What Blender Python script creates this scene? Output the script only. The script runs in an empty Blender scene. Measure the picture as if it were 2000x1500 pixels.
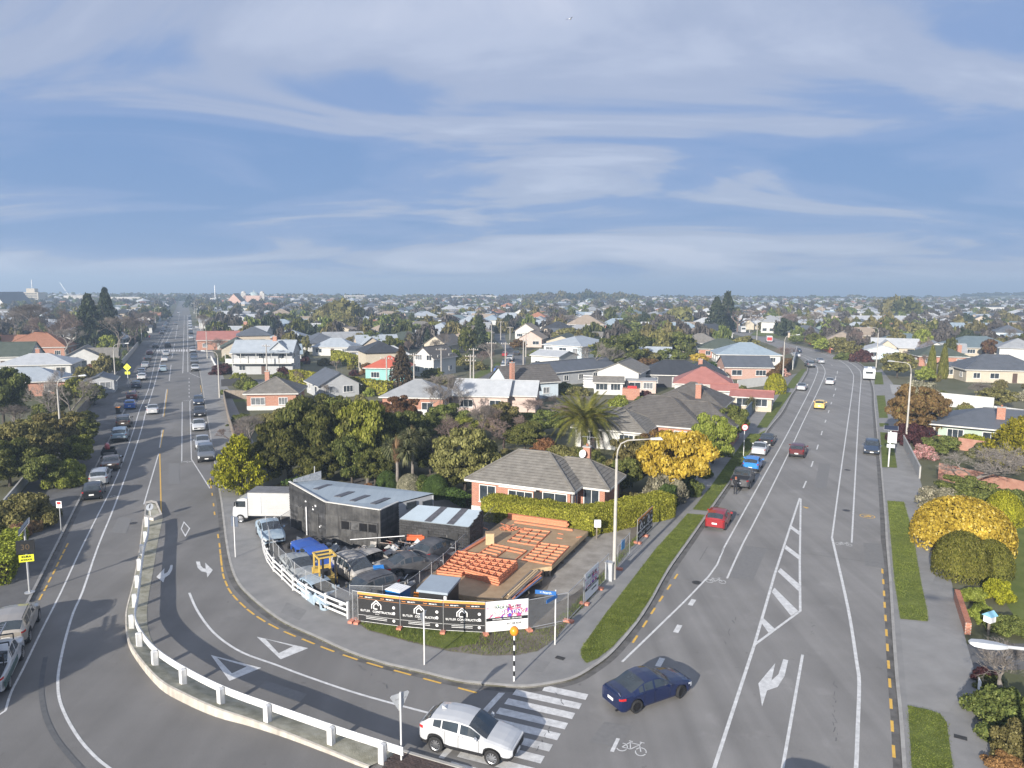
import bpy,math,random
import numpy as np
from mathutils import Vector,Matrix
from mathutils.geometry import tessellate_polygon
random.seed(7)
SC = bpy.context.scene
COL = SC.collection
PI = math.pi
rad = math.radians

# ---------------------------------------------------------------- camera, world, sun, exposure
CAM_H = 19.6; PITCH = rad(7.49); ROLL = rad(0.28); FPX = 1437.0
cam = bpy.data.cameras.new('camera'); cam_o = bpy.data.objects.new('camera',cam); COL.objects.link(cam_o)
cam.sensor_width = 36.0; cam.lens = FPX / 2000.0 * 36.0; cam.clip_start = 0.3; cam.clip_end = 60000
cam_o.matrix_world = (Matrix.Translation((0,0,CAM_H)) @ Matrix.Rotation(PI / 2 - PITCH,4,'X') @ Matrix.Rotation(ROLL,4,'Z'))
SC.camera = cam_o
SUN_EL = rad(18.5); SUN_AZ = rad(28)          # light travels towards (sin az, cos az)
w = bpy.data.worlds.new('World'); SC.world = w; w.use_nodes = True
def build_world():
    nt = w.node_tree; N = nt.nodes; L = nt.links; N.clear()
    out = N.new('ShaderNodeOutputWorld'); bg = N.new('ShaderNodeBackground'); bg.inputs[1].default_value = 0.057
    L.new(bg.outputs[0],out.inputs[0])
    sky = N.new('ShaderNodeTexSky'); sky.sky_type = 'NISHITA'; sky.sun_disc = False
    sky.sun_elevation = SUN_EL; sky.sun_rotation = PI + SUN_AZ; sky.altitude = 60; sky.air_density = 1.0; sky.dust_density = 0.6
    tc = N.new('ShaderNodeTexCoord'); sep = N.new('ShaderNodeSeparateXYZ'); L.new(tc.outputs['Generated'],sep.inputs[0])
    def math_(op,a,b=None):
        n = N.new('ShaderNodeMath'); n.operation = op
        for i,x in enumerate((a,b)):
            if x is None: continue
            if isinstance(x,(int,float)): n.inputs[i].default_value = x
            else: L.new(x,n.inputs[i])
        return n.outputs[0]
    zc = math_('MAXIMUM',sep.outputs[2],0.0)
    den = math_('ADD',zc,0.15)
    comb = N.new('ShaderNodeCombineXYZ')
    L.new(math_('DIVIDE',sep.outputs[0],den),comb.inputs[0]); L.new(math_('DIVIDE',sep.outputs[1],den),comb.inputs[1])
    mp = N.new('ShaderNodeMapping'); L.new(comb.outputs[0],mp.inputs[0]); mp.inputs['Rotation'].default_value = (0,0,rad(-24)); mp.inputs['Scale'].default_value = (0.62,1.0,1); mp.inputs['Location'].default_value = (1.1,3.0,0)
    n1 = N.new('ShaderNodeTexNoise'); n1.inputs['Scale'].default_value = 1.0; n1.inputs['Detail'].default_value = 9; n1.inputs['Roughness'].default_value = 0.53; n1.inputs['Distortion'].default_value = 0.9
    L.new(mp.outputs[0],n1.inputs[0])
    n2 = N.new('ShaderNodeTexNoise'); n2.inputs['Scale'].default_value = 0.33; n2.inputs['Detail'].default_value = 3
    L.new(mp.outputs[0],n2.inputs[0])
    s = math_('SUBTRACT',math_('ADD',math_('MULTIPLY',n1.outputs[0],0.92),math_('MULTIPLY',n2.outputs[0],0.6)),0.162)
    # the cloud sheet thins out towards the horizon all the way round
    r0 = N.new('ShaderNodeValToRGB'); L.new(zc,r0.inputs[0])
    e = r0.color_ramp.elements; e[0].position = 0.0; e[0].color = (0.55,) * 3 + (1,); e[1].position = 0.24; e[1].color = (0.515,) * 3 + (1,)
    for p,v in ((0.03,0.52),(0.07,0.415),(0.12,0.41),(0.18,0.475)):
        k = e.new(p); k.color = (v,v,v,1)
    s = math_('ADD',s,math_('SUBTRACT',r0.outputs[0],0.5))
    r1 = N.new('ShaderNodeValToRGB'); L.new(s,r1.inputs[0]); r1.color_ramp.interpolation = 'EASE'
    e = r1.color_ramp.elements
    e[0].position = 0.40; e[0].color = (1.75,3.0,5.6,1)
    e[1].position = 0.75; e[1].color = (5.7,6.15,7.6,1)
    k = e.new(0.50); k.color = (2.3,3.4,5.9,1)
    k = e.new(0.58); k.color = (3.75,4.4,6.1,1)
    k = e.new(0.66); k.color = (4.7,5.3,6.9,1)
    mx = N.new('ShaderNodeMix'); mx.data_type = 'RGBA'; mx.inputs[0].default_value = 0.92
    L.new(sky.outputs[0],mx.inputs[6]); L.new(r1.outputs[0],mx.inputs[7]); L.new(mx.outputs[2],bg.inputs[0])
build_world()
sun = bpy.data.lights.new('sun','SUN'); sun.energy = 4.6; sun.angle = rad(0.6); sun.color = (1.0,0.93,0.83)
sun_o = bpy.data.objects.new('sun',sun); COL.objects.link(sun_o); sun_o.location = (-40,-80,60)
sd = Vector((math.sin(SUN_AZ) * math.cos(SUN_EL),math.cos(SUN_AZ) * math.cos(SUN_EL),-math.sin(SUN_EL)))
sun_o.rotation_euler = sd.to_track_quat('-Z','Y').to_euler()
vs = SC.view_settings; vs.view_transform = 'Standard'; vs.look = 'None'; vs.gamma = 1; vs.use_curve_mapping = False; vs.exposure = 0.95
SC.render.engine = 'CYCLES'
SC.cycles.max_bounces = 6; SC.cycles.transparent_max_bounces = 8; SC.cycles.volume_bounces = 0
SC.cycles.use_adaptive_sampling = True; SC.cycles.adaptive_threshold = 0.015
SC.cycles.sample_clamp_indirect = 4.0

# ---------------------------------------------------------------- survey: a point of the photograph to the point of the flat ground it shows
def G(px,py,z=0.0):
    x = (px - 1000) / FPX; y = (py - 750) / FPX
    c,s = math.cos(ROLL),math.sin(ROLL)
    x,y = c * x + s * y,-s * x + c * y
    d = y * math.cos(PITCH) + math.sin(PITCH); f = math.cos(PITCH) - y * math.sin(PITCH)
    t = (CAM_H - z) / d
    return Vector((x * t,f * t,z))
def Z(pts,sc,ox,oy):
    return [(ox + a / sc,oy + b / sc) for a,b in pts]
def GG(pts,z=0.0): return [G(a,b,z) for a,b in pts]

# ---------------------------------------------------------------- mesh helpers
class MB:
    def __init__(s): s.v = []; s.f = []; s.mi = []
    def add(s,vs,fs,mi=0):
        b = len(s.v); s.v += [tuple(p) for p in vs]
        for f in fs: s.f.append([b + i for i in f]); s.mi.append(mi)
        return s
    def quad(s,a,b,c,d,mi=0): return s.add([a,b,c,d],[(0,1,2,3)],mi)
    def poly(s,pts,mi=0): return s.add(pts,[tuple(range(len(pts)))],mi)
    def box(s,x,y,z,sx,sy,sz,rz=0.0,mi=0):
        c,n = math.cos(rz),math.sin(rz); P = []
        for dz in (-.5,.5):
            for dx,dy in ((-.5,-.5),(.5,-.5),(.5,.5),(-.5,.5)):
                a,b = dx * sx,dy * sy
                P.append((x + a * c - b * n,y + a * n + b * c,z + dz * sz))
        return s.add(P,[(3,2,1,0),(4,5,6,7),(0,1,5,4),(1,2,6,5),(2,3,7,6),(3,0,4,7)],mi)
    def bar(s,p,q,w,h,up=(0,0,1),mi=0):
        p = Vector(p); q = Vector(q); d = (q - p).normalized(); u = Vector(up)
        r = d.cross(u)
        if r.length < 1e-4: r = d.cross(Vector((1,0,0)))
        r.normalize(); u = r.cross(d).normalized()
        P = []
        for c in (p,q):
            for a,b in ((-.5,-.5),(.5,-.5),(.5,.5),(-.5,.5)): P.append(c + r * a * w + u * b * h)
        return s.add(P,[(3,2,1,0),(4,5,6,7),(0,1,5,4),(1,2,6,5),(2,3,7,6),(3,0,4,7)],mi)
    def tube(s,pts,r,n=8,cap=True,mi=0):
        pts = [Vector(p) for p in pts]; rs = r if isinstance(r,(list,tuple)) else [r] * len(pts)
        P = []; F = []; prev = None
        for i,p in enumerate(pts):
            d = (pts[min(i + 1,len(pts) - 1)] - pts[max(i - 1,0)]).normalized()
            if prev is None:
                u = d.cross(Vector((0,0,1)))
                if u.length < 1e-3: u = Vector((1,0,0))
            else:
                u = prev - d * prev.dot(d)
            u.normalize(); prev = u; v = d.cross(u)
            for k in range(n):
                a = 2 * PI * k / n; P.append(p + (u * math.cos(a) + v * math.sin(a)) * rs[i])
        for i in range(len(pts) - 1):
            for k in range(n):
                a = i * n + k; b = i * n + (k + 1) % n; F.append((a,b,b + n,a + n))
        if cap: F.append(tuple(range(n - 1,-1,-1))); F.append(tuple((len(pts) - 1) * n + k for k in range(n)))
        return s.add(P,F,mi)
    def lathe(s,prof,n=16,cx=0,cy=0,mi=0):
        P = []; F = []
        for r,z in prof:
            for k in range(n): a = 2 * PI * k / n; P.append((cx + r * math.cos(a),cy + r * math.sin(a),z))
        for i in range(len(prof) - 1):
            for k in range(n):
                a = i * n + k; b = i * n + (k + 1) % n; F.append((a,b,b + n,a + n))
        return s.add(P,F,mi)
    def flat(s,pts,z,mi=0):
        pts = [Vector((p[0],p[1],z)) for p in pts]
        tr = tessellate_polygon([pts]); F = []
        for t in tr:
            a,b,c = (pts[i] for i in t)
            F.append(t if (b - a).cross(c - a).z > 0 else t[::-1])
        return s.add(pts,F,mi)
    def prism(s,pts,z0,z1,mi=0):
        s.flat(pts,z1,mi); n = len(pts); ar = sum(pts[i][0] * pts[(i + 1) % n][1] - pts[(i + 1) % n][0] * pts[i][1] for i in range(n))
        P = [(p[0],p[1],z0) for p in pts] + [(p[0],p[1],z1) for p in pts]
        F = [(i,(i + 1) % n,n + (i + 1) % n,n + i) for i in range(n)]
        if ar < 0: F = [f[::-1] for f in F]
        return s.add(P,F,mi)
    def mesh(s,name,mats=(),smooth=False,angle=None):
        me = bpy.data.meshes.new(name); me.from_pydata([tuple(v) for v in s.v],[],s.f); me.update()
        for m in (mats if isinstance(mats,(list,tuple)) else [mats]): me.materials.append(m)
        if any(s.mi): me.polygons.foreach_set('material_index',s.mi)
        if smooth:
            me.polygons.foreach_set('use_smooth',[True] * len(me.polygons))
            if angle: me.set_sharp_from_angle(angle=rad(angle))
        return me
    def build(s,name,mats,parent=None,loc=(0,0,0),rz=0.0,smooth=False,angle=None):
        return put(name,s.mesh(name,mats,smooth,angle),parent,loc,rz)

def put(name,me,parent=None,loc=(0,0,0),rz=0.0,scale=None,mat=None,rot=None):
    o = bpy.data.objects.new(name,me); COL.objects.link(o)
    o.location = loc; o.rotation_euler = rot if rot is not None else (0,0,rz)
    if scale is not None: o.scale = scale if isinstance(scale,(tuple,list)) else (scale,) * 3
    if parent is not None: o.parent = parent
    if mat is not None and me is not None:
        for i,m in enumerate(mat if isinstance(mat,(list,tuple)) else [mat]):
            if m is None: continue
            o.material_slots[i].link = 'OBJECT'; o.material_slots[i].material = m
    return o
def tag(o,label=None,cat=None,group=None,kind=None):
    if label: o['label'] = label
    if cat: o['category'] = cat
    if group: o['group'] = group
    if kind: o['kind'] = kind
    return o
def thing(name,label,cat,loc=(0,0,0),rz=0.0,group=None):
    o = put(name,None,None,loc,rz); o.empty_display_size = 0.3
    return tag(o,label,cat,group)
def smooth_pts(pts,k=6,closed=False):
    pts = [Vector(p) for p in pts]; out = []; n = len(pts)
    for i in range(n if closed else n - 1):
        if closed: p0,p1,p2,p3 = pts[i - 1],pts[i],pts[(i + 1) % n],pts[(i + 2) % n]
        else: p0 = pts[max(i - 1,0)]; p1 = pts[i]; p2 = pts[i + 1]; p3 = pts[min(i + 2,n - 1)]
        for j in range(k):
            t = j / k
            out.append(0.5 * ((2 * p1) + (p2 - p0) * t + (2 * p0 - 5 * p1 + 4 * p2 - p3) * t * t + (3 * p1 - p0 - 3 * p2 + p3) * t ** 3))
    if not closed: out.append(pts[-1])
    return out
def offset(pts,d):
    pts = [Vector((p[0],p[1],0)) for p in pts]; out = []
    for i,p in enumerate(pts):
        t = (pts[min(i + 1,len(pts) - 1)] - pts[max(i - 1,0)]).normalized()
        out.append(p + Vector((-t.y,t.x,0)) * d)
    return out
def np_mesh(name,V,Fq,mats,k=4):
    me = bpy.data.meshes.new(name); n = len(V); m = len(Fq)
    me.vertices.add(n); me.vertices.foreach_set('co',np.asarray(V,dtype=np.float32).ravel())
    me.loops.add(m * k); me.loops.foreach_set('vertex_index',np.asarray(Fq,dtype=np.int32).ravel())
    me.polygons.add(m); me.polygons.foreach_set('loop_start',np.arange(0,m * k,k,dtype=np.int32))
    me.update(calc_edges=True)
    for x in (mats if isinstance(mats,(list,tuple)) else [mats]): me.materials.append(x)
    return me
_txt = {}
def text_mesh(txt,size,mat,extrude=0.004,bold=0.0,align='CENTER'):
    key = (txt,size,mat.name,bold,align)
    if key in _txt: return _txt[key]
    cu = bpy.data.curves.new('lettering','FONT'); cu.body = txt; cu.size = size; cu.extrude = extrude; cu.align_x = align; cu.align_y = 'CENTER'; cu.offset = bold; cu.resolution_u = 3
    o = bpy.data.objects.new('lettering',cu); COL.objects.link(o)
    me = bpy.data.meshes.new_from_object(o.evaluated_get(bpy.context.evaluated_depsgraph_get()))
    bpy.data.objects.remove(o); bpy.data.curves.remove(cu)
    me.materials.clear(); me.materials.append(mat); me.name = 'lettering'; _txt[key] = me
    return me

# ---------------------------------------------------------------- materials
_M = {}
def mat(name,col,rough=0.7,metal=0.0,var=0.12,scale=2.0,detail=4,bump=0.0,bscale=40.0,col2=None,stretch=None,spec=0.4,coat=0.0,rnd=0.0,streak=None,alpha=None):
    if name in _M: return _M[name]
    m = bpy.data.materials.new(name); _M[name] = m; m.use_nodes = True
    nt = m.node_tree; N = nt.nodes; L = nt.links; b = N['Principled BSDF']
    b.inputs['Roughness'].default_value = rough; b.inputs['Metallic'].default_value = metal
    b.inputs['Specular IOR Level'].default_value = spec
    if coat: b.inputs['Coat Weight'].default_value = coat; b.inputs['Coat Roughness'].default_value = 0.06
    if col2 is None: col2 = tuple(min(1,c * (1 + var)) for c in col); col1 = tuple(c * (1 - var) for c in col)
    else: col1 = col
    tc = N.new('ShaderNodeTexCoord'); vec = tc.outputs['Object']
    if stretch is not None:
        mp = N.new('ShaderNodeMapping'); L.new(vec,mp.inputs[0]); mp.inputs['Rotation'].default_value = (0,0,stretch[0]); mp.inputs['Scale'].default_value = stretch[1]; vec2 = mp.outputs[0]
    else: vec2 = vec
    no = N.new('ShaderNodeTexNoise'); no.inputs['Scale'].default_value = scale; no.inputs['Detail'].default_value = detail; no.inputs['Roughness'].default_value = 0.62
    L.new(vec2,no.inputs[0])
    r = N.new('ShaderNodeValToRGB'); r.color_ramp.elements[0].position = 0.3; r.color_ramp.elements[1].position = 0.7
    r.color_ramp.elements[0].color = (*col1,1); r.color_ramp.elements[1].color = (*col2,1)
    L.new(no.outputs[0],r.inputs[0]); c = r.outputs[0]
    if streak:    # (scale vec, amount): dirt that runs along one axis
        mp = N.new('ShaderNodeMapping'); L.new(vec,mp.inputs[0]); mp.inputs['Scale'].default_value = streak[0]
        n3 = N.new('ShaderNodeTexNoise'); n3.inputs['Scale'].default_value = 1.0; n3.inputs['Detail'].default_value = 5; L.new(mp.outputs[0],n3.inputs[0])
        rr = N.new('ShaderNodeMapRange'); rr.inputs[1].default_value = 0.4; rr.inputs[2].default_value = 0.75; rr.inputs[3].default_value = 1.0; rr.inputs[4].default_value = 1 - streak[1]; L.new(n3.outputs[0],rr.inputs[0])
        mm = N.new('ShaderNodeMix'); mm.data_type = 'RGBA'; mm.blend_type = 'MULTIPLY'; mm.inputs[0].default_value = 1; L.new(c,mm.inputs[6])
        cb = N.new('ShaderNodeCombineColor'); [L.new(rr.outputs[0],cb.inputs[i]) for i in range(3)]; L.new(cb.outputs[0],mm.inputs[7]); c = mm.outputs[2]
    if rnd:
        oi = N.new('ShaderNodeObjectInfo'); hs = N.new('ShaderNodeHueSaturation')
        m1 = N.new('ShaderNodeMapRange'); m1.inputs[3].default_value = 1 - rnd; m1.inputs[4].default_value = 1 + rnd; L.new(oi.outputs['Random'],m1.inputs[0]); L.new(m1.outputs[0],hs.inputs['Value'])
        L.new(c,hs.inputs['Color']); c = hs.outputs[0]
    L.new(c,b.inputs['Base Color'])
    if bump:
        nb = N.new('ShaderNodeTexNoise'); nb.inputs['Scale'].default_value = bscale; nb.inputs['Detail'].default_value = 3; L.new(vec,nb.inputs[0])
        bp = N.new('ShaderNodeBump'); bp.inputs['Strength'].default_value = bump; bp.inputs['Distance'].default_value = 0.03; L.new(nb.outputs[0],bp.inputs['Height']); L.new(bp.outputs[0],b.inputs['Normal'])
    return m
def leaf_mat(name,c1,c2,c3=None,rnd=0.16,trans=0.25,hue=0.015):
    if name in _M: return _M[name]
    m = bpy.data.materials.new(name); _M[name] = m; m.use_nodes = True
    nt = m.node_tree; N = nt.nodes; L = nt.links; N.clear()
    out = N.new('ShaderNodeOutputMaterial'); geo = N.new('ShaderNodeNewGeometry'); oi = N.new('ShaderNodeObjectInfo')
    r = N.new('ShaderNodeValToRGB'); L.new(geo.outputs['Random Per Island'],r.inputs[0])
    r.color_ramp.elements[0].color = (*c1,1); r.color_ramp.elements[1].color = (*c2,1)
    if c3: k = r.color_ramp.elements.new(0.9); k.color = (*c2,1); r.color_ramp.elements[-1].color = (*c3,1)
    hs = N.new('ShaderNodeHueSaturation'); L.new(r.outputs[0],hs.inputs['Color'])
    m1 = N.new('ShaderNodeMapRange'); m1.inputs[3].default_value = 1 - rnd; m1.inputs[4].default_value = 1 + rnd; L.new(oi.outputs['Random'],m1.inputs[0]); L.new(m1.outputs[0],hs.inputs['Value'])
    m2 = N.new('ShaderNodeMapRange'); m2.inputs[3].default_value = 0.5 - hue; m2.inputs[4].default_value = 0.5 + hue; L.new(oi.outputs['Random'],m2.inputs[0]); L.new(m2.outputs[0],hs.inputs['Hue'])
    tc = N.new('ShaderNodeTexCoord'); no = N.new('ShaderNodeTexNoise'); no.inputs['Scale'].default_value = 2.6; no.inputs['Detail'].default_value = 3; L.new(tc.outputs['Object'],no.inputs[0])
    m3 = N.new('ShaderNodeMapRange'); m3.inputs[1].default_value = .3; m3.inputs[2].default_value = .7; m3.inputs[3].default_value = .72; m3.inputs[4].default_value = 1.3; L.new(no.outputs[0],m3.inputs[0])
    mu = N.new('ShaderNodeMath'); mu.operation = 'MULTIPLY'; L.new(m1.outputs[0],mu.inputs[0]); L.new(m3.outputs[0],mu.inputs[1]); L.new(mu.outputs[0],hs.inputs['Value'])
    d = N.new('ShaderNodeBsdfDiffuse'); t = N.new('ShaderNodeBsdfTranslucent'); mx = N.new('ShaderNodeMixShader'); mx.inputs[0].default_value = trans
    L.new(hs.outputs[0],d.inputs[0]); L.new(hs.outputs[0],t.inputs[0]); L.new(d.outputs[0],mx.inputs[1]); L.new(t.outputs[0],mx.inputs[2]); L.new(mx.outputs[0],out.inputs[0])
    return m
# ================================================================ ground, roads, footpaths, markings
def road_mat(name,base,ang):
    m = mat(name,base,0.88,var=0.0,spec=0.25); nt = m.node_tree; N = nt.nodes; L = nt.links; b = N['Principled BSDF']
    tc = N.new('ShaderNodeTexCoord')
    def noise(sc,det,rot=0,s=(1,1,1)):
        mp = N.new('ShaderNodeMapping'); mp.vector_type = 'POINT'; L.new(tc.outputs['Object'],mp.inputs[0])
        mp.inputs['Rotation'].default_value = (0,0,rot); mp.inputs['Scale'].default_value = s
        n = N.new('ShaderNodeTexNoise'); n.inputs['Scale'].default_value = sc; n.inputs['Detail'].default_value = det; n.inputs['Roughness'].default_value = 0.6; L.new(mp.outputs[0],n.inputs[0]); return n.outputs[0]
    def mr(x,a,b_,lo,hi):
        n = N.new('ShaderNodeMapRange'); L.new(x,n.inputs[0]); n.inputs[1].default_value = a; n.inputs[2].default_value = b_; n.inputs[3].default_value = lo; n.inputs[4].default_value = hi; return n.outputs[0]
    def mul(a,b_):
        n = N.new('ShaderNodeMath'); n.operation = 'MULTIPLY'; L.new(a,n.inputs[0]); L.new(b_,n.inputs[1]); return n.outputs[0]
    f = mr(noise(0.16,5),0.3,0.7,0.84,1.14)                              # broad worn patches
    sx = N.new('ShaderNodeSeparateXYZ'); L.new(tc.outputs['Object'],sx.inputs[0]); msk = mr(sx.outputs[0],-2,8,0,1)      # polished wheel tracks along either road
    mx = N.new('ShaderNodeMix'); L.new(msk,mx.inputs[0]); L.new(mr(noise(1.0,3,rad(-23.7),(0.55,0.008,1)),0.3,0.7,0.90,1.08),mx.inputs[2]); L.new(mr(noise(1.0,3,rad(25.7),(0.62,0.006,1)),0.32,0.68,0.84,1.12),mx.inputs[3]); f = mul(f,mx.outputs[0]); f = mul(f,mr(sx.outputs[0],-9,9,.86,1.13))
    f = mul(f,mr(noise(26,2),0.3,0.7,0.86,1.14))                        # chip seal
    f = mul(f,mr(noise(1.9,6),0.66,0.74,1.0,0.72))                      # tar spots
    f = mul(f,mr(noise(0.42,8,0.4),0.60,0.66,1.0,1.10))
    hsv = N.new('ShaderNodeHueSaturation'); hsv.inputs['Color'].default_value = (*base,1); L.new(f,hsv.inputs['Value']); L.new(hsv.outputs[0],b.inputs['Base Color'])
    bp = N.new('ShaderNodeBump'); bp.inputs['Strength'].default_value = 0.35; bp.inputs['Distance'].default_value = 0.02; L.new(noise(60,2),bp.inputs['Height']); L.new(bp.outputs[0],b.inputs['Normal'])
    return m
M_road = road_mat('asphalt',(0.198,0.192,0.185),rad(-25))
M_side = road_mat('side_street_asphalt',(0.150,0.152,0.156),0)
M_path = mat('footpath_asphalt',(0.20,0.198,0.195),0.9,var=0.0,col2=(0.27,0.265,0.258),scale=0.7,detail=9,bump=0.3,bscale=30,spec=0.2)
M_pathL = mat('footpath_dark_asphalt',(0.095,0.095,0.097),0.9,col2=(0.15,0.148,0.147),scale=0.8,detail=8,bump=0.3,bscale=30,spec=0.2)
M_kerb = mat('kerb_concrete',(0.26,0.25,0.235),0.9,col2=(0.38,0.37,0.35),scale=1.6,detail=8,bump=0.3)
M_gut = mat('gutter_grime',(0.07,0.067,0.063),0.9,col2=(0.16,0.155,0.148),scale=1.3,detail=8,bump=0.4)
M_white = mat('road_paint_white',(0.44,0.44,0.435),0.7,col2=(0.70,0.70,0.69),scale=3.2,detail=10)
M_worn = mat('road_paint_worn',(0.30,0.30,0.30),0.8,col2=(0.62,0.62,0.61),scale=2.2,detail=10)
M_yel = mat('road_paint_yellow',(0.60,0.35,0.06),0.7,col2=(0.72,0.46,0.10),scale=4,detail=8)
M_grass = mat('verge_turf',(0.080,0.105,0.026),0.95,col2=(0.150,0.175,0.050),scale=1.2,detail=8,bump=0.6,bscale=25,spec=0.1)
M_lawn = mat('lawn_turf',(0.085,0.115,0.03),0.95,col2=(0.155,0.175,0.055),scale=0.5,detail=8,bump=0.5,bscale=15,spec=0.1)
M_land = mat('land',(0.085,0.092,0.045),0.95,col2=(0.185,0.172,0.125),scale=0.045,detail=10,spec=0.1)
M_dirt = mat('yard_dirt',(0.10,0.085,0.068),0.95,col2=(0.22,0.195,0.165),scale=0.5,detail=9,bump=0.6,bscale=20,spec=0.1)
M_gravel = mat('lot_gravel',(0.20,0.18,0.155),0.95,col2=(0.36,0.335,0.30),scale=0.7,detail=10,bump=0.8,bscale=14,spec=0.1)
M_conc = mat('concrete',(0.30,0.295,0.285),0.9,col2=(0.40,0.395,0.38),scale=0.6,detail=8,bump=0.2)
M_pale = mat('pale_kerb_wall',(0.40,0.36,0.31),0.9,col2=(0.55,0.52,0.46),scale=1.2,detail=8,bump=0.3,streak=((3,3,0.4),0.3))
M_black = mat('black_rubber',(0.02,0.02,0.021),0.8,var=0.2,scale=6)

# kerb lines on the ground
LK = GG([(65,1157),(108,1083),(166,968)]); lk_d = Vector((-0.4375,1,0))
lk0 = Vector((-49.6,88.4,0))
def LKat(Y): return Vector((-49.6 - 0.4385 * (Y - 88.4),Y,0))
def RKat(Y): return Vector((-48.9 - 0.4405 * (Y - 115.9),Y,0))
corner_px = [(439,1052),(448,1102),(464,1142),(492,1172),(526,1200),(560,1222),(620,1249),(686,1279),(752,1300),(821,1316),(890,1333),(950,1340),(1025,1345),(1085,1337),(1124,1327),(1160,1306),(1198,1276),(1242,1224),(1270,1182),(1307,1116),(1352,1052),(1391,995),(1420,953),(1499,842),(1528,806),(1547,771),(1566,746),(1577,726),(1576,714),(1562,700),(1538,689),(1500,672),(1460,660),(1420,650)]
CK = [RKat(1060),RKat(500),RKat(220),RKat(120),RKat(80),RKat(64)] + smooth_pts(GG(corner_px),4)
RRpx = [(1768,1600),(1762,1500),(1755,1397),(1748,1324),(1742,1236),(1736,1133),(1730,1060),(1727,1007),(1720,920),(1713,855),(1707,790),(1703,750),(1683,713),(1640,697),(1595,684),(1550,673),(1500,658),(1460,648)]
RR = smooth_pts(GG(RRpx),4)
RR = [RR[0] + (RR[0] - RR[1]).normalized() * 40] + RR
road_poly = [LKat(-10),LKat(1060)] + CK + [Vector((102,345,0)),] + RR[::-1] + [Vector((-4,-10,0))]
road = tag(MB().flat(road_poly,0.0).build('road',M_road),kind='structure')

# land blocks between the roads, standing a kerb's height above them
FARY = 1290
wedge = CK + [Vector((102,345,0)),Vector((330,700,0)),Vector((560,FARY,0)),Vector((-540,FARY,0))]
tag(MB().prism(wedge,-0.4,0.10).build('ground',M_land),kind='structure')
left = [LKat(1060),LKat(-10),Vector((-60,-60,0)),Vector((-1250,-60,0)),Vector((-1250,FARY,0)),Vector((-540,FARY,0))]
tag(MB().prism(left,-0.4,0.10).build('ground',M_land),kind='structure')
right = RR + [Vector((102,345,0)),Vector((330,700,0)),Vector((560,FARY,0)),Vector((1450,FARY + 120,0)),Vector((1450,-60,0)),Vector((10,-60,0))]
tag(MB().prism(right,-0.4,0.10).build('ground',M_land),kind='structure')
tag(MB().box(0,-40,-0.25,400,80,0.3).build('ground',M_road),kind='structure')

def kerb(line,d,name='kerb',gutter=True):
    """kerb stone and gutter along a line; d = +1 when the block lies to the left of the direction of travel"""
    a = offset(line,0.0); b = offset(line,0.16 * d); g = offset(line,-0.34 * d); mb = MB()
    for i in range(len(line) - 1):
        p,q,r,s = a[i],a[i + 1],b[i + 1],b[i]
        up = lambda v,z: (v[0],v[1],z)
        mb.quad(up(p,0),up(q,0),up(q,0.115),up(p,0.115)) if d > 0 else mb.quad(up(q,0),up(p,0),up(p,0.115),up(q,0.115))
        (mb.quad(up(p,.115),up(q,.115),up(r,.132),up(s,.132)) if d > 0 else mb.quad(up(q,.115),up(p,.115),up(s,.132),up(r,.132)))
        if gutter:
            A,B = g[i],g[i + 1]
            (mb.quad(up(A,.005),up(B,.005),up(q,.012),up(p,.012),1) if d > 0 else mb.quad(up(B,.005),up(A,.005),up(p,.012),up(q,.012),1))
    return tag(mb.build(name,[M_kerb,M_gut]),kind='structure')
CKn = [RKat(y) for y in (400,300,220,160,120,100,80,70)] + CK[5:]
kerb(CKn,1); kerb([LKat(y) for y in range(20,420,20)],1); kerb(RR,-1)

def sheet(name,px,m,z=0.12,smooth=0,parent=None,world=False,kind='structure'):
    p = px if world else GG(px)
    if smooth: p = smooth_pts(p,smooth,True)
    o = MB().flat(p,z).build(name,m,parent)
    if parent is None: tag(o,kind=kind)
    return o
# footpaths: corner block
CKin = offset(CK,0.15)
i0 = 3
prop = GG([(1530,737),(1500,765),(1466,802),(1436,845),(1400,890),(1345,955),(1292,1008),(1275,1020),(1240,1062),(1200,1112),(1165,1157),(1140,1187),(1110,1217),(1033,1234),(945,1237),(830,1228),(690,1215),(680,1209),(638,1189),(596,1167),(557,1139),(532,1111),(518,1083),(512,1052),(568,1024),(567,985),(484,960),(459,937)])
prop += [RKat(80) + Vector((4.6,2,0)),RKat(120) + Vector((4.2,1.8,0)),RKat(220) + Vector((4.2,1.8,0)),RKat(360) + Vector((4.2,1.8,0))]
ck = offset([RKat(360)] + CK[2:],0.15)
ck = [p for p in ck if not (p.x > 40 and p.y > 176)]
tag(MB().flat(ck + prop,0.122).build('footpath',M_path),kind='structure')
# left road footpath and right road footpath
lo = [LKat(y) + Vector((-0.15,0,0)) for y in (10,60,120,260,420)]
li = [LKat(y) + Vector((-4.9,-2.0,0)) for y in (420,260,120,60,10)]
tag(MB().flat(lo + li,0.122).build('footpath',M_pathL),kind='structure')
rp = GG([(1948,1560),(1938,1500),(1930,1441),(1912,1391),(1903,1315),(1888,1262),(1865,1171),(1856,1130),(1830,1060),(1812,1000),(1795,930),(1776,860),(1752,790),(1745,752),(1722,722)])
rk = [p for p in offset(RR,-0.15) if p.y > 22 and p.x < 84 and p.y < 178]
tag(MB().flat(rk + rp[::-1],0.122).build('footpath',M_path),kind='structure')
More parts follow.
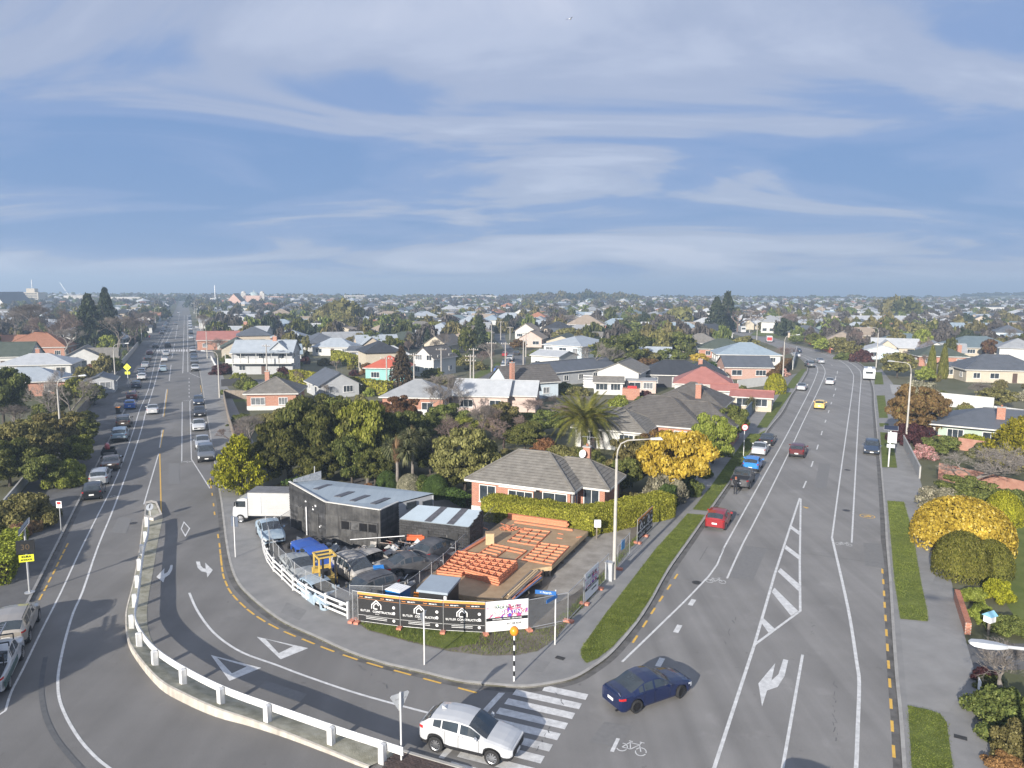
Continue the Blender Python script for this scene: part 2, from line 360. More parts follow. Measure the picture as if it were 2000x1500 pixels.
# apron of the yard where the truck stands
# verges
def verge(px,sm=0,m=M_grass): return sheet('grass_verge',px,m,0.150,sm)
V1 = [(1134,1274),(1147,1254),(1182,1204),(1226,1147),(1262,1100),(1281,1075),(1315,1038),(1343,1006),(1376,1009),(1350,1046),(1304,1111),(1268,1176),(1240,1218),(1196,1268),(1168,1290),(1146,1300),(1136,1290)]
V2 = [(1353,998),(1381,1001),(1418,950),(1452,903),(1496,842),(1482,849),(1464,849),(1420,908),(1390,950)]
V3 = [(1478,837),(1498,837),(1546,768),(1526,768),(1500,804)]
V4 = [(1534,760),(1551,760),(1575,722),(1566,722),(1548,740)]
V5 = [(1733,981),(1765,983),(1774,1013),(1785,1060),(1800,1148),(1811,1198),(1812,1218),(1758,1213),(1747,1140),(1740,1060)]
V6 = [(1773,1384),(1810,1391),(1836,1400),(1849,1418),(1853,1450),(1860,1500),(1862,1560),(1786,1560),(1780,1500)]
V7 = [(1719,846),(1742,848),(1752,916),(1723,915)]
V8 = [(1712,774),(1728,774),(1734,818),(1717,818)]
V9 = [(1708,728),(1722,728),(1726,752),(1708,752)]
V10 = [(1717,828),(1735,829),(1736,835),(1718,835)]
VERGES = [V1,V2,V3,V4,V5,V6,V7,V8,V9,V10]
for v in VERGES: verge(v)
corner_dirt = [(690,1216),(720,1236),(800,1258),(880,1277),(950,1285),(1010,1284),(1050,1276),(1085,1252),(1112,1217),(1070,1230),(1033,1234),(945,1237),(830,1228)]
sheet('bare_corner_ground',corner_dirt,M_dirt,0.137)
sheet('rough_grass',[(700,1221),(725,1236),(800,1256),(870,1272),(930,1262),(940,1240),(830,1231)],M_grass,0.143)
# the two fenced lots
yard = GG([(690,1215),(680,1209),(638,1189),(596,1167),(557,1139),(532,1111),(518,1083),(512,1052),(568,1024),(567,985),(700,935),(985,985),(985,1010)],0)
M_oil = mat('oily_yard',(0.055,0.052,0.05),0.85,col2=(0.15,0.14,0.128),scale=0.6,detail=9,bump=0.5,bscale=10)
sheet('scrap_yard_ground',yard + GG([(830,1228)]),M_oil,0.126,world=True)
sheet('building_site_ground',[(830,1228),(985,1010),(985,988),(1292,1008),(1275,1020),(1240,1062),(1200,1112),(1165,1157),(1140,1187),(1110,1217),(1033,1234),(945,1237)],M_dirt,0.130)
sheet('gravel_track',[(1062,1170),(1120,1060),(1150,1030),(1215,1035),(1232,1045),(1190,1105),(1140,1150),(1090,1180)],M_gravel,0.140,3)

for q in ([(1757,1216),(1813,1221),(1888,1264),(1902,1316),(1852,1396),(1812,1388),(1772,1380)],[(1722,919),(1752,919),(1792,930),(1808,985),(1766,980),(1732,977)],[(1377,1010),(1343,1006),(1353,998),(1381,1001)],[(443,1010),(510,1030),(512,1052),(449,1060)]): sheet('vehicle_crossing',q,mat('crossing_concrete',(.215,.211,.205),.9,col2=(.275,.27,.262),scale=.7,detail=9,bump=.2),0.127)
for q in ([(1040,1290),(1075,1297),(1060,1318),(1022,1312)],[(560,1180),(600,1196),(585,1216),(548,1200)],[(1835,1105),(1852,1130),(1840,1160),(1822,1140)],[(1250,1075),(1262,1078),(1240,1108),(1228,1104)]): sheet('path_patch',q,mat('path_repair',(.17,.168,.166),.9,col2=(.235,.232,.228),scale=.9,detail=9,bump=.3,bscale=30),0.127)
# ---------------------------------------------------------------- painted markings, parts of the road
_lift = [0]
def stripe(name,px,wd=0.12,m=None,k=0,z=0.008,world=False):
    _lift[0] += 1; z += _lift[0] * 0.00003       # later paint lies on earlier paint
    p = px if world else GG(px)
    if k: p = smooth_pts(p,k)
    a = offset(p,wd / 2); b = offset(p,-wd / 2); mb = MB()
    for i in range(len(p) - 1):
        mb.quad((b[i].x,b[i].y,z),(b[i + 1].x,b[i + 1].y,z),(a[i + 1].x,a[i + 1].y,z),(a[i].x,a[i].y,z))
    return mb.build(name,m or M_white,road)
def patch(name,px,m=None,z=0.008):
    _lift[0] += 1; z += _lift[0] * 0.00003
    return MB().flat(GG(px),z).build(name,m or M_white,road)
def dashes(name,cpx,ln,wd,m,z=0.009):
    c = GG(cpx)
    for i,p in enumerate(c):
        t = (c[min(i + 1,len(c) - 1)] - c[max(i - 1,0)]).normalized()
        stripe(name,[p - t * ln / 2,p + t * ln / 2],wd,m,world=True,z=z)
zl = lambda pts: Z(pts,4.167,0,800); z1 = lambda pts: Z(pts,4,0,540); z2 = lambda pts: Z(pts,3.704,0,1100)
z3 = lambda pts: Z(pts,3.333,500,1180); z4 = lambda pts: Z(pts,3.636,1050,1100); z7 = lambda pts: Z(pts,4.167,1360,760)
z5 = lambda pts: Z(pts,4.444,1550,540); zn = lambda pts: Z(pts,3.409,1560,1060); z6 = lambda pts: Z(pts,4.4125,1600,780); zi = lambda pts: Z(pts,5,200,960); zc = lambda pts: Z(pts,6.06,800,1320)
far = lambda off,y0,y1: [LKat(y0) + Vector((off,0,0)),LKat(y1) + Vector((off,0,0))]
stripe('lane_line',[(331,640),(311,680),(300,720),(290,760),(273,800),(261,840),(230,927),(187,1014),(154,1081),(119,1157),(81,1232),(46,1305),(22,1352),(11,1388)],0.11,k=3)
stripe('lane_line',[(11,1388),(-20,1408)],0.11)
stripe('lane_line',[(338,640),(322,675),(312,712),(300,757),(286,800),(276,840),(254,906),(223,990),(192,1066),(162,1154),(143,1197),(127,1251),(116,1302),(113,1332),(116,1365),(130,1402),(157,1446),(189,1481),(213,1500),(240,1520)],0.13,k=3)
stripe('lane_line',[(281,985),(310,886)],0.11)
stripe('centre_line',[(315,1004),(312,886)],0.11,M_yel)
stripe('centre_line',zl([(1304,310),(1330,165)]),0.11,M_yel); stripe('centre_line',zl([(1298,310),(1320,165)]),0.11)
stripe('centre_line',z1([(1280,1095),(1309,882)]),0.11,M_yel); stripe('centre_line',z1([(1272,1095),(1301,882)]),0.11)
stripe('centre_line',z1([(1322,815),(1337,690)]),0.13); stripe('centre_line',z1([(1342,640),(1365,520)]),0.13)
stripe('centre_line',z1([(1370,490),(1388,380)]),0.14); stripe('centre_line',z1([(1393,350),(1402,290)]),0.14)
stripe('lane_line',[(356,785),(355,901)],0.11); stripe('lane_line',[(371,783),(371,800),(374,897),(410,954)],0.11)
stripe('lane_line',[(371,783),(396,767)],0.11); stripe('lane_line',[(356,783),(369,782)],0.11)
stripe('lane_line',[(357,729),(360,615)],0.14); stripe('lane_line',[(367,727),(366,615)],0.14); stripe('lane_line',z1([(1475,752),(1600,808)]),0.11)
for y in range(738,778,7): stripe('lane_dash',[(369.3,y),(369.4,y + 3)],0.12)
stripe('kerb_line',z1([(1577,905),(1566,850)]),0.12,M_yel)
for k in range(14): patch('crossing_bar',[(301 + k * 4.8,682.6),(303.6 + k * 4.8,682.6),(303.3 + k * 4.8,686.6),(300.6 + k * 4.8,686.6)])
dashes('kerb_dash',zl([(545,1105),(520,1155),(495,1205),(468,1260),(440,1320),(405,1385),(372,1453)]) + z2([(330,180),(295,245),(260,310),(222,372)]),1.0,0.11,M_yel)
dashes('kerb_dash',zl([(1712,570),(1718,630),(1727,690),(1738,775),(1746,845),(1775,1030),(1787,1105),(1792,1155),(1797,1200),(1803,1250)]) + z2([(1600,-12),(1608,45),(1617,95),(1637,148),(1662,200),(1702,250),(1755,303),(1813,353),(1888,405),(1978,457)]) + [(566,1238.5),(602,1253),(639.5,1268),(684,1284),(732,1299),(786,1314),(844,1330),(913,1348.6)],1.05,0.12,M_yel)
mbd = MB(); o_ = GG([(359,1018),(371.5,1032),(362,1049),(353,1033)]); c_ = sum(o_,Vector()) / 4; in_ = [c_ + (p - c_) * 0.74 for p in o_]
for i in range(4): j = (i + 1) % 4; mbd.quad(*[(p.x,p.y,.008) for p in (o_[i],in_[i],in_[j],o_[j])])
mbd.build('diamond_mark',M_white,road)
patch('turn_arrow',zi([(665,718),(687,718),(683,765),(655,812),(610,842),(595,888),(527,835),(606,750),(602,805),(635,790),(655,755)]))
patch('turn_arrow',zi([(914,685),(952,685),(960,722),(985,750),(1010,755),(1003,695),(1078,768),(1025,840),(1018,792),(965,780),(930,745)]))
stripe('lane_line',z2([(1370,215),(1420,330),(1500,450),(1600,550),(1760,650)]) + [(540,1299),(590,1318),(680,1349),(770,1375),(850,1396)],0.14,k=4)
def give_way(out,inn):
    o_,i_ = GG(out),GG(inn); mb = MB()
    for i in range(3): j = (i + 1) % 3; mb.quad(*[(p.x,p.y,.008) for p in (o_[i],o_[j],i_[j],i_[i])])
    mb.build('give_way_triangle',M_white,road)
give_way(z2([(1525,665),(1890,758),(1660,852)]),z2([(1572,685),(1785,748),(1678,798)]))
give_way(z3([(5,213),(340,287),(160,360)]),z3([(62,227),(240,275),(148,320)]))
# zebra crossing
bl = GG(zc([(1668,163),(1360,222),(1262,330),(1170,435)])); br_ = GG(z4([(351,952),(305,1020),(254,1089),(205,1159)]))
dirz = (br_[2] - bl[2]).normalized(); step = (br_[3] - br_[0]) / 3; nz = Vector((-dirz.y,dirz.x,0))
stp = step - dirz * step.dot(dirz) * 0.0
for k in range(-0,9):
    e = br_[0] + stp * k; ln = 2.2 if k == 0 else 3.35
    s_ = e - dirz * ln
    stripe('crossing_bar',[s_,e],0.52,M_worn if k in (5,) else M_white,world=True)
patch('limit_line',zc([(1055,200),(1130,203),(925,430),(870,400)])); patch('limit_line',zc([(435,850),(520,870),(405,985),(342,970)]))
def bike(pa,pb,s=1.0,flip=1):
    a,b = G(*pa),G(*pb); u = (b - a); L_ = u.length; u.normalize(); v = Vector((-u.y,u.x,0)) * flip; mb = MB()
    def P(x,y): q = a + u * x * L_ + v * y * L_; return Vector((q.x,q.y,0.008))
    def ring(cx,r,t):
        n = 20
        for i in range(n):
            t0,t1 = 2 * PI * i / n,2 * PI * (i + 1) / n
            if i % 10 == 9: continue
            mb.quad(*[P(cx + rr * math.cos(tt),rr * math.sin(tt) * 1.25) for rr,tt in ((r,t0),(r,t1),(r - t,t1),(r - t,t0))])
    def ln(x0,y0,x1,y1,t=0.06):
        p,q = P(x0,y0),P(x1,y1); d = (q - p).normalized(); n = Vector((-d.y,d.x,0)) * t * L_ / 2
        mb.quad(p - n,q - n,q + n,p + n)
    ring(0,.30,.055); ring(1,.30,.055)
    for seg in ((0,0,.28,.55),(.28,.55,.8,.55),(.8,.55,1,0),(0.02,0,.45,0),(.45,0,.28,.62),(.45,0.0,.8,.55),(.2,.68,.4,.68),(.8,.55,.85,.78),(.75,.8,1.0,.8)): ln(*seg)
    mb.build('bicycle_symbol',M_white,road)
bike(z4([(600,1306)])[0],z4([(733,1340)])[0]); patch('limit_line',z4([(560,1243),(585,1248),(541,1343),(514,1337)]))
bike(z4([(1222,127)])[0],z4([(1312,133)])[0]); bike(z6([(165,1245)])[0],z6([(258,1256)])[0]); bike(zl([(893,712)])[0],zl([(945,705)])[0])
bike(zl([(1492,425)])[0],zl([(1540,428)])[0])
# right hand road
stripe('lane_line',[(1215,1293),(1384,1126),(1414,1070),(1450,1005),(1494,926),(1537,849),(1583,760),(1595,731),(1597,720),(1590,711),(1574,700),(1548,688)],0.13,k=3)
stripe('lane_line',[(1420,1130),(1451,1062),(1480,1007),(1537,892),(1566,830),(1602,754),(1611,731),(1610,720),(1602,710),(1585,700),(1560,690)],0.13,k=3)
for a,b in (((870,805),(895,748)),((935,633),(950,587)),((980,492),(992,453)),((1016,374),(1025,342)),((1047,273),(1055,250)),((1073,194),(1081,172)),((1095,124),(1101,106)),((1116,60),(1122,40)),((1131,10),(1135,-8))):
    stripe('lane_dash',z7([a,b]),0.14)
for a,b in (((340,950),(350,925)),((362,890),(368,865)),((378,845),(381,820)),((340,775),(325,765)),((290,735),(270,725))): stripe('lane_dash',z5([a,b]),0.14)
for a,b in (((1083,300),(1110,258)),((980,493),(1010,440)),((853,735),(886,675))): stripe('lane_dash',z4([a,b]),0.3)
stripe('lane_line',[(1562,973),(1513.6,1120),(1473.5,1259.5),(1395,1500),(1370,1570)],0.16)
stripe('lane_line',[(1564,974),(1562,1100),(1563,1193.5)],0.15); stripe('lane_line',[(1563,1193.5),(1473.5,1259.5)],0.15)
for q in (z7([(770,1110),(840,1160),(840,1190),(765,1135)]),z7([(730,1270),(835,1350),(835,1388),(718,1300)]),z4([(1725,35),(1865,155),(1865,210),(1705,60)]),z4([(1682,175),(1850,340),(1800,375),(1662,205)]),z4([(1602,390),(1682,465),(1640,495),(1590,425)])): patch('hatch_bar',q)
patch('turn_arrow',z4([(1745,682),(1780,690),(1755,800),(1705,880),(1630,905),(1594,1018),(1568,855),(1688,710),(1660,835),(1710,790)]))
stripe('lane_line',[(1567.6,1279),(1528.6,1500),(1515,1570)],0.14)
stripe('lane_line',[(1665,1570),(1672,1500),(1675,1427),(1678,1333),(1673,1292),(1660,1207),(1645,1136),(1625,1050)],0.17,k=4)
stripe('lane_line',[(1625,1050),(1643,916),(1655,832),(1667,742),(1664,727),(1651,711),(1624,697),(1595,687),(1560,678)],0.13,k=3)
stripe('lane_line',[(1663.5,1060),(1678,790),(1682,733),(1676,720),(1660,709),(1630,696),(1595,684.5)],0.13,k=3)
dashes('kerb_dash',zn([(557,190),(563,260),(568,338),(572,415),(578,502),(584,600),(591,698),(598,812),(606,935),(614,1073),(622,1222),(632,1390),(643,1570)]),0.95,0.13,M_yel)
dashes('kerb_dash',z4([(983,95),(933,170),(877,253),(820,340),(762,432),(692,540)]),0.95,0.13,M_yel)
# yellow cycle-lane roundel, and a small tick
mby = MB(); c0 = G(*z6([(415,1007)])[0])
for i in range(24):
    a0,a1 = 2 * PI * i / 24,2 * PI * (i + 1) / 24
    mby.quad(*[(c0.x + r * math.cos(a),c0.y + r * math.sin(a),.008) for r,a in ((.55,a0),(.62,a0),(.62,a1),(.55,a1))][::1])
mby.flat([c0 + Vector(p) for p in ((-.3,-.12,0),(.1,-.12,0),(.1,-.3,0),(.38,0,0),(.1,.3,0),(.1,.12,0),(-.3,.12,0))],.008)
mby.build('arrow_roundel',M_yel,road)
patch('edge_tick',z7([(865,955),(920,968),(895,972)]),M_yel)
# repair patches and manholes set into the seal
M_patch = mat('asphalt_patch',(0.11,0.112,0.115),0.85,var=0.2,scale=2,detail=6)
M_iron = mat('cast_iron',(0.07,0.068,0.066),0.6,metal=0.6,var=0.25,scale=8)
def outline(name,px,wd=0.035):
    p = GG(px); stripe(name,p + [p[0]],wd,M_patch,world=True,z=0.007)
outline('seal_cut',[(1382,1068),(1414,1070),(1399,1098),(1366,1095)])
def manhole(px,py,r=0.42,z=0.006,parent=None):
    c = G(px,py); mb = MB()
    mb.flat([(c.x + r * math.cos(a * PI / 10),c.y + r * math.sin(a * PI / 10),0) for a in range(20)],z)
    mb.build('manhole_cover',M_iron,road)
for p in ((260,1022),(1655,918),(1653,997),(1361,1138)): manhole(*p,r=0.33)
stripe('seal_joint',[(1455,1066),(1740,1103)],0.04,M_patch,z=0.006)
random.seed(4)
for p,q,n in (((1100,1378),(1040,1480),16),((1340,1080),(1225,1262),22),((1628,1330),(1632,1470),16),((1585,1240),(1590,1215),5),((1100,1375),(1084,1350),5),((1440,1190),(1415,1260),9),((700,1300),(760,1345),8)):
    A,B = G(*p),G(*q)
    for k in range(n):
        if random.random() < .3: continue
        m0 = A.lerp(B,k / n) + Vector((random.gauss(0,.05),random.gauss(0,.05),0)); m1 = A.lerp(B,(k + .7) / n) + Vector((random.gauss(0,.07),random.gauss(0,.07),0)); stripe('tar_crack',[m0,m1],random.uniform(.02,.05),M_patch,world=True,z=0.006)
for q in ([(1455,1066),(1498,1072),(1470,1135),(1424,1128)],[(1600,905),(1622,906),(1614,955),(1590,953)],[(520,1330),(600,1356),(585,1372),(505,1343)],[(330,905),(350,905),(351,945),(329,945)],[(232,1010),(258,1012),(246,1042),(216,1040)],[(1690,1105),(1728,1110),(1722,1062),(1686,1060)],[(1180,1410),(1235,1420),(1210,1462),(1150,1450)]): patch('repair_patch',q,mat('repair_seal',(0.162,0.16,0.157),0.85,col2=(0.195,0.191,0.186),scale=4,detail=8),.004)
# tyre mark arcs on the near left road
for d0 in (0.0,):
    stripe('skid_mark',z2([(330,680),(305,820),(300,950),(330,1110),(400,1260),(500,1390),(600,1500)]),0.22,mat('tyre_mark',(0.105,0.107,0.11),0.85,var=0.15,scale=3),k=5,z=0.006)
# ================================================================ vehicles
def interp(tab,x):
    if x <= tab[0][0]: return tab[0][1]
    for (a,u),(b,v) in zip(tab,tab[1:]):
        if x <= b:
            t = (x - a) / (b - a); t = t * t * (3 - 2 * t) * 0.45 + t * 0.55
            return u + (v - u) * t
    return tab[-1][1]
M_glass = mat('car_glass',(0.028,0.036,0.042),0.04,var=0.35,scale=1.4,spec=1.0)
M_trim = mat('black_trim',(0.02,0.02,0.022),0.65,var=0.15,scale=4)
M_tyre = mat('tyre',(0.022,0.022,0.023),0.85,var=0.2,scale=9)
M_rim = mat('alloy',(0.45,0.46,0.48),0.32,metal=0.9,var=0.1)
M_rimd = mat('dark_alloy',(0.06,0.06,0.065),0.35,metal=0.8,var=0.1)
M_head = mat('lamp_clear',(0.62,0.64,0.66),0.15,var=0.1,scale=14,spec=0.7)
M_tail = mat('lamp_red',(0.42,0.015,0.015),0.2,var=0.2,scale=14,spec=0.6)
M_plate = mat('number_plate',(0.75,0.75,0.74),0.5,var=0.05)
def paint(n,c,metal=0.0,rough=0.35): return mat('paint_' + n,c,rough,metal,var=0.05,scale=1.2,coat=0.7,spec=0.5)
P = dict(white=paint('white',(0.47,0.48,0.49)),silver=paint('silver',(0.46,0.48,0.50),0.5),grey=paint('grey',(0.16,0.17,0.185),0.35),black=paint('black',(0.012,0.013,0.015)),navy=paint('navy',(0.008,0.016,0.062),0.15,0.25),blue=paint('blue',(0.02,0.12,0.42),0.2),brightblue=paint('bright_blue',(0.03,0.22,0.62),0.1),red=paint('red',(0.30,0.02,0.025),0.25),maroon=paint('maroon',(0.11,0.018,0.022),0.3),yellow=paint('yellow',(0.72,0.50,0.14)),ice=paint('ice_blue',(0.34,0.44,0.50),0.35),champagne=paint('champagne',(0.42,0.38,0.33),0.5),darkblue=paint('dark_blue',(0.03,0.05,0.09),0.3),brown=paint('brown',(0.10,0.075,0.06),0.3),green=paint('dark_green',(0.02,0.09,0.075),0.3),royal=paint('royal_blue',(0.012,0.075,0.36),0.1),orange=paint('orange',(0.6,0.16,0.02)),
         dull=mat('paint_dull_grey',(0.20,0.22,0.23),0.75,col2=(0.34,0.36,0.37),scale=2,detail=8),primer=mat('paint_stripped',(0.17,0.16,0.15),0.8,col2=(0.42,0.40,0.37),scale=1.6,detail=9),charcoal=mat('paint_faded_black',(0.045,0.045,0.05),0.45,col2=(0.11,0.11,0.115),scale=2,detail=8),faded=mat('paint_faded_blue',(0.20,0.28,0.36),0.6,col2=(0.38,0.45,0.50),scale=2,detail=8))
CT = {
 'sedan': dict(W=1.72,wb=2.67,fo=0.80,ro=0.93,r=0.325,sill=0.22,belt=[(-2.27,.86),(-1.5,.93),(0,.90),(0.9,.84),(2.1,.62)],top=[(-2.27,.92),(-2.1,1.0),(-1.62,1.04),(-0.82,1.37),(-0.35,1.41),(0.1,1.36),(0.88,.97),(1.5,.87),(1.95,.74),(2.13,.60)],A=(0.88,0.06),C=(-0.80,-1.60),sw=(-1.18,0.62),B=-0.32,q=-0.92,rf=.70),
 'cross': dict(W=1.78,wb=2.57,fo=0.86,ro=0.84,r=0.345,sill=0.30,belt=[(-2.12,1.05),(-1.5,1.11),(0,1.02),(1.0,.96),(2.14,.76)],top=[(-2.12,.98),(-2.08,1.12),(-1.62,1.45),(-1.0,1.53),(-0.4,1.55),(0.2,1.49),(1.0,1.07),(1.6,.98),(2.0,.86),(2.15,.70)],A=(1.0,0.18),C=(-1.60,-2.03),sw=(-1.42,0.72),B=-0.22,q=-1.02,rf=.70,clad=True),
 'hatch': dict(W=1.70,wb=2.52,fo=0.80,ro=0.66,r=0.305,sill=0.22,belt=[(-1.92,.92),(-1.2,.98),(0,.93),(0.95,.86),(2.06,.66)],top=[(-1.92,.90),(-1.86,1.05),(-1.45,1.38),(-0.8,1.47),(-0.3,1.48),(0.25,1.41),(1.02,1.0),(1.6,.88),(1.95,.74),(2.06,.62)],A=(1.02,0.2),C=(-1.43,-1.82),sw=(-1.25,0.72),B=-0.2,q=-0.98,rf=.71),
 'wagon': dict(W=1.76,wb=2.68,fo=0.86,ro=0.98,r=0.33,sill=0.26,belt=[(-2.32,.93),(-1.5,.98),(0,.94),(0.9,.88),(2.2,.68)],top=[(-2.32,.92),(-2.26,1.08),(-1.9,1.43),(-1.0,1.51),(-0.3,1.51),(0.2,1.45),(0.98,1.0),(1.5,.92),(2.0,.78),(2.2,.62)],A=(0.98,0.15),C=(-1.88,-2.22),sw=(-1.78,0.7),B=-0.28,q=-1.1,rf=.73,rails=True),
 'suv': dict(W=1.88,wb=2.80,fo=0.90,ro=0.98,r=0.37,sill=0.34,belt=[(-2.38,1.06),(-1.5,1.12),(0,1.10),(1.0,1.04),(2.3,.86)],top=[(-2.38,1.05),(-2.32,1.2),(-2.0,1.62),(-1.2,1.72),(-0.3,1.73),(0.2,1.67),(1.05,1.16),(1.6,1.09),(2.1,.96),(2.3,.78)],A=(1.05,0.15),C=(-1.98,-2.28),sw=(-1.85,0.75),B=-0.3,q=-1.12,rf=.75,clad=True,rails=True),
 'ute': dict(W=1.86,wb=3.15,fo=0.92,ro=1.15,r=0.38,sill=0.40,belt=[(-2.72,1.10),(-1.0,1.12),(0.3,1.12),(1.3,1.06),(2.49,.90)],top=[(-2.72,1.12),(-2.6,1.15),(-1.06,1.15),(-0.98,1.2),(-0.78,1.70),(-0.2,1.78),(0.35,1.76),(0.62,1.68),(1.32,1.18),(1.9,1.12),(2.3,1.0),(2.49,.82)],A=(1.32,0.58),C=(-0.78,-1.0),sw=(-0.72,1.0),B=0.12,q=-0.6,rf=.76,tray=(-2.6,-1.12)),
 'classic': dict(W=1.84,wb=2.82,fo=0.88,ro=1.25,r=0.33,sill=0.24,belt=[(-2.65,.82),(-1.5,.90),(0,.88),(1.0,.86),(2.28,.74)],top=[(-2.65,.84),(-2.5,.93),(-1.62,.98),(-1.05,1.32),(-0.5,1.38),(0.05,1.34),(0.72,.97),(1.5,.92),(2.15,.84),(2.28,.72)],A=(0.72,0.08),C=(-1.02,-1.58),sw=(-1.18,0.52),B=-0.36,q=-1.05,rf=.74),
}
_cm = {}
def car_parts(t):
    if t in _cm: return _cm[t]
    c = CT[t]; W2 = c['W'] / 2; xf = c['wb'] / 2; xr = -xf; F = xf + c['fo']; R = xr - c['ro']; r = c['r']; ra = r + 0.055
    xs = {F,F - .03,F - .09,F - .2,F - .34,R,R + .03,R + .09,R + .2,R + .36}
    for w_ in (xf,xr):
        for k in range(9): xs.add(w_ - ra * math.cos(PI * k / 8))
    xs |= {c['A'][0],c['A'][1],c['C'][0],c['C'][1],c['sw'][0],c['sw'][1],c['B'] - .05,c['B'] + .05,c['q'] - .035,c['q'] + .035}
    for a,b in ((c['A'][0],c['A'][1]),(c['C'][0],c['C'][1])):
        for k in (1,2): xs.add(a + (b - a) * k / 3)
    x = R
    while x < F: xs.add(x); x += 0.3
    xs = sorted(xs); cl = [xs[0]]
    for x in xs[1:]:
        if x - cl[-1] > 0.018: cl.append(x)
    xs = cl; Hm = max(z for _,z in c['top']); zmid = interp(c['belt'],0)
    def ring(x):
        e = min(F - x,x - R)
        wf = interp([(0,.76),(.04,.83),(.12,.90),(.3,.955),(.7,.99),(1.2,1.0)],e); hw = W2 * wf
        zb = interp(c['belt'],x); zt = max(interp(c['top'],x),zb + .012)
        zs = c['sill'] + max(0,.12 - e) * 0.9
        for w_ in (xf,xr):
            if abs(x - w_) < ra: zs = max(zs,r + math.sqrt(ra * ra - (x - w_) ** 2) - .0)
        zs = min(zs,zb - .1)
        q = max(0,min(1,(zt - zb) / (Hm - zmid)))
        hr = hw * (.80 + (c['rf'] + .06 - .80) * min(1,q * 1.15)); z5 = zt - (.28 * (zt - zb) * (1 - q) + .06 * q)
        h = zb - zs
        p4 = (hw * (.965 - .03 * (1 - q)),zb + .012 + .1 * (zt - zb) * (1 - q)); p5 = (hr,z5)
        L_ = lambda t_: (p4[0] + (p5[0] - p4[0]) * t_,p4[1] + (p5[1] - p4[1]) * t_)
        bul = .012 * q
        a_,b_ = L_(.10),L_(.90)
        return [(hw * .955,zs),(hw * .995,zs + min(.17 if c.get('clad') else .10,h * .34)),(hw * 1.0,zs + h * .55),(hw * .992,zb - h * .16),(hw * .972,zb),p4,(a_[0] + bul,a_[1]),(b_[0] + bul,b_[1]),p5,(hr * .62,zt - (.022 * q + .006)),(0,zt)]
    rings = [ring(x) for x in xs]; n = len(rings[0])
    full = lambda i: [(xs[i],-y,z) for y,z in rings[i]] + [(xs[i],y,z) for y,z in rings[i][-2::-1]]
    V = [full(i) for i in range(len(xs))]; m = 2 * n - 1
    out = {k: MB() for k in ('body','windscreen','rear_window','trim','grille')}
    def idx(j): return j if j < n - 1 else m - 2 - j      # strip number, both sides alike
    side = {}
    for i in range(len(xs) - 1):
        xm = (xs[i] + xs[i + 1]) / 2
        for j in range(m - 1):
            k = idx(j); s = -1 if j < n - 1 else 1; part = 'body'
            if k == 6 and c['sw'][0] < xm < c['sw'][1] and abs(xm - c['B']) > .045 and abs(xm - c['q']) > .03:
                part = ('side_window',s,0 if xm > c['B'] else (1 if xm > c['q'] else 2))
            elif k >= 8 and c['A'][1] < xm < c['A'][0]: part = 'windscreen'
            elif k >= 8 and c['C'][1] < xm < c['C'][0]: part = 'rear_window'
            elif k == 0 and c.get('clad'): part = 'trim'
            elif k in (2,3) and xm > F - .36 and (k == 3 or xm > F - .2): part = ('headlight',s,0)
            elif k == 3 and xm < R + .26: part = ('tail_light',s,0)
            mb = out[part] if isinstance(part,str) else side.setdefault(part,MB())
            mb.quad(V[i][j],V[i][j + 1],V[i + 1][j + 1],V[i + 1][j])
    for e,sg in ((0,-1),(len(xs) - 1,1)):
        v = V[e]
        for k in range(n - 1):
            q = [v[k],v[m - 1 - k],v[m - 2 - k],v[k + 1]]
            if sg < 0: q = q[::-1]
            (out['grille'] if (sg > 0 and k in (1,2)) else out['trim'] if k == 0 and c.get('clad') else out['body']).add(q if k < n - 2 else q[:3],[(0,1,2,3)] if k < n - 2 else [(0,1,2)])
    res = {'body': out['body'].mesh('body',P['white'],True,32),'windscreen': out['windscreen'].mesh('windscreen',M_glass,True),'rear_window': out['rear_window'].mesh('rear_window',M_glass,True),'grille': out['grille'].mesh('grille',M_trim)}
    if out['trim'].v: res['trim'] = out['trim'].mesh('wheel_arch_trim',M_trim,True)
    res['side'] = [(k[0],mb.mesh(k[0],M_glass if k[0] == 'side_window' else M_head if k[0] == 'headlight' else M_tail,True)) for k,mb in sorted(side.items())]
    ub = MB(); ub.box((F + R) / 2,0,c['sill'] + .10,F - R - .5,c['W'] * .84,.24); ub.box((c['A'][0] + c['C'][1]) / 2,0,c['sill'] + .40,(c['A'][0] - c['C'][1]) * .8,c['W'] * .8,.36)
    for s in (-.36,.36):
        for xx in (-.85,.0): ub.box(xx - .05,s,zmid + .02,.16,.44,.55)
    res['under'] = ub.mesh('cabin_floor',M_trim)
    pl = MB(); pl.box(R - .006,0,.62 if c['W'] < 1.8 else .8,.02,.40,.13); res['plate'] = pl.mesh('number_plate',M_plate)
    pf = MB(); pf.box(F + .006,0,.42 if c['W'] < 1.8 else .56,.02,.38,.12); res['platef'] = pf.mesh('number_plate',M_plate)
    xmir = c['sw'][1] - .12; zm_ = interp(c['belt'],xmir) + .08
    res['mirror'] = []
    for s in (-1,1):
        mi_ = MB(); y = s * (W2 + .09); P_ = []
        for a,b,cc in ((-.05,-.09,-.07),(.07,-.06,-.05),(.07,.07,-.04),(-.05,.1,-.06),(-.05,-.09,.08),(.06,-.05,.06),(.06,.06,.06),(-.05,.1,.09)): P_.append((xmir + a,y + b * s,zm_ + cc))
        mi_.add(P_,[(3,2,1,0),(4,5,6,7),(0,1,5,4),(1,2,6,5),(2,3,7,6),(3,0,4,7)] if s > 0 else [(0,1,2,3),(7,6,5,4),(4,5,1,0),(5,6,2,1),(6,7,3,2),(7,4,0,3)])
        res['mirror'].append(mi_.mesh('wing_mirror',P['white']))
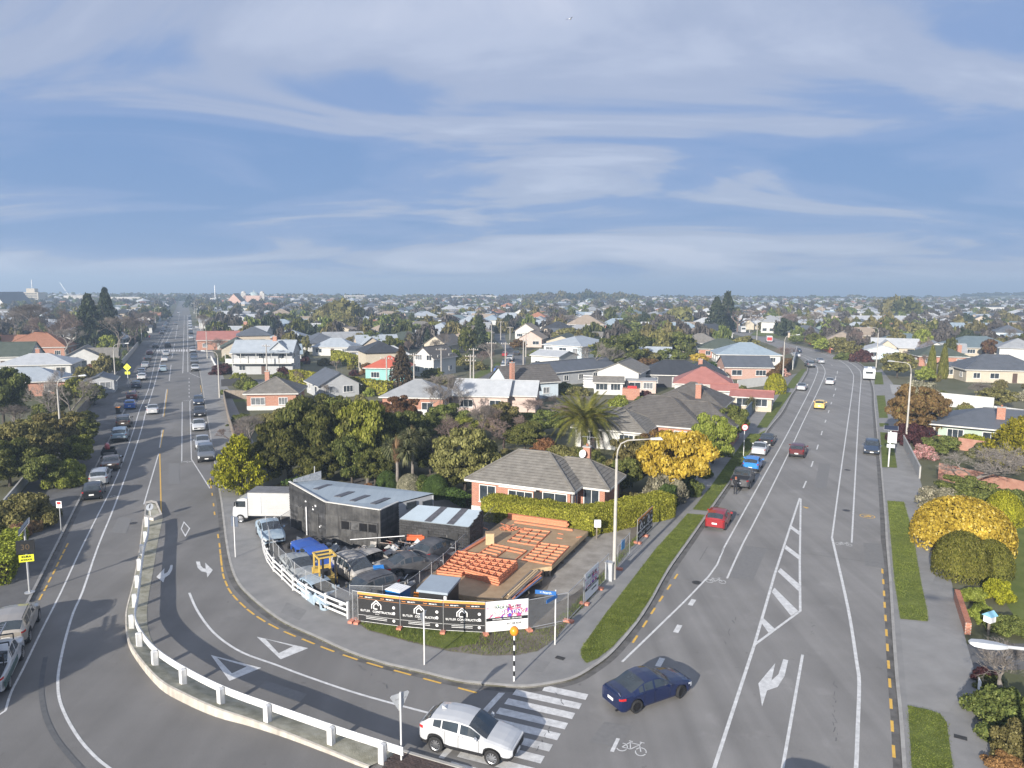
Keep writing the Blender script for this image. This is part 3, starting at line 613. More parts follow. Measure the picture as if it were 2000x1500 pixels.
    # door shut lines and handles follow the body side
    seams = []; handles = []
    def side_pt(x,t,s,o_=.004):
        rg = ring(x); f_ = t * 3; k = min(2,int(f_)); f_ -= k; a,b = rg[1 + k],rg[2 + k]
        return (x,s * (a[0] + (b[0] - a[0]) * f_ + o_),a[1] + (b[1] - a[1]) * f_)
    for s in (-1,1):
        for x in (c['B'],c['sw'][1] - .02,max(c['q'] - .12,xr + ra + .03)):
            sm = MB(); seams.append(sm)
            for k in range(6):
                a,b = side_pt(x,k / 6,s),side_pt(x,(k + 1) / 6,s)
                q = [(a[0] - .009,a[1],a[2]),(a[0] + .009,a[1],a[2]),(b[0] + .009,b[1],b[2]),(b[0] - .009,b[1],b[2])]
                sm.poly(q if s < 0 else q[::-1])
        for x in (c['B'] + .12,c['q'] + .0):
            p = side_pt(x,.86,s,.02); handles.append(MB().box(p[0],p[1],p[2],.18,.03,.035))
    res['seam'] = [q.mesh('door_seam',M_trim) for q in seams]; res['handle'] = [q.mesh('door_handle',P['white']) for q in handles]
    if c.get('rails'):
        rr = MB()
        for s in (-1,1):
            pts = []
            for x in np.linspace(c['C'][0] + .1,c['A'][1] - .1,6): rg = ring(x); pts.append((x,s * rg[8][0] * .95,rg[8][1] + .06))
            rr.tube(pts,.018,5)
        res['rails'] = rr.mesh('roof_rail',M_rimd)
    if c.get('tray'):
        a,b = c['tray']; tb = MB(); z = interp(c['top'],(a + b) / 2)
        tb.box((a + b) / 2,0,z - .02,b - a,c['W'] * .84,.09); res['tray'] = tb.mesh('tray_cover',M_trim)
    res['info'] = (xf,xr,W2,r,F,R,Hm)
    _cm[t] = res; return res
_wm = {}
def wheel_mesh(r,style):
    k = (round(r,3),style)
    if k in _wm: return _wm[k]
    wd = 0.21; mb = MB(); n = 24; prof = [(r * .62,-wd * .42),(r * .9,-wd / 2),(r,-wd * .38),(r,wd * .38),(r * .9,wd / 2),(r * .66,wd * .44)]
    Pp = []; Fc = []
    for q,y in prof:
        for i in range(n): a = 2 * PI * i / n; Pp.append((q * math.cos(a),y,q * math.sin(a)))
    for i in range(len(prof) - 1):
        for j in range(n): a = i * n + j; b = i * n + (j + 1) % n; Fc.append((a,a + n,b + n,b))
    Fc.append(tuple(range(n))[::1])
    mb.add(Pp,Fc); ty = mb.mesh('wheel',M_tyre,True,40)
    rm = MB(); m = 10; yo = wd * .34
    ri = r * .67
    for i in range(n):
        a0,a1 = 2 * PI * i / n,2 * PI * (i + 1) / n
        rm.quad(*[(q * math.cos(a),y,q * math.sin(a)) for q,y,a in ((ri,yo + .03,a0),(ri,yo + .03,a1),(ri * .86,yo + .015,a1),(ri * .86,yo + .015,a0))][::-1])
    ns = 5 if style == 'steel' else 10
    for i in range(ns):
        a = 2 * PI * i / ns; hw = .036 if ns == 10 else .085
        c_,s_ = math.cos(a),math.sin(a); t_ = (-s_,c_)
        q = [(ri * f * c_ + t_[0] * hw * g,yo + y,ri * f * s_ + t_[1] * hw * g) for f,g,y in ((.12,-.8,.04),(.9,-1,.02),(.9,1,.02),(.12,.8,.04))]
        rm.poly(q[::-1])
    rm.add([(.05 * math.cos(2 * PI * i / 10),yo + .045,.05 * math.sin(2 * PI * i / 10)) for i in range(10)],[tuple(range(10))[::-1]])
    _wm[k] = (ty,rm.mesh('rim',M_rim)); return _wm[k]
def car(t,col,p,heading,label,cat='car',group=None,lod=2,rim=None,z=0.0,name=None,tilt=None,steer=0.0,wheels=(1,1,1,1),hide=()):
    """p: centre on the ground; heading: vector the nose points along"""
    d = car_parts(t); xf,xr,W2,r,F,R,Hm = d['info']; pm = P[col] if isinstance(col,str) else col
    p = Vector((p[0],p[1],z)); rz = math.atan2(heading[1],heading[0])
    o = thing(name or {'suv': 'parked_suv','ute': 'pickup_truck','sedan': 'sedan_car','hatch': 'hatchback_car','wagon': 'station_wagon','cross': 'crossover_car','classic': 'old_sedan'}[t],label,cat,p,rz,group)
    if tilt: o.rotation_euler = (tilt[0],tilt[1],rz)
    body = put('body',d['body'],o,mat=pm)
    for nm in ('windscreen','rear_window'):
        if nm not in hide: put(nm,d[nm],o)
    for nm,me in d['side']:
        if nm in hide or (lod == 0 and nm == 'headlight'): continue
        put(nm,me,o)
    if 'trim' in d: put('wheel_arch_trim',d['trim'],o)
    put('grille',d['grille'],o); put('cabin_floor',d['under'],o)
    ty,rm = wheel_mesh(r,'alloy')
    for i,(x,s) in enumerate(((xf,1),(xf,-1),(xr,1),(xr,-1))):
        if not wheels[i]: continue
        wo = put('wheel',ty,o,(x,s * (W2 - .105),r),(0 if s > 0 else PI) + (steer if x > 0 else 0))
        if lod: put('rim',rm,wo,mat=rim)
    if lod:
        if 'plate' not in hide: put('number_plate',d['plate'],o); put('number_plate',d['platef'],o)
        for me in d['mirror']: put('wing_mirror',me,o,mat=pm if t != 'classic' else M_trim)
    if lod == 2:
        [put('door_seam',q,body) for q in d['seam']]; [put('door_handle',q,body,mat=pm) for q in d['handle']]
    if 'rails' in d: put('roof_rail',d['rails'],o)
    if 'tray' in d: put('tray_cover',d['tray'],o)
    return o
UL = Vector((-0.4385,1,0)).normalized(); UR = Vector((0.482,1,0)).normalized()
# --- the two cars at the crossing
a,b = G(853,1468),G(960,1494); u = (b - a).normalized(); nrm = Vector((-u.y,u.x,0)); c0 = (a + b) / 2 + nrm * 0.80
wc = car('cross','white',c0,u,'white crossover car waiting across the zebra crossing',lod=2,name='crossover_car')
fin = MB(); fin.add([(-1.35,-.03,1.5),(-1.35,.03,1.5),(-1.13,0,1.525),(-1.36,0,1.63)],[(0,1,3),(1,2,3),(2,0,3)]); fin.build('antenna_fin',P['white'],wc)
a,b = G(1243,1393),G(1330,1363); u = (b - a).normalized(); nrm = Vector((-u.y,u.x,0)); c0 = (a + b) / 2 + nrm * 0.80
bc = car('sedan','navy',c0,u,'dark blue sedan turning out past the zebra crossing',lod=2,rim=M_rimd,steer=rad(14))
sp = MB(); sp.tube([(-2.14,-.62,.95),(-2.17,-.5,1.06),(-2.17,.5,1.06),(-2.14,.62,.95)],.03,6); sp.build('boot_spoiler',P['navy'],bc)
ex = MB(); ex.tube([(-2.1,-.5,.26),(-2.33,-.5,.26)],.05,10); ex.build('exhaust_pipe',M_rimd,bc)
# --- bottom left corner
car('suv','champagne',G(32,1238),UL,'champagne silver SUV parked at the left edge of the picture behind the ladder ute')
ut = car('ute','white',G(-8,1322),UL,'dark green and white ute carrying a ladder at bottom left corner',cat='ute')
ld = MB()
for y in (-.22,.22): ld.bar((-2.0,y,1.98),(1.9,y,1.98),.05,.09)
for k in range(13): ld.bar((-1.9 + k * .3,-.22,1.98),(-1.9 + k * .3,.22,1.98),.03,.03)
lo_ = ld.build('ladder',M_rim,None,G(-8,1322),math.atan2(UL.y,UL.x)); tag(lo_,'aluminium ladder on the roof of the green ute','ladder')
rk_ = MB()
for x in (-1.7,-.4,.6): rk_.bar((x,-.75,1.9),(x,.75,1.9),.05,.06); rk_.bar((x,-.75,1.3),(x,-.75,1.9),.05,.05); rk_.bar((x,.75,1.3),(x,.75,1.9),.05,.05)
rk_.build('roof_rack',M_rimd,ut)
for s in (-.94,.94): MB().box(-1.2,s,.75,2.9,.03,.3).build('side_stripe',P['green'],ut)
MB().box(-2.76,0,.78,.04,1.5,.34).build('tail_stripe',P['green'],ut)
# --- left road, parked at the left kerb, tails towards us
PKL = 'cars parked along the left kerb of the left road'; PKR = 'cars parked along the right kerb of the left road'
for t,c,x,y,lb in (('hatch','black',184,969,'black hatchback parked nearest on the left kerb behind silver wagon'),
    ('wagon','silver',197,940,'silver station wagon parked between black hatchback and dark sedan'),
    ('classic','brown',219,911,'dark brown old sedan parked beside the small trailer'),
    ('suv','ice',236,858,'pale blue grey SUV parked in front of the dark off-roader'),
    ('suv','brown',243,832,'dark brown off-roader parked ahead of pale blue grey SUV'),
    ('hatch','blue',255,797,'mid blue hatchback parked by the footpath next to wheelie bin'),
    ('wagon','maroon',259,779,'maroon wagon parked just ahead of the mid blue hatchback'),
    ('hatch','darkblue',267,757,'dark blue hatchback parked level with the yellow diamond sign'),
    ('cross','white',278,742,'white crossover parked ahead of the dark blue hatchback'),
    ('wagon','silver',277,731,'silver wagon parked close ahead of the white crossover'),
    ('sedan','silver',284,717,'silver sedan parked behind two black cars on the left kerb'),
    ('sedan','black',289,704,'black sedan parked ahead of the silver sedan on the left kerb'),
    ('hatch','maroon',293,693,'maroon hatchback parked just before the far zebra crossing'),
    ('sedan','black',304,679,'black sedan parked just past the far zebra crossing')):
    car(t,c,G(x,y),UL,lb,group=PKL,lod=2 if y > 820 else 1 if y > 730 else 0)
for i,(x,y,c,t) in enumerate(((316,653,'black','sedan'),(319,646,'white','hatch'),(322,640,'grey','suv'),(325,634,'silver','wagon'),(328,629,'black','hatch'),(331,623,'white','sedan'),(334,618,'grey','sedan'))):
    car(t,c,G(x,y),UL,'small far car parked on the left kerb beyond the far zebra crossing',group='far cars on the left kerb',lod=0)
# trailer with a motorbike-like load
tr = thing('box_trailer','small low trailer with red load parked on the left road kerb','trailer',G(213,889),math.atan2(UL.y,UL.x))
mb = MB(); mb.box(0,0,.55,1.9,1.2,.08); mb.box(-.9,0,.7,.05,1.2,.3); mb.box(.9,0,.7,.05,1.2,.3); mb.box(0,.6,.7,1.9,.05,.3); mb.box(0,-.6,.7,1.9,.05,.3); mb.build('tray',M_trim,tr)
mb = MB(); mb.bar((.9,0,.5),(2.0,0,.45),.08,.08); mb.build('drawbar',M_trim,tr)
for s in (.7,-.7): put('wheel',wheel_mesh(.28,'steel')[0],tr,(-.1,s,.28))
mb = MB(); mb.tube([(-.6,0,.6),(-.5,.1,1.1),(.1,.15,1.25),(.5,0,1.0)],[.2,.3,.25,.15],8); mb.build('load',P['red'],tr,smooth=True)
# --- moving on the left road
for t,c,x,y,away,lb in (('sedan','white',299,806,1,'white sedan driving away alone in the left road near lane'),
    ('hatch','ice',319,725,1,'pale blue hatchback driving away below the far zebra crossing'),
    ('sedan','white',322,705,1,'white sedan driving away ahead of the pale blue hatchback'),
    ('sedan','silver',325,694,1,'silver sedan slowing at the far zebra crossing'),
    ('suv','black',328,678,1,'black SUV driving away just past the far zebra crossing'),
    ('sedan','grey',343,634,1,'small dark car far down the middle of the left road'),
    ('sedan','silver',349,612,1,'tiny silver car at the far end of the left road')):
    car(t,c,G(x,y),UL * away,lb,lod=1 if y > 790 else 0)
# --- left road, parked at the right kerb, noses towards us
for t,c,x,y,lb in (('suv','grey',403,897,'dark grey SUV parked nearest beside the golden conifer'),
    ('sedan','silver',396,872,'silver sedan parked close behind the dark grey SUV'),
    ('sedan','white',388.5,838,'white sedan parked behind the black car on the right kerb'),
    ('sedan','black',390,811,'black car parked between white sedan and dark blue car'),
    ('hatch','darkblue',388,789,'dark blue car parked at the head of the row after the side street'),
    ('cross','white',381.5,724,'white crossover parked just past the side street'),
    ('suv','grey',380,711,'dark grey SUV parked behind the white crossover past the side street'),
    ('suv','darkblue',379,702,'dark blue SUV parked behind a white van'),
    ('suv','white',377,689,'white high-roofed van parked level with the far zebra crossing'),
    ('sedan','white',373.5,662,'white sedan parked first beyond the far zebra crossing on the right')):
    car(t,c,G(x,y),-UL,lb,group=PKR,lod=2 if y > 820 else 1 if y > 770 else 0)
for i,(x,y,c,t) in enumerate(((372.8,652,'black','sedan'),(372.3,645,'white','hatch'),(372,639,'silver','sedan'),(371.6,634,'white','wagon'),(371.3,629,'white','hatch'),(371,624,'grey','sedan'),(370.5,619,'silver','sedan'))):
    car(t,c,G(x,y),-UL,'small far car parked on the right kerb of the left road beyond the crossing',group='far cars on the right kerb',lod=0)
# --- right road
PRL = 'cars parked along the left kerb of the right road'
for t,c,x,y,lb in (('hatch','red',1403,1024,'dark red hatchback parked alone beside the long grass verge'),
    ('cross','brightblue',1470,916,'bright blue hatchback parked ahead of the black ute'),
    ('sedan','white',1485,884,'white sedan parked between blue hatchback and dark car'),
    ('sedan','black',1499,866,'black sedan parked ahead of the white sedan on the right road'),
    ('sedan','silver',1566,761,'silver sedan parked by the verge before the bend')):
    car(t,c,G(x,y),UR,lb,group=PRL,lod=2 if y > 1000 else 1)
pu = car('ute','charcoal',G(1451,946),UR,'black double-cab ute with open tailgate beside standing person',cat='ute',group=PRL)
for t,c,x,y,h,lb in (('cross','maroon',1558,889,UR,'dark red crossover driving away in the right road lane'),
    ('hatch','yellow',1601,797,UR,'small yellow hatchback driving away on the right road'),
    ('sedan','white',1621,750,UR,'white sedan driving away just before the right road bend'),
    ('sedan','silver',1600,709,Vector((.12,1,0)),'silver sedan entering the bend of the right road'),
    ('suv','grey',1581,717,Vector((.2,1,0)),'dark grey off-roader parked on the inside of the right road bend'),
    ('sedan','white',1554,697,Vector((.1,1,0)),'white sedan parked by the white boundary wall at the bend'),
    ('sedan','darkblue',1557,688,Vector((.1,1,0)),'dark blue sedan just past the bend of the right road')):
    car(t,c,G(x,y),h,lb,lod=1)
car('wagon','darkblue',G(1702,883),-UR,'dark blue grey people mover parked facing us at the right kerb')
# white motorhome
mh = thing('caravan','white caravan with rounded back parked on the right road bend','caravan',G(1697,741),math.atan2(UR.y,UR.x))
mb = MB(); prof = [(-2.6,.45),(-2.65,1.2),(-2.5,2.3),(-2.2,2.62),(2.3,2.62),(2.6,2.2),(2.65,.9),(2.5,.45)]
mb.add([(x,-1.15,z) for x,z in prof] + [(x,1.15,z) for x,z in prof],[tuple(range(8)),tuple(range(15,7,-1))] + [(i,i + 8,(i + 1) % 8 + 8,(i + 1) % 8) for i in range(8)]); mb.build('body',P['white'],mh)
mb = MB(); mb.box(-2.62,0,1.75,.06,1.4,.5); mb.build('rear_window',M_glass,mh)
for s in (1,-1): mb = MB(); mb.box(.2,s * 1.15,1.7,1.2,.04,.55); mb.build('side_window',M_glass,mh); put('wheel',wheel_mesh(.33,'steel')[0],mh,(-.3,s * 1.05,.33))
mb = MB(); mb.box(-.2,0,2.7,.8,.7,.14); mb.build('roof_vent',P['silver'],mh)
# middle street
for i,(t,c,x,y,lb) in enumerate((('sedan','blue',973,726,'blue car on the middle street'),('wagon','silver',986,719,'silver wagon behind the blue car on the middle street'),('sedan','white',988,711,'white sedan third in row on the middle street'),('suv','white',997,705,'white SUV fourth in row on the middle street'),('hatch','red',987,696,'bright red hatchback at the end of the middle street row'),('sedan','black',1010,694,'black sedan parked across from the red hatchback'),('sedan','white',998,722,'white sedan parked by the low grey block on the middle street'))):
    car(t,c,G(x,y),Vector((.12,1,0)),lb,lod=0)
# ================================================================ street furniture
M_wpost = mat('white_painted_post',(0.62,0.62,0.61),0.6,col2=(0.74,0.74,0.73),scale=2,detail=7,streak=((7,7,0.8),0.25))
M_galv = mat('galvanised_steel',(0.42,0.43,0.44),0.45,metal=0.55,col2=(0.55,0.56,0.57),scale=3,detail=6)
M_signback = mat('sign_back',(0.48,0.50,0.52),0.5,var=0.08,metal=0.3)
M_pole = mat('concrete_pole',(0.36,0.34,0.31),0.85,col2=(0.50,0.48,0.44),scale=1.5,detail=7,streak=((4,4,0.3),0.2))
M_wood = mat('weathered_wood',(0.16,0.13,0.10),0.9,col2=(0.28,0.24,0.20),scale=3,detail=8,streak=((6,6,0.4),0.3))
M_orange = mat('beacon_orange',(0.85,0.28,0.02),0.3,var=0.05,spec=0.5)
M_bsign = mat('street_sign_blue',(0.02,0.12,0.36),0.5,var=0.05)
M_lett = mat('white_lettering',(0.78,0.78,0.78),0.6,var=0.03)
M_dark = mat('dark_plate',(0.015,0.016,0.018),0.5,var=0.2)
M_fluo = mat('school_yellow',(0.72,0.72,0.03),0.55,var=0.05)
M_panel = mat('solar_panel',(0.012,0.018,0.04),0.12,var=0.3,scale=10,spec=0.7)
M_redp = mat('sign_red',(0.5,0.02,0.02),0.5,var=0.05)
M_moss = mat('mossy_chip',(0.21,0.20,0.14),0.95,col2=(0.44,0.42,0.34),scale=1.4,detail=10,bump=0.8,bscale=18)
def height_at(px,py,ytop):
    b = G(px,py); c = b.y; lo,hi = 0.0,60.0
    def yy(zz):
        dep = c * math.cos(PITCH) + (CAM_H - zz) * math.sin(PITCH)
        y = ((CAM_H - zz) * math.cos(PITCH) - c * math.sin(PITCH)) / dep; x = b.x / dep
        return 750 + FPX * (math.sin(ROLL) * x + math.cos(ROLL) * y)
    for _ in range(40):
        m = (lo + hi) / 2
        if yy(m) > ytop: lo = m
        else: hi = m
    return lo
# ---- island with retaining edge, guard rail
posts_px = [(286,1026),(284,1055),(277,1082),(272,1111),(268,1144),(263,1182),(257,1225),(272,1262),(303,1300),(358,1337),(432,1377),(523,1411),(647,1450),(747,1481)]
isl_l = smooth_pts(GG([(279,1016),(271,1081),(259,1143),(249,1182),(245,1208),(248,1251),(265,1288),(310,1343),(359,1373),(421,1400),(486,1418),(560,1442),(640,1472),(690,1492),(720,1503)]),4)
isl_r = smooth_pts(GG([(318,1013),(308,1060),(300,1110),(291,1160),(287,1200),(292,1240),(312,1275),(350,1310),(410,1343),(480,1372),(560,1396),(640,1420),(700,1440),(750,1460),(778,1472)]),4)
mb = MB(); nI = len(isl_l)
hl = [0.12 + 0.34 * math.exp(-((i / nI - 0.56) / 0.2) ** 2) for i in range(nI)]
for i in range(nI - 1):
    a,b,c,d = isl_l[i],isl_l[i + 1],isl_r[i + 1],isl_r[i]
    mb.quad((a.x,a.y,0),(a.x,a.y,hl[i]),(b.x,b.y,hl[i + 1]),(b.x,b.y,0),1)
    a2,b2 = a + (d - a) * .07,b + (c - b) * .07
    mb.quad((a.x,a.y,hl[i]),(a2.x,a2.y,hl[i] + .01),(b2.x,b2.y,hl[i + 1] + .01),(b.x,b.y,hl[i + 1]),1)
    mb.quad((a2.x,a2.y,hl[i]),(d.x,d.y,.012),(c.x,c.y,.012),(b2.x,b2.y,hl[i + 1]),0)
tag(mb.build('traffic_island',[M_moss,M_pale]),kind='structure')
def isl_z(p):
    k = min(range(nI),key=lambda i: (isl_l[i] - p).length); a = isl_l[k]; b = isl_r[k]; t = max(0,min(1,(p - a).dot(b - a) / max(1e-6,(b - a).length_squared)))
    return hl[k] * (1 - t)
pw = []
for q in posts_px:
    p = G(*q,0.2); p.z = 0; pw.append(Vector((p.x,p.y,isl_z(p))))
gr = thing('guard_rail','white timber-posted guard rail curving along the traffic island','guard rail',pw[6])
pc = smooth_pts(pw,5); o0 = pw[6]
for i,p in enumerate(pw):
    t = (pw[min(i + 1,len(pw) - 1)] - pw[max(i - 1,0)]).normalized(); rz = math.atan2(t.y,t.x)
    b_ = MB(); b_.box(0,0,.33,.25,.26,.82); 
    b_.add([(-.125,-.13,.74),(.125,-.13,.74),(.125,.13,.74),(-.125,.13,.74),(-.08,-.09,.79),(.08,-.09,.79),(.08,.09,.79),(-.08,.09,.79)],[(4,5,6,7),(0,1,5,4),(1,2,6,5),(2,3,7,6),(3,0,4,7)])
    b_.build('post',M_wpost,gr,p - o0,rz)
rl = [p.lerp(p,0) for p in pc]; t0 = (pw[-1] - pw[-2]).normalized(); rl.append(pw[-1] + t0 * .9)
side = offset(rl,0.19); side = [Vector((a.x,a.y,b.z)) for a,b in zip(side,rl)]
prof = [(0.0,.40),(.06,.44),(.06,.52),(0.0,.56),(0.0,.62),(.06,.66),(.06,.74),(0.0,.78),(-.02,.78),(-.02,.40)]
mb = MB(); V = []
for i,p in enumerate(side):
    t = (side[min(i + 1,len(side) - 1)] - side[max(i - 1,0)]).normalized(); n_ = Vector((-t.y,t.x,0))
    V += [p + n_ * a + Vector((0,0,z)) - o0 for a,z in prof]
np_ = len(prof)
mb.add(V,[(i * np_ + k,i * np_ + (k + 1) % np_,(i + 1) * np_ + (k + 1) % np_,(i + 1) * np_ + k) for i in range(len(side) - 1) for k in range(np_)])
mb.build('rail_beam',M_wpost,gr,smooth=True,angle=40)
# head of the island: kerbed nose with keep-left disc
nose = thing('island_nose','pale concrete nose block at the tip of the traffic island','kerb block',G(297,1000))
c0 = G(297,1000); rg = [p - c0 for p in GG([(281,1016),(283,985),(296,982),(307,985),(318,1011),(300,1019)])]
mb = MB(); inn = [p * .72 for p in rg]
for i in range(6):
    j = (i + 1) % 6
    mb.quad((rg[i].x,rg[i].y,0),(rg[j].x,rg[j].y,0),(rg[j].x * .96,rg[j].y * .96,.28),(rg[i].x * .96,rg[i].y * .96,.28))
    mb.quad((rg[i].x * .96,rg[i].y * .96,.28),(rg[j].x * .96,rg[j].y * .96,.28),(inn[j].x,inn[j].y,.26),(inn[i].x,inn[i].y,.26))
mb.build('kerb',M_pale,nose); MB().flat(inn,.2).build('fill',M_moss,nose)
def sign_post(name,label,px,h,cat='sign',r=.04,m=None,base=0.12,group=None):
    p = G(*px,base); t = thing(name,label,cat,p,0,group)
    MB().tube([(0,0,0),(0,0,h)],r,8).build('pole',m or M_wpost,t,smooth=True,angle=50)
    return t
def disc(r,n=20,y=0.0,z=0.0,t=.012):
    mb = MB(); V = [(r * math.cos(2 * PI * i / n),y - t,z + r * math.sin(2 * PI * i / n)) for i in range(n)] + [(r * math.cos(2 * PI * i / n),y + t,z + r * math.sin(2 * PI * i / n)) for i in range(n)]
    mb.add(V,[tuple(range(n)),tuple(range(2 * n - 1,n - 1,-1))] + [(i,i + n,(i + 1) % n + n,(i + 1) % n) for i in range(n)]); return mb
FACE = rad(90)
def letters(txt,size,m,parent,loc,rz=0.0,bold=0.0,tilt=PI / 2):
    o = put('lettering',text_mesh(txt,size,m,bold=bold),parent,loc,rot=(tilt,0,rz)); return o
s = sign_post('keep_left_sign','round white sign tilted back on the island nose',(294,1009),.55,base=.2)
d_ = disc(.31,z=0).build('plate',mat('dull_sign_face',(.26,.28,.31),.6),s,(0,-.04,.85)); d_.rotation_euler = (rad(-35),0,0)
mb = MB(); mb.box(0,-.02,.05,.09,.02,.34); mb.build('arrow',M_dark,d_)
# ---- school speed display on the left
t = sign_post('speed_display_sign','solar powered black speed display with yellow school plate on left footpath',(58,1157),4.3,r=.065,m=M_galv)
t.rotation_euler.z = rad(20)
mb = MB(); mb.box(0,-.1,3.05,1.0,.16,.85); b_ = mb.build('display_box',M_dark,t); letters('30',.52,mat('led_amber_off',(0.10,0.07,0.04),0.6,var=.1),b_,(0,-.19,3.05))
mb = MB(); mb.box(0,-.08,2.3,.82,.03,.46); b_ = mb.build('school_plate',M_fluo,t); letters('KURA',.2,M_dark,b_,(0,-.105,2.4),bold=.006); letters('SCHOOL',.16,M_dark,b_,(0,-.105,2.2),bold=.005)
mb = MB(); mb.box(0,0,0,.95,.75,.04); b_ = mb.build('solar_panel',M_panel,t,(-.05,.05,4.35)); b_.rotation_euler = (rad(15),rad(-52),0)
mb = MB(); mb.box(0,0,-.005,1.02,.82,.03); mb.build('frame',M_galv,b_,(0,0,-.03))
mb = MB(); mb.lathe([(.3,0),(.3,.03),(.07,.05)],12); mb.build('base_plate',M_galv,t)
# parking sign, diamond, shed-side sign, corner sign, give way
t = sign_post('parking_sign','small white parking sign with red border on left footpath',(120,1040),2.5,m=M_galv)
mb = MB(); mb.box(0,-.05,2.3,.42,.02,.55); p_ = mb.build('plate',M_lett,t); mb = MB(); mb.box(0,-.062,2.42,.3,.01,.2); mb.build('symbol',M_redp,p_); letters('P',.22,M_dark,p_,(0,-.066,2.2))
t = sign_post('crossing_warning_sign','yellow diamond pedestrian warning sign on left footpath',(251,756),4.2,r=.06)
mb = MB(); mb.add([(0,-.06,3.1),(.75,-.06,3.85),(0,-.06,4.6),(-.75,-.06,3.85),(0,-.02,3.1),(.75,-.02,3.85),(0,-.02,4.6),(-.75,-.02,3.85)],[(0,1,2,3),(7,6,5,4),(0,4,5,1),(1,5,6,2),(2,6,7,3),(3,7,4,0)]); p_ = mb.build('diamond_plate',M_fluo,t)
mb = MB(); mb.box(0,-.07,3.75,.12,.01,.5); mb.box(0,-.07,4.1,.16,.01,.16); mb.build('walker_symbol',M_dark,p_)
mb = MB(); mb.box(0,-.04,2.75,1.0,.03,.5); mb.build('lower_plate',M_fluo,t)
t = sign_post('road_sign','grey sign plate on white pole standing beside the truck',(460,1088),3.0)
mb = MB(); mb.box(0,.06,2.65,.62,.02,.75); b_ = mb.build('plate',mat('slate_plate',(0.10,0.12,0.16),.5,var=.1),t); t.rotation_euler.z = rad(-20)
t = sign_post('road_sign','small grey edge-on sign on white pole before the banner fence',(829,1298),2.9)
t.rotation_euler.z = rad(62)
mb = MB(); mb.add([(-.32,.05,2.85),(.32,.05,2.85),(.0,.05,2.2),(-.32,.07,2.85),(.32,.07,2.85),(.0,.07,2.2)],[(0,2,1),(3,4,5),(0,1,4,3),(1,2,5,4),(2,0,3,5)]); mb.build('plate',M_signback,t)
t = sign_post('give_way_sign','grey back of a triangular give way sign at the island end',(784,1484),3.0)
t.rotation_euler.z = rad(35)
T_ = [(-.43,2.85),(-.37,2.93),(.37,2.93),(.43,2.85),(.05,2.17),(-.05,2.17)]
mb = MB(); mb.add([(x,.05,z) for x,z in T_] + [(x,.07,z) for x,z in T_],[tuple(range(6)),tuple(range(11,5,-1))] + [(i,i + 6,(i + 1) % 6 + 6,(i + 1) % 6) for i in range(6)]); mb.build('plate',M_signback,t)
mb = MB(); mb.box(0,.045,2.7,.5,.03,.04); mb.box(0,.045,2.45,.25,.03,.04); mb.build('bracket',M_galv,t)
# belisha beacon
t = thing('crossing_beacon','black and white banded pole with orange globe at the zebra crossing','beacon',G(1004,1330,.12))
for k in range(9): MB().tube([(0,0,k * .27),(0,0,k * .27 + .27)],.045,10,cap=(k == 8)).build('band',M_lett if k % 2 == 0 else M_dark,t,smooth=True,angle=50)
mb = MB(); mb.lathe([(0.001,2.40),(.12,2.42),(.2,2.52),(.225,2.63),(.2,2.75),(.12,2.84),(.001,2.86)],18); mb.build('globe',M_orange,t,smooth=True)
# street name post
t = sign_post('street_name_sign','white pole with two blue street name blades at the site corner',(1084,1259),3.15)
b_ = MB().box(0,0,0,1.15,.03,.22).build('name_blade',M_bsign,t,(-.55,-.05,3.02),rad(-12)); letters('< North',.19,M_lett,b_,(0,-.022,0))
b_ = MB().box(0,0,0,1.0,.03,.2).build('name_blade',M_bsign,t,(-.22,-.32,2.78),rad(52))
# speed limit
t = sign_post('speed_limit_sign','round red-ringed 50 speed limit sign on the right road verge',(1452,891),3.6)
disc(.38,z=3.45,y=-.06).build('plate',M_redp,t); disc(.30,z=3.45,y=-.085).build('face',M_lett,t); letters('50',.32,M_dark,t,(0,-.105,3.45),bold=.006)
t = sign_post('solar_speed_sign','solar panel speed sign on white pole on the right verge',(1735,912),4.3,r=.075)
t.rotation_euler.z = rad(-26)
b_ = MB().box(0,0,0,1.35,.75,.04).build('solar_panel',M_panel,t,(0,-.05,4.4)); b_.rotation_euler = (rad(28),0,0); MB().box(0,0,-.03,1.42,.82,.03).build('frame',M_galv,b_)
MB().box(.18,.12,3.3,.9,.12,1.2).build('display_box',M_signback,t); MB().box(.1,.1,2.35,.8,.04,.4).build('lower_plate',M_signback,t)
# ---- street lamps
def lamp(px,ytop,ang,label,arm=2.2,m=None,group='street lamps',base=.12,h=None):
    p = G(*px,base); hh = h or height_at(px[0],px[1],ytop)
    hh = max(7.5,min(11.5,hh)); t = thing('street_lamp',label,'street lamp',p,ang,group)
    MB().tube([(0,0,0),(0,0,1.2),(0,0,hh * .86)],[.15,.13,.085],10).build('pole',m or M_pole,t,smooth=True,angle=50)
    c = [(0,0,hh * .86),(.06,0,hh * .92),(.25,0,hh * .965),(.7,0,hh * .99),(arm,0,hh + .05)]
    MB().tube(c,[.06,.055,.05,.045,.04],8).build('arm',m or M_pole,t,smooth=True)
    mb = MB(); L_ = .75; V = [(arm - .05,-.06,hh - .0),(arm - .05,.06,hh),(arm + L_,.13,hh + .04),(arm + L_,-.13,hh + .04),(arm - .05,-.06,hh + .12),(arm - .05,.06,hh + .12),(arm + L_ * .8,.12,hh + .2),(arm + L_ * .8,-.12,hh + .2)]
    mb.add(V,[(0,1,2,3),(7,6,5,4),(0,4,5,1),(1,5,6,2),(2,6,7,3),(3,7,4,0)]); mb.build('lamp_head',M_signback,t)
    return t
lamp((1199,1131),858,rad(-10),'tall grey street lamp beside the electrical cabinet at the building site')
lamp((1769,868),708,rad(176),'tall grey street lamp by the copper-leaved tree on the right')
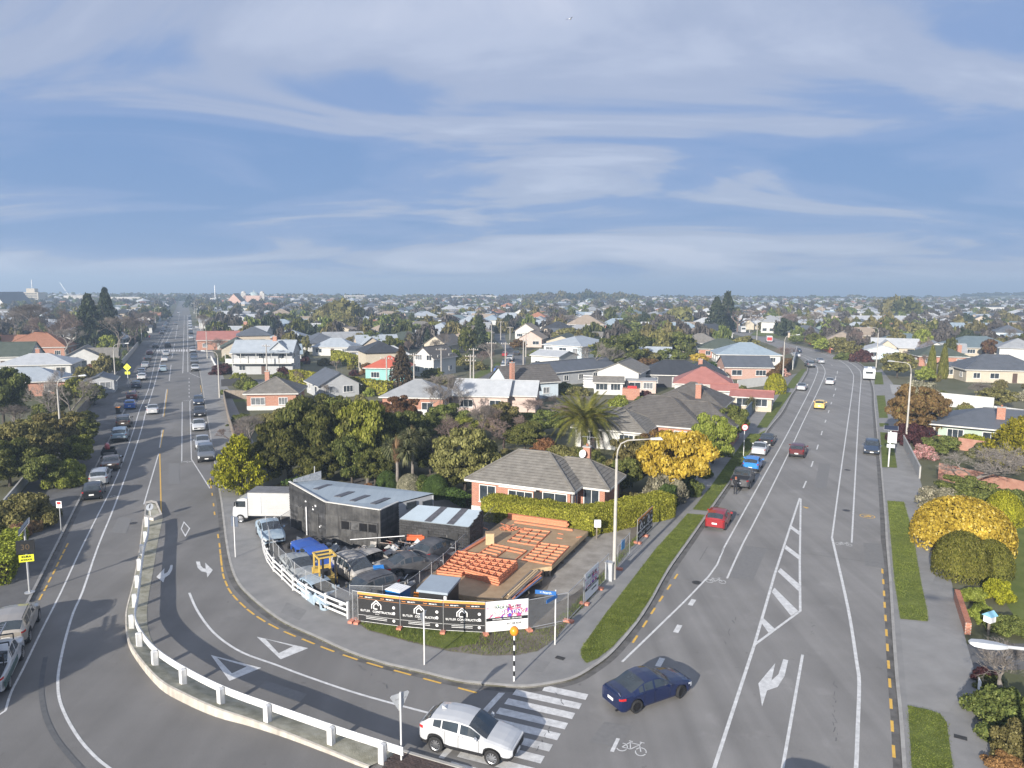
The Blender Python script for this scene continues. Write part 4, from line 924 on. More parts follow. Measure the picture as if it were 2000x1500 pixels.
lamp((1711,718),640,rad(180),'street lamp behind the caravan on the right road bend')
lamp((1528,753),655,rad(-5),'street lamp beside the round golden bush before the bend')
lamp((1478,664),624,rad(0),'street lamp beyond the bend next to the red and white van')
lamp((1464,650),612,rad(180),'street lamp by the small reserve beyond the bend')
lamp((1422,640),609,rad(180),'street lamp in front of the tall dark cedars')
lamp((1521,652),618,rad(180),'street lamp behind the reserve on the far side of the bend')
lamp((123,905),790,rad(15),'nearest left road street lamp standing in the hedge',h=9.6)
lamp((226,752),672,rad(10),'left road street lamp behind the yellow diamond sign')
lamp((277,665),625,rad(10),'left road street lamp in front of the bare park trees')
lamp((429,777),687,rad(178),'right side street lamp at the side street corner of the left road')
lamp((405,700),640,rad(178),'right side street lamp before the brick shop on the left road')
lamp((392,645),615,rad(178),'right side street lamp beyond the far zebra crossing')
for x,y,a in ((304,638,10),(321,616,10),(384,622,178),(380,610,178)): lamp((x,y),y - 26,rad(a),'small distant street lamp along the far left road',group='distant street lamps',h=9)
hd = G(1925,1262,9.5); lp = put('street_lamp',None,None,(hd.x + 3.0,hd.y - .55,.12),rad(170)); tag(lp,'street lamp whose head reaches in at the right edge of the picture','street lamp','street lamps')
MB().tube([(0,0,0),(0,0,8.2)],[.15,.085],10).build('pole',M_pole,lp,smooth=True,angle=50)
MB().tube([(0,0,8.2),(.06,0,8.8),(.3,0,9.2),(.8,0,9.36),(2.6,0,9.42)],.05,8).build('arm',M_signback,lp,smooth=True)
mb = MB(); V = []
for x,w_,z0,z1_ in ((2.5,.06,9.38,9.46),(2.75,.12,9.36,9.5),(3.1,.16,9.37,9.53),(3.4,.14,9.41,9.53),(3.5,.06,9.45,9.5)): V += [(x,-w_,z0),(x,w_,z0),(x,w_ * .8,z1_),(x,-w_ * .8,z1_)]
mb.add(V,[(0,1,2,3),(19,18,17,16)] + [(4 * i + k,4 * i + 4 + k,4 * i + 4 + (k + 1) % 4,4 * i + (k + 1) % 4) for i in range(4) for k in range(4)]); mb.build('lamp_head',M_signback,lp,smooth=True,angle=50)
# ---- power poles
M_steel_pole = mat('grey_wood_pole',(0.30,0.28,0.26),.85,col2=(0.44,0.42,0.39),scale=2,detail=6)
def power_pole(px,ytop,label,arms=1,h=None):
    hh = h or max(7,min(12,height_at(px[0],px[1],ytop))); t = thing('power_pole',label,'power pole',G(*px,.1),rad(random.uniform(-30,30)),'power poles among the houses')
    MB().tube([(0,0,0),(0,0,hh)],[.17,.11],8).build('pole',M_steel_pole,t,smooth=True,angle=50)
    for k in range(arms):
        a_ = MB().box(0,0,hh - .4 - k * .8,2.2,.1,.12).build('crossarm',M_wood,t)
        for x in (-1,-.4,.4,1): MB().tube([(x,0,hh - .34 - k * .8),(x,0,hh - .14 - k * .8)],.05,6).build('insulator',M_lett,a_)
    return t
power_pole((809,766),690,'thick pale power pole in front of the grey cottage roof'); power_pole((756,772),722,'power pole at the end of the long golden hedge')
power_pole((522,735),684,'thin power pole before the two-storey balcony house')
power_pole((919,765),705,'power pole with transformer platform beside the middle street',2); power_pole((925,745),708,'twin power pole next to the transformer platform')
for x,y,yt,lb in ((960,726,693,'first power pole on the left verge of the middle street'),(987,728,695,'power pole beside the white sedan of the middle street'),(1022,716,672,'tall power pole right of the middle street'),(1027,697,677,'power pole before the pink cottage'),(996,680,655,'power pole further up the middle street'),(960,672,650,'power pole near the dark spruce'),(978,664,640,'far power pole on the middle street'),(1604,640,597,'tall white mast beyond the bend'),(862,745,718,'short power pole behind the green shrub'),(500,725,690,'thin pole in front of the grey house basement')):
    power_pole((x,y),yt,lb)
# wheelie bin on the left footpath, cabinet, meter box
t = thing('wheelie_bin','black wheelie bin with orange lid on the left footpath','bin',G(231,808,.12),rad(20))
MB().add([(-.24,-.26,.06),(.24,-.26,.06),(.24,.26,.06),(-.24,.26,.06),(-.3,-.36,1.0),(.3,-.36,1.0),(.3,.36,1.0),(-.3,.36,1.0)],[(0,1,5,4),(1,2,6,5),(2,3,7,6),(3,0,4,7),(4,5,6,7)]).build('body',M_trim,t); MB().box(0,0,1.04,.66,.76,.08).build('lid',M_orange,t)
for sx in (-.26,.26): put('wheel',wheel_mesh(.12,'steel')[0],t,(sx,.3,.12),PI / 2)
t = thing('electrical_cabinet','grey electrical cabinet at the foot of the street lamp','cabinet',G(1190,1133,.12),rad(-26)); MB().box(0,0,.62,.5,.4,1.24).build('body',M_galv,t); MB().box(0,0,1.26,.56,.46,.06).build('top',M_galv,t); MB().box(0,-.205,.62,.42,.02,1.05).build('door',M_signback,t)
t = thing('meter_box','white meter box on a short timber post at the hedge','meter box',G(1165,1052,.12),rad(0)); MB().box(0,0,.55,.1,.1,1.1).build('post',M_wood,t); MB().box(.05,-.08,1.25,.5,.25,.55).build('box',M_lett,t)
# concrete letterbox-like manhole lids on the footpaths
for px in ((1094,1285),(1876,1440)): MB().box(0,0,0,.5,.3,.012).build('service_lid',M_iron,road,G(*px,.13) ,rad(-30))
# brick paved end of the island
pv = thing('paved_nose','dark brick paving at the end of the traffic island','paving',G(850,1500,0))
M_pav = mat('dark_paver',(0.075,0.055,0.05),.9,var=.3,scale=7,rnd=.25); me = MB().box(0,0,0,.19,.092,.05).mesh('paver',M_pav)
o_ = G(850,1500); ax = (G(900,1512) - G(790,1476)).normalized(); ay = Vector((-ax.y,ax.x,0)); 
reg = GG([(772,1476),(788,1472),(905,1506),(925,1530),(740,1530),(752,1494)])
def inside(p,pg):
    c = False; n = len(pg)
    for i in range(n):
        a,b = pg[i],pg[(i + 1) % n]
        if (a.y > p.y) != (b.y > p.y) and p.x < (b.x - a.x) * (p.y - a.y) / (b.y - a.y) + a.x: c = not c
    return c
cnt = 0
for i in range(-16,16):
    for j in range(-40,40):
        q = o_ + ax * (i * .2 + (.1 if j % 2 else 0)) + ay * j * .1
        if inside(q,reg) and cnt < 290: put('paver',me,pv,(q.x - o_.x,q.y - o_.y,.09 + random.uniform(-.004,.004)),math.atan2(ax.y,ax.x)); cnt += 1
kb = MB(); rg_ = [p - o_ for p in reg]
kb.prism(rg_,0,.085); kb.build('bed',M_gut,pv)
kb = MB()
for a,b in zip(rg_[1:4],rg_[2:5]): kb.bar((a.x,a.y,.07),(b.x,b.y,.07),.14,.16)
kb.build('kerb',M_kerb,pv)

t = thing('bird_house','pale blue roofed little bird house in the right garden','bird house',G(1930,1240,.1),rad(25)); MB().box(0,0,.45,.1,.1,.9).build('post',M_wood,t); MB().box(0,0,1.0,.5,.4,.4).build('box',M_lett,t)
MB().add([(-.32,-.28,1.18),(.32,-.28,1.18),(.32,.28,1.18),(-.32,.28,1.18),(-.32,0,1.42),(.32,0,1.42)],[(0,1,5,4),(2,3,4,5),(0,4,3),(1,2,5)]).build('roof',mat('bird_house_blue',(.22,.45,.58),.6),t)
t = thing('garden_notice','small white notice plate by the driveway at lower right','notice',G(1912,1352,.1),rad(70)); MB().box(0,0,.35,.5,.03,.6).build('plate',M_lett,t)
# ================================================================ buildings: generator
def wall_mat(n,c,**k): return mat('wall_' + n,c,0.85,col2=tuple(min(1,x * 1.16) for x in c),scale=1.2,detail=7,**k)
def brick_mat(n,c1,c2,mortar,sc=1.0):
    if n in _M: return _M[n]
    m = mat(n,c1,0.9); nt = m.node_tree; N = nt.nodes; L = nt.links; b = N['Principled BSDF']
    tc = N.new('ShaderNodeTexCoord'); sp = N.new('ShaderNodeSeparateXYZ'); L.new(tc.outputs['Object'],sp.inputs[0])
    ad = N.new('ShaderNodeMath'); ad.operation = 'ADD'; L.new(sp.outputs[0],ad.inputs[0]); L.new(sp.outputs[1],ad.inputs[1])
    cb = N.new('ShaderNodeCombineXYZ'); L.new(ad.outputs[0],cb.inputs[0]); L.new(sp.outputs[2],cb.inputs[1])
    t = N.new('ShaderNodeTexBrick'); L.new(cb.outputs[0],t.inputs[0]); t.inputs['Scale'].default_value = sc
    t.inputs['Color1'].default_value = (*c1,1); t.inputs['Color2'].default_value = (*c2,1); t.inputs['Mortar'].default_value = (*mortar,1)
    t.inputs['Brick Width'].default_value = .24; t.inputs['Row Height'].default_value = .086; t.inputs['Mortar Size'].default_value = .010; t.inputs['Bias'].default_value = -.1
    L.new(t.outputs[0],b.inputs['Base Color']); bp = N.new('ShaderNodeBump'); bp.inputs['Strength'].default_value = .5; bp.inputs['Distance'].default_value = .01; L.new(t.outputs['Fac'],bp.inputs['Height']); bp.invert = True; L.new(bp.outputs[0],b.inputs['Normal'])
    return m
W = dict(white=wall_mat('white',(.48,.48,.465)),cream=wall_mat('cream',(.42,.375,.30)),grey=wall_mat('grey',(.36,.37,.38)),paleblue=wall_mat('pale_blue',(.46,.53,.58)),pink=wall_mat('pink',(.45,.36,.32)),tan=wall_mat('tan',(.42,.36,.29)),teal=wall_mat('teal',(.22,.42,.40)),green=wall_mat('pale_green',(.33,.40,.34)),yellow=wall_mat('yellow',(.52,.43,.24)),dark=wall_mat('dark',(.07,.07,.075)),
         brick=brick_mat('red_brick',(.34,.115,.065),(.42,.16,.09),(.42,.36,.31)),pbrick=brick_mat('pink_brick',(.42,.24,.19),(.36,.18,.13),(.45,.40,.36)))
def roof_mat(n,c,c2=None,**k): return mat('roof_' + n,c,k.pop('rough',.8),col2=c2 or tuple(min(1,x * 1.4) for x in c),scale=k.pop('scale',.9),detail=9,**k)
R_ = dict(tile=roof_mat('grey_tile',(.135,.125,.11),(.23,.215,.19),scale=1.6,bump=.3,bscale=12),dtile=roof_mat('brown_tile',(.085,.078,.072),(.14,.13,.12),scale=1.4),iron=roof_mat('grey_iron',(.23,.24,.25),(.32,.33,.34),rough=.6),blueiron=roof_mat('blue_iron',(.22,.28,.33),(.29,.35,.40),rough=.5),black=roof_mat('black_iron',(.028,.031,.036),(.045,.048,.055),rough=.55),red=roof_mat('red_iron',(.29,.115,.095),(.37,.16,.135),rough=.6),orange=roof_mat('orange_tile',(.29,.125,.07),(.38,.185,.115),scale=2),scarlet=roof_mat('scarlet_iron',(.40,.085,.05),(.46,.12,.075)),slate=roof_mat('slate_iron',(.075,.085,.10),(.11,.12,.14),rough=.55),teal=roof_mat('teal_iron',(.10,.135,.15),(.14,.18,.195),rough=.55),green=roof_mat('green_iron',(.045,.06,.045),(.08,.095,.075)),lgreen=roof_mat('pale_green_iron',(.26,.35,.30),(.36,.44,.40)),edge=roof_mat('tile_shadow_gap',(.05,.047,.042)),tan=roof_mat('tan_tile',(.25,.20,.15),(.34,.28,.22)),white=roof_mat('white_iron',(.36,.375,.39),(.46,.475,.49),rough=.6),silver=roof_mat('silver_iron',(.28,.315,.35),(.37,.405,.44),rough=.55))
M_frame = mat('window_frame',(.62,.62,.61),.6,var=.05)
M_pane = mat('window_pane',(.035,.045,.055),.06,var=.5,scale=1.5,spec=.8)
M_curt = mat('window_pane_curtained',(.16,.17,.18),.1,var=.4,scale=2,spec=.8)
M_fasc = mat('fascia',(.55,.54,.51),.7,var=.1)
M_chim = W['brick']
def roof_planes(x0,x1,y0,y1,z,rise,kind,axis):
    """list of planes: (eave a, eave b, top a, top b)"""
    V3 = lambda x,y,h: Vector((x,y,h)); cx,cy = (x0 + x1) / 2,(y0 + y1) / 2
    if axis == 'x':
        ins = (y1 - y0) / 2 if kind == 'hip' else 0.0; ins = min(ins,(x1 - x0) / 2 - .05)
        a,b = V3(x0 + ins,cy,z + rise),V3(x1 - ins,cy,z + rise)
        pl = [(V3(x0,y0,z),V3(x1,y0,z),a,b),(V3(x1,y1,z),V3(x0,y1,z),b,a)]
        if kind == 'hip': pl += [(V3(x1,y0,z),V3(x1,y1,z),b,b),(V3(x0,y1,z),V3(x0,y0,z),a,a)]
    else:
        ins = (x1 - x0) / 2 if kind == 'hip' else 0.0; ins = min(ins,(y1 - y0) / 2 - .05)
        a,b = V3(cx,y0 + ins,z + rise),V3(cx,y1 - ins,z + rise)
        pl = [(V3(x1,y0,z),V3(x1,y1,z),a,b),(V3(x0,y1,z),V3(x0,y0,z),b,a)]
        if kind == 'hip': pl += [(V3(x0,y0,z),V3(x1,y0,z),a,a),(V3(x1,y1,z),V3(x0,y1,z),b,b)]
    return pl,(a,b)
def roof_mesh(mb,planes,tile=0.0):
    for A,B,C,D in planes:      # A-B eave, C above A, D above B
        n = (B - A).cross(C - A if (C - A).length > .01 else D - A).normalized()
        if not tile:
            if (C - D).length < 1e-4: mb.add([A,B,C],[(0,1,2)])
            else: mb.quad(A,B,D,C)
            continue
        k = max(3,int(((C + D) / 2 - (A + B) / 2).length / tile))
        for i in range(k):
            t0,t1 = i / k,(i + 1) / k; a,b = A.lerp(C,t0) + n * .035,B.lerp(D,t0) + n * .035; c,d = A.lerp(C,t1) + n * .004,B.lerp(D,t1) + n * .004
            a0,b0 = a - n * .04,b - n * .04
            mb.quad(a0,b0,b,a,1)  # riser in a darker material: the shadow gap between courses put into the colour
            if (c - d).length < .02: mb.add([a,b,c],[(0,1,2)])
            else: mb.quad(a,b,d,c)
def window(parent,x,y,z,w_,h,side,frame=None,pane=None,mull=1):
    """side: rotation of the wall's outward normal; window centre given in the house's own frame"""
    f = put('window',None,parent); f.location = (x,y,z); f.rotation_euler = (0,0,side)
    b = put('window_frame',frame_mesh(w_,h,mull),f,mat=frame)
    put('pane',pane_mesh(w_,h),f,mat=pane or random.choice((M_pane,M_pane,M_curt)))
    return f
_fm = {}
def frame_mesh(w_,h,mull):
    k = (round(w_,2),round(h,2),mull)
    if k not in _fm:
        mb = MB(); t = .07; y = -.03
        for a in (-1,1): mb.box(a * (w_ / 2 - t / 2),y,0,t,.09,h); mb.box(0,y,a * (h / 2 - t / 2),w_ - 2 * t,.09,t)
        for i in range(mull): mb.box(-w_ / 2 + w_ * (i + 1) / (mull + 1),y,0,t * .7,.07,h - 2 * t)
        mb.box(0,y - .04,-h / 2 - .04,w_ + .1,.14,.06)
        _fm[k] = mb.mesh('window_frame',M_frame)
    return _fm[k]
def pane_mesh(w_,h):
    k = ('p',round(w_,2),round(h,2))
    if k not in _fm: _fm[k] = MB().box(0,-.005,0,w_ - .1,.02,h - .1).mesh('pane',M_pane)
    return _fm[k]
HOUSES = []      # (x, y, r) of everything built by hand, so that the filler keeps clear
def house(label,pos,rz,w_,d,wh,roof='iron',wall='white',kind='hip',rise=None,over=.45,axis=None,wing=None,tile=0.0,wins='auto',chim=None,base=.1,cat='house',name='house',group='houses of the neighbourhood',plinth=None,parts=True,storeys=1,gwall=None):
    pos = Vector((pos[0],pos[1],base)); o = thing(name,label,cat,pos,rz,group); HOUSES.append((pos.x,pos.y,max(w_,d) * .62))
    wm,rm = W[wall] if isinstance(wall,str) else wall,R_[roof] if isinstance(roof,str) else roof
    blocks = [(-w_ / 2,w_ / 2,-d / 2,d / 2,kind,axis or ('x' if w_ >= d else 'y'),wh,rise)]
    if wing: blocks += wing
    ridges = []
    for bi,(x0,x1,y0,y1,kd,ax,h_,rs) in enumerate(blocks):
        span = (y1 - y0) if ax == 'x' else (x1 - x0); rs = rs if rs else span / 2 * .45
        mb = MB(); mb.prism([(x0,y0),(x1,y0),(x1,y1),(x0,y1)],0,h_ + .02)
        if kd == 'gable':
            if ax == 'x':
                for x in (x0,x1): mb.poly([(x,y0,h_),(x,y1,h_),(x,(y0 + y1) / 2,h_ + rs)])
            else:
                for y in (y0,y1): mb.poly([(x0,y,h_),(x1,y,h_),((x0 + x1) / 2,y,h_ + rs)])
        mb.build('wall',[wm],o)
        if kd == 'flat':
            MB().box((x0 + x1) / 2,(y0 + y1) / 2,h_ + .1,x1 - x0 + over,y1 - y0 + over,.16).build('roof',rm,o); continue
        ge = over if kd == 'hip' else over * .7
        k = rs / (span / 2); ox,oy = (ge,over) if ax == 'x' else (over,ge)
        pl,rd = roof_planes(x0 - ox,x1 + ox,y0 - oy,y1 + oy,h_ - k * over + .05,rs + k * over,kd,ax); ridges.append(rd)
        mb = MB(); roof_mesh(mb,pl,tile)
        if kd == 'gable':       # roof thickness at the verge
            for A,B,C,D in pl:
                for p,q in ((A,C),(B,D)): mb.quad(p,q,q - Vector((0,0,.14)),p - Vector((0,0,.14)))
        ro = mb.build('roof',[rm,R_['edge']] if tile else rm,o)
        for A,B,C,D in pl:
            out = (B - A).cross(Vector((0,0,1))).normalized() * .03
            MB().bar(A + out - Vector((0,0,.09)),B + out - Vector((0,0,.09)),.07,.17).build('gutter',M_fasc,o)
        if parts and rd[0] != rd[1]:
            MB().bar(rd[0] + Vector((0,0,.03)),rd[1] + Vector((0,0,.03)),.24,.1).build('ridge_cap',rm,ro)
            if kd == 'hip' and tile:
                for A,B,C,D in pl[2:] if ax else []:
                    for p,q in ((A,C),(B,D)): MB().bar(p + Vector((0,0,.05)),q + Vector((0,0,.05)),.22,.08).build('hip_cap',rm,ro)
    if plinth: MB().box(0,-d / 2 - .02,plinth[1] / 2,w_ + .02,.1,plinth[1]).build('plinth',plinth[0],o)
    if wins == 'auto':
        for s in range(storeys):
            zc_ = 1.45 + s * 2.7; n = max(2,int(w_ / 3.4))
            for i in range(n):
                x = -w_ / 2 + w_ * (i + .5) / n + random.uniform(-.25,.25)
                if i == n // 2 and s == 0 and n > 2:
                    dm = put('door',MB().box(0,-.02,0,.9,.08,2.0).mesh('door',mat('door_%d' % random.randint(0,3),random.choice(((.08,.05,.04),(.4,.39,.37),(.05,.07,.1))),.6)),o,(x,-d / 2,1.05)); continue
                window(o,x,-d / 2,zc_,random.choice((1.4,1.8,2.2)),1.2,0,mull=random.choice((1,2)))
            m = max(1,int(d / 4))
            for i in range(m):
                y = -d / 2 + d * (i + .5) / m
                window(o,w_ / 2,y,zc_,1.3,1.1,PI / 2); window(o,-w_ / 2,y,zc_,1.3,1.1,-PI / 2)
    elif wins:
        for wd in wins: window(o,*wd)
    if chim:
        x,y,h_,sz = chim; c = MB().box(x,y,h_ / 2 + .6,sz,sz * .8,h_ - 1.2).build('chimney',M_chim,o)
        MB().box(x,y,h_ + .04,sz + .12,sz * .8 + .12,.1).build('chimney_cap',M_conc,c); MB().tube([(x,y,h_),(x,y,h_ + .3)],.12,8).build('chimney_pot',R_['orange'],c)
    return o
# ================================================================ the scrap yard workshop
M_tar = mat('black_painted_board',(.014,.014,.015),.7,col2=(.075,.075,.077),scale=1.6,detail=9,streak=((4,4,.5),.5),rnd=.4)
M_tarw = mat('black_paint_worn',(.02,.02,.021),.75,col2=(.11,.108,.105),scale=1.1,detail=10,streak=((5,5,.4),.4))
M_shedroof = mat('shed_roof_iron',(.25,.30,.345),.5,col2=(.31,.36,.40),scale=.5,detail=7,stretch=(0.45,(6,.4,1)))
M_sky = mat('roof_light',(.05,.05,.058),.35,col2=(.10,.10,.112),scale=4)
pA,pB,pC,pD = G(568,1030),G(638,1064),G(744,1078),G(779,1054); pF = G(847,965,3.0); pE = G(627,937,3.45)
ws = thing('workshop','black boarded workshop with blue grey iron roof in the scrap yard','workshop',(pB.x,pB.y,.12)); HOUSES.append((-12,57,7))
oB = Vector((pB.x,pB.y,0)); loc = lambda p: Vector((p.x,p.y,0)) - oB
lA,lB,lC,lD,lE,lF = [loc(p) for p in (pA,pB,pC,pD,pE,pF)]
hA,hB,hC,hD,hE,hF = 3.72,3.25,3.10,2.92,3.40,2.95
def wallface(a,ha,b,hb,m,name='wall',parent=ws,t=.1):
    mb = MB(); d_ = (b - a).normalized(); n = Vector((d_.y,-d_.x,0)) * -t
    q = [a,b,b + n,a + n]; hs = [ha,hb,hb,ha]
    mb.add([(p.x,p.y,0) for p in q] + [(p.x,p.y,h) for p,h in zip(q,hs)],[(3,2,1,0),(4,5,6,7),(0,1,5,4),(1,2,6,5),(2,3,7,6),(3,0,4,7)])
    return mb.build(name,m,parent)
wAB = wallface(lA,hA,lB,hB,M_tar); wBC = wallface(lB,hB,lC,hC,M_tarw); wCD = wallface(lC,hC,lD,hD,M_tar); wDF = wallface(lD,hD - .15,lF,hF - .15,W['grey']); wallface(lE,hE - .1,lA,hA - .2,W['grey']); wallface(lF,hF - .2,lE,hE - .2,W['grey'])
def boards(par,a,ha,b,hb,step,s0=0.0,s1=1.0,z0=0.0,z1=9.0,m=M_tar,parent=None):
    d_ = (b - a).normalized(); n = Vector((d_.y,-d_.x,0)); L_ = (b - a).length; k = 0
    while True:
        z = z0 + k * step; top = min(ha + (hb - ha) * s0,ha + (hb - ha) * s1,z1)
        if z + step > max(ha,hb,) - .05 or z + step > z1: break
        e1 = s1
        if z + step > top and ha != hb: e1 = max(s0,min(s1,(ha - z - step) / max(1e-3,(ha - hb))))
        if e1 - s0 > .04:
            p,q = a + d_ * L_ * s0,a + d_ * L_ * e1
            mb = MB(); mb.add([p + n * .055 + Vector((0,0,z)),q + n * .055 + Vector((0,0,z)),q + n * .006 + Vector((0,0,z + step)),p + n * .006 + Vector((0,0,z + step)),p + Vector((0,0,z)),q + Vector((0,0,z))],[(0,1,2,3),(1,0,4,5)])
            mb.build('board',m,par)
        k += 1
boards(wAB,lA,hA,lB,hB,.19); boards(wBC,lB,hB,lC,hC,.19,0,.24,0,2.3,M_tarw); boards(wCD,lC,hC,lD,hD,.19)
# flashing along the parapet
for a,ha,b,hb in ((lA,hA,lB,hB),(lB,hB,lC,hC),(lC,hC,lD,hD)): MB().bar(a + Vector((0,0,ha + .03)),b + Vector((0,0,hb + .03)),.16,.06).build('flashing',M_fasc,ws)
mb = MB(); rv = [(lA,hA - .12),(lB,hB - .12),(lC,hC - .12),(lD,hD - .06),(lF,hF),(lE,hE - .05)]
c_ = sum((p for p,_ in rv),Vector()) / 6; ch = 3.1
tri = tessellate_polygon([[Vector((p.x,p.y,0)) for p,_ in rv]])
vv = [Vector((p.x,p.y,h)) for p,h in rv]
mb.add(vv,[t if (vv[t[1]] - vv[t[0]]).cross(vv[t[2]] - vv[t[0]]).z > 0 else t[::-1] for t in tri]); wr = mb.build('roof',M_shedroof,ws)
def on_roof(px,py,f=0.05):
    z = 3.1
    for _ in range(12):
        p = G(px,py,z + .12) - oB; z = None
        for t in tri:
            a,b,c = (vv[i] for i in t); den = (b.y - c.y) * (a.x - c.x) + (c.x - b.x) * (a.y - c.y)
            l1 = ((b.y - c.y) * (p.x - c.x) + (c.x - b.x) * (p.y - c.y)) / den; l2 = ((c.y - a.y) * (p.x - c.x) + (a.x - c.x) * (p.y - c.y)) / den
            if min(l1,l2,1 - l1 - l2) > -.02: z = l1 * a.z + l2 * b.z + (1 - l1 - l2) * c.z
        if z is None: z = 3.1
    return Vector((p.x,p.y,z + f))
for q in ([(395,293),(570,235),(640,240),(460,300)],[(660,385),(840,325),(925,330),(745,395)],[(855,440),(1050,370),(1120,378),(925,450)],[(1115,475),(1300,405),(1375,410),(1180,485)]):
    pts = [on_roof(*p) for p in Z(q,6.45,550,910)]; mb = MB(); mb.add(pts[::-1] + [p - Vector((0,0,.08)) for p in pts[::-1]],[(0,1,2,3)] + [(i,i + 4,(i + 1) % 4 + 4,(i + 1) % 4) for i in range(4)]); mb.build('roof_light',M_sky,wr)
# sloping lettered hoarding at the back left of the roof
mb = MB(); a,b = lA.lerp(lE,.12),lE; n_ = Vector(((b - a).normalized().y,-(b - a).normalized().x,0)) * .06
mb.add([a + Vector((0,0,3.6)),b + Vector((0,0,3.35)),b + Vector((0,0,4.1)),a + Vector((0,0,3.85))] + [p for p in (a + n_ + Vector((0,0,3.6)),b + n_ + Vector((0,0,3.35)),b + n_ + Vector((0,0,4.1)),a + n_ + Vector((0,0,3.85)))],[(0,1,2,3),(7,6,5,4),(0,4,5,1),(1,5,6,2),(2,6,7,3),(3,7,4,0)])
mb.build('hoarding',mat('worn_hoarding',(.20,.22,.24),.8,col2=(.52,.54,.56),scale=4,detail=8),ws)
MB().tube([lE.lerp(lA,.2) + Vector((0,0,3.4)),lE.lerp(lA,.2) + Vector((0,0,4.6))],.04,6).build('vent_pipe',M_galv,ws)
# garage door in the front wall, with four panes
d_ = (lC - lB).normalized(); n_ = Vector((d_.y,-d_.x,0)); Lw = (lC - lB).length; rzd = math.atan2(d_.y,d_.x)
gc = lB + d_ * Lw * .62 + n_ * .05
gd = put('garage_door',None,ws); gd.location = (gc.x,gc.y,0); gd.rotation_euler = (0,0,rzd)
gw = Lw * .66
for i in range(7): MB().box(-gw / 2 + gw * (i + .5) / 7,0,.62,gw / 7 - .012,.07,1.24).build('plank',M_tarw,gd)
MB().box(0,0,1.28,gw,.09,.1).build('rail',M_tarw,gd); MB().box(0,0,2.0,gw + .1,.1,.12).build('rail',M_tarw,gd)
for i in range(5): MB().box(-gw / 2 + gw * i / 4,0,1.64,.09,.09,.66).build('stile',M_tarw,gd)
for i in range(4): MB().box(-gw / 2 + gw * (i + .5) / 4,.02,1.64,gw / 4 - .1,.03,.6).build('pane',mat('grimy_pane',(.03,.03,.03),.25,col2=(.14,.14,.14),scale=2.5,detail=6) if i == 1 else mat('black_pane',(.012,.012,.013),.3,var=.3,scale=3),gd)
d2 = (lB - lA).normalized(); n2 = Vector((d2.y,-d2.x,0)); rz2 = math.atan2(d2.y,d2.x); L2 = (lB - lA).length
for s,w_,zc_,h_ in ((.33,.9,1.05,2.0),(.72,1.2,1.3,1.5)):
    p = lA + d2 * L2 * s + n2 * .06; MB().box(0,0,0,w_,.06,h_).build('boarded_window',M_tarw,ws,(p.x,p.y,zc_),rz2)
random.seed(3)
for i in range(10):
    p = lA + d2 * L2 * random.uniform(.15,.98) + n2 * .05; MB().box(0,0,0,random.uniform(.06,.22),.02,random.uniform(.05,.16)).build('paint_patch',M_lett,wAB,(p.x,p.y,random.uniform(.8,2.8)),rz2)
p = lA + d2 * L2 * .52 + n2 * .15; MB().tube([(p.x,p.y,0),(p.x,p.y,2.3)],.05,6).build('downpipe',M_lett,ws)
for zc_,s in ((2.45,.35),(2.25,.8)):
    p = lD + (lF - lD) * s; dd = (lF - lD).normalized(); MB().box(0,0,0,.9,.1,.5).build('window',M_pane,ws,(p.x + dd.y * .06,p.y - dd.x * .06,zc_),math.atan2(dd.y,dd.x))
# ---- block lean-to
qL,qR = G(781,1068),G(916,1084); bkL,bkR = G(817,989,2.75),G(943,1000,2.75); hL_,hR_ = height_at(781,1068,1016),height_at(916,1084,1032)
bl_ = thing('block_store','low black block store with blue iron roof right of the workshop','shed',(qR.x,qR.y,.12)); HOUSES.append((-5,54,4))
oR = Vector((qR.x,qR.y,0)); l1,l2,l3,l4 = [Vector((p.x,p.y,0)) - oR for p in (qL,qR,bkR,bkL)]
M_mort = mat('black_mortar',(.12,.118,.115),.9,var=.3,scale=3); M_blk = mat('black_block',(.012,.012,.013),.75,col2=(.06,.06,.062),scale=2.2,detail=8,rnd=.3)
f1 = wallface(l1,hL_ - .05,l2,hR_ - .05,M_mort,'front_wall',bl_); f2 = wallface(l2,hR_ - .05,l3,2.6,M_mort,'side_wall',bl_); wallface(l3,2.6,l4,2.6,M_blk,'back_wall',bl_)
blk = MB().box(.195,0,.095,.382,.05,.182).mesh('block',M_blk); blh = MB().box(.1,0,.095,.19,.05,.182).mesh('block',M_blk)
def lay(par,a,b,h,step_top=None,skip=()):
    d_ = (b - a).normalized(); n = Vector((d_.y,-d_.x,0)); L_ = (b - a).length; r0 = math.atan2(d_.y,d_.x)
    for j in range(int(h / .2)):
        x = -.2 if j % 2 else 0.0
        while x < L_ - .1:
            z = j * .2; lim = h if step_top is None else step_top(x / L_)
            if z + .2 <= lim + .02 and not any(s0 < x + .2 < s1 and z0 < z + .1 < z1 for s0,s1,z0,z1 in skip):
                if x < 0: q = a; me = blh
                elif x + .39 > L_: q = a + d_ * (L_ - .2); me = blh
                else: q = a + d_ * x; me = blk
                put('block',me,par,(q.x + n.x * .03,q.y + n.y * .03,z + random.uniform(0,.004)),r0)
            x += .4
lay(f1,l1,l2,min(hL_,hR_),skip=((1.5,2.4,.2,1.5),(3.9,4.8,.2,1.5)))
lay(f2,l2,l3,3.0,lambda t: hR_ + .1 + .9 * t)
for s in (1.95,4.35): p = l1 + (l2 - l1).normalized() * s; dd = (l2 - l1).normalized(); MB().box(0,0,0,.86,.06,1.3).build('boarded_window',M_tar,bl_,(p.x + dd.y * .05,p.y - dd.x * .05,.85),math.atan2(dd.y,dd.x))
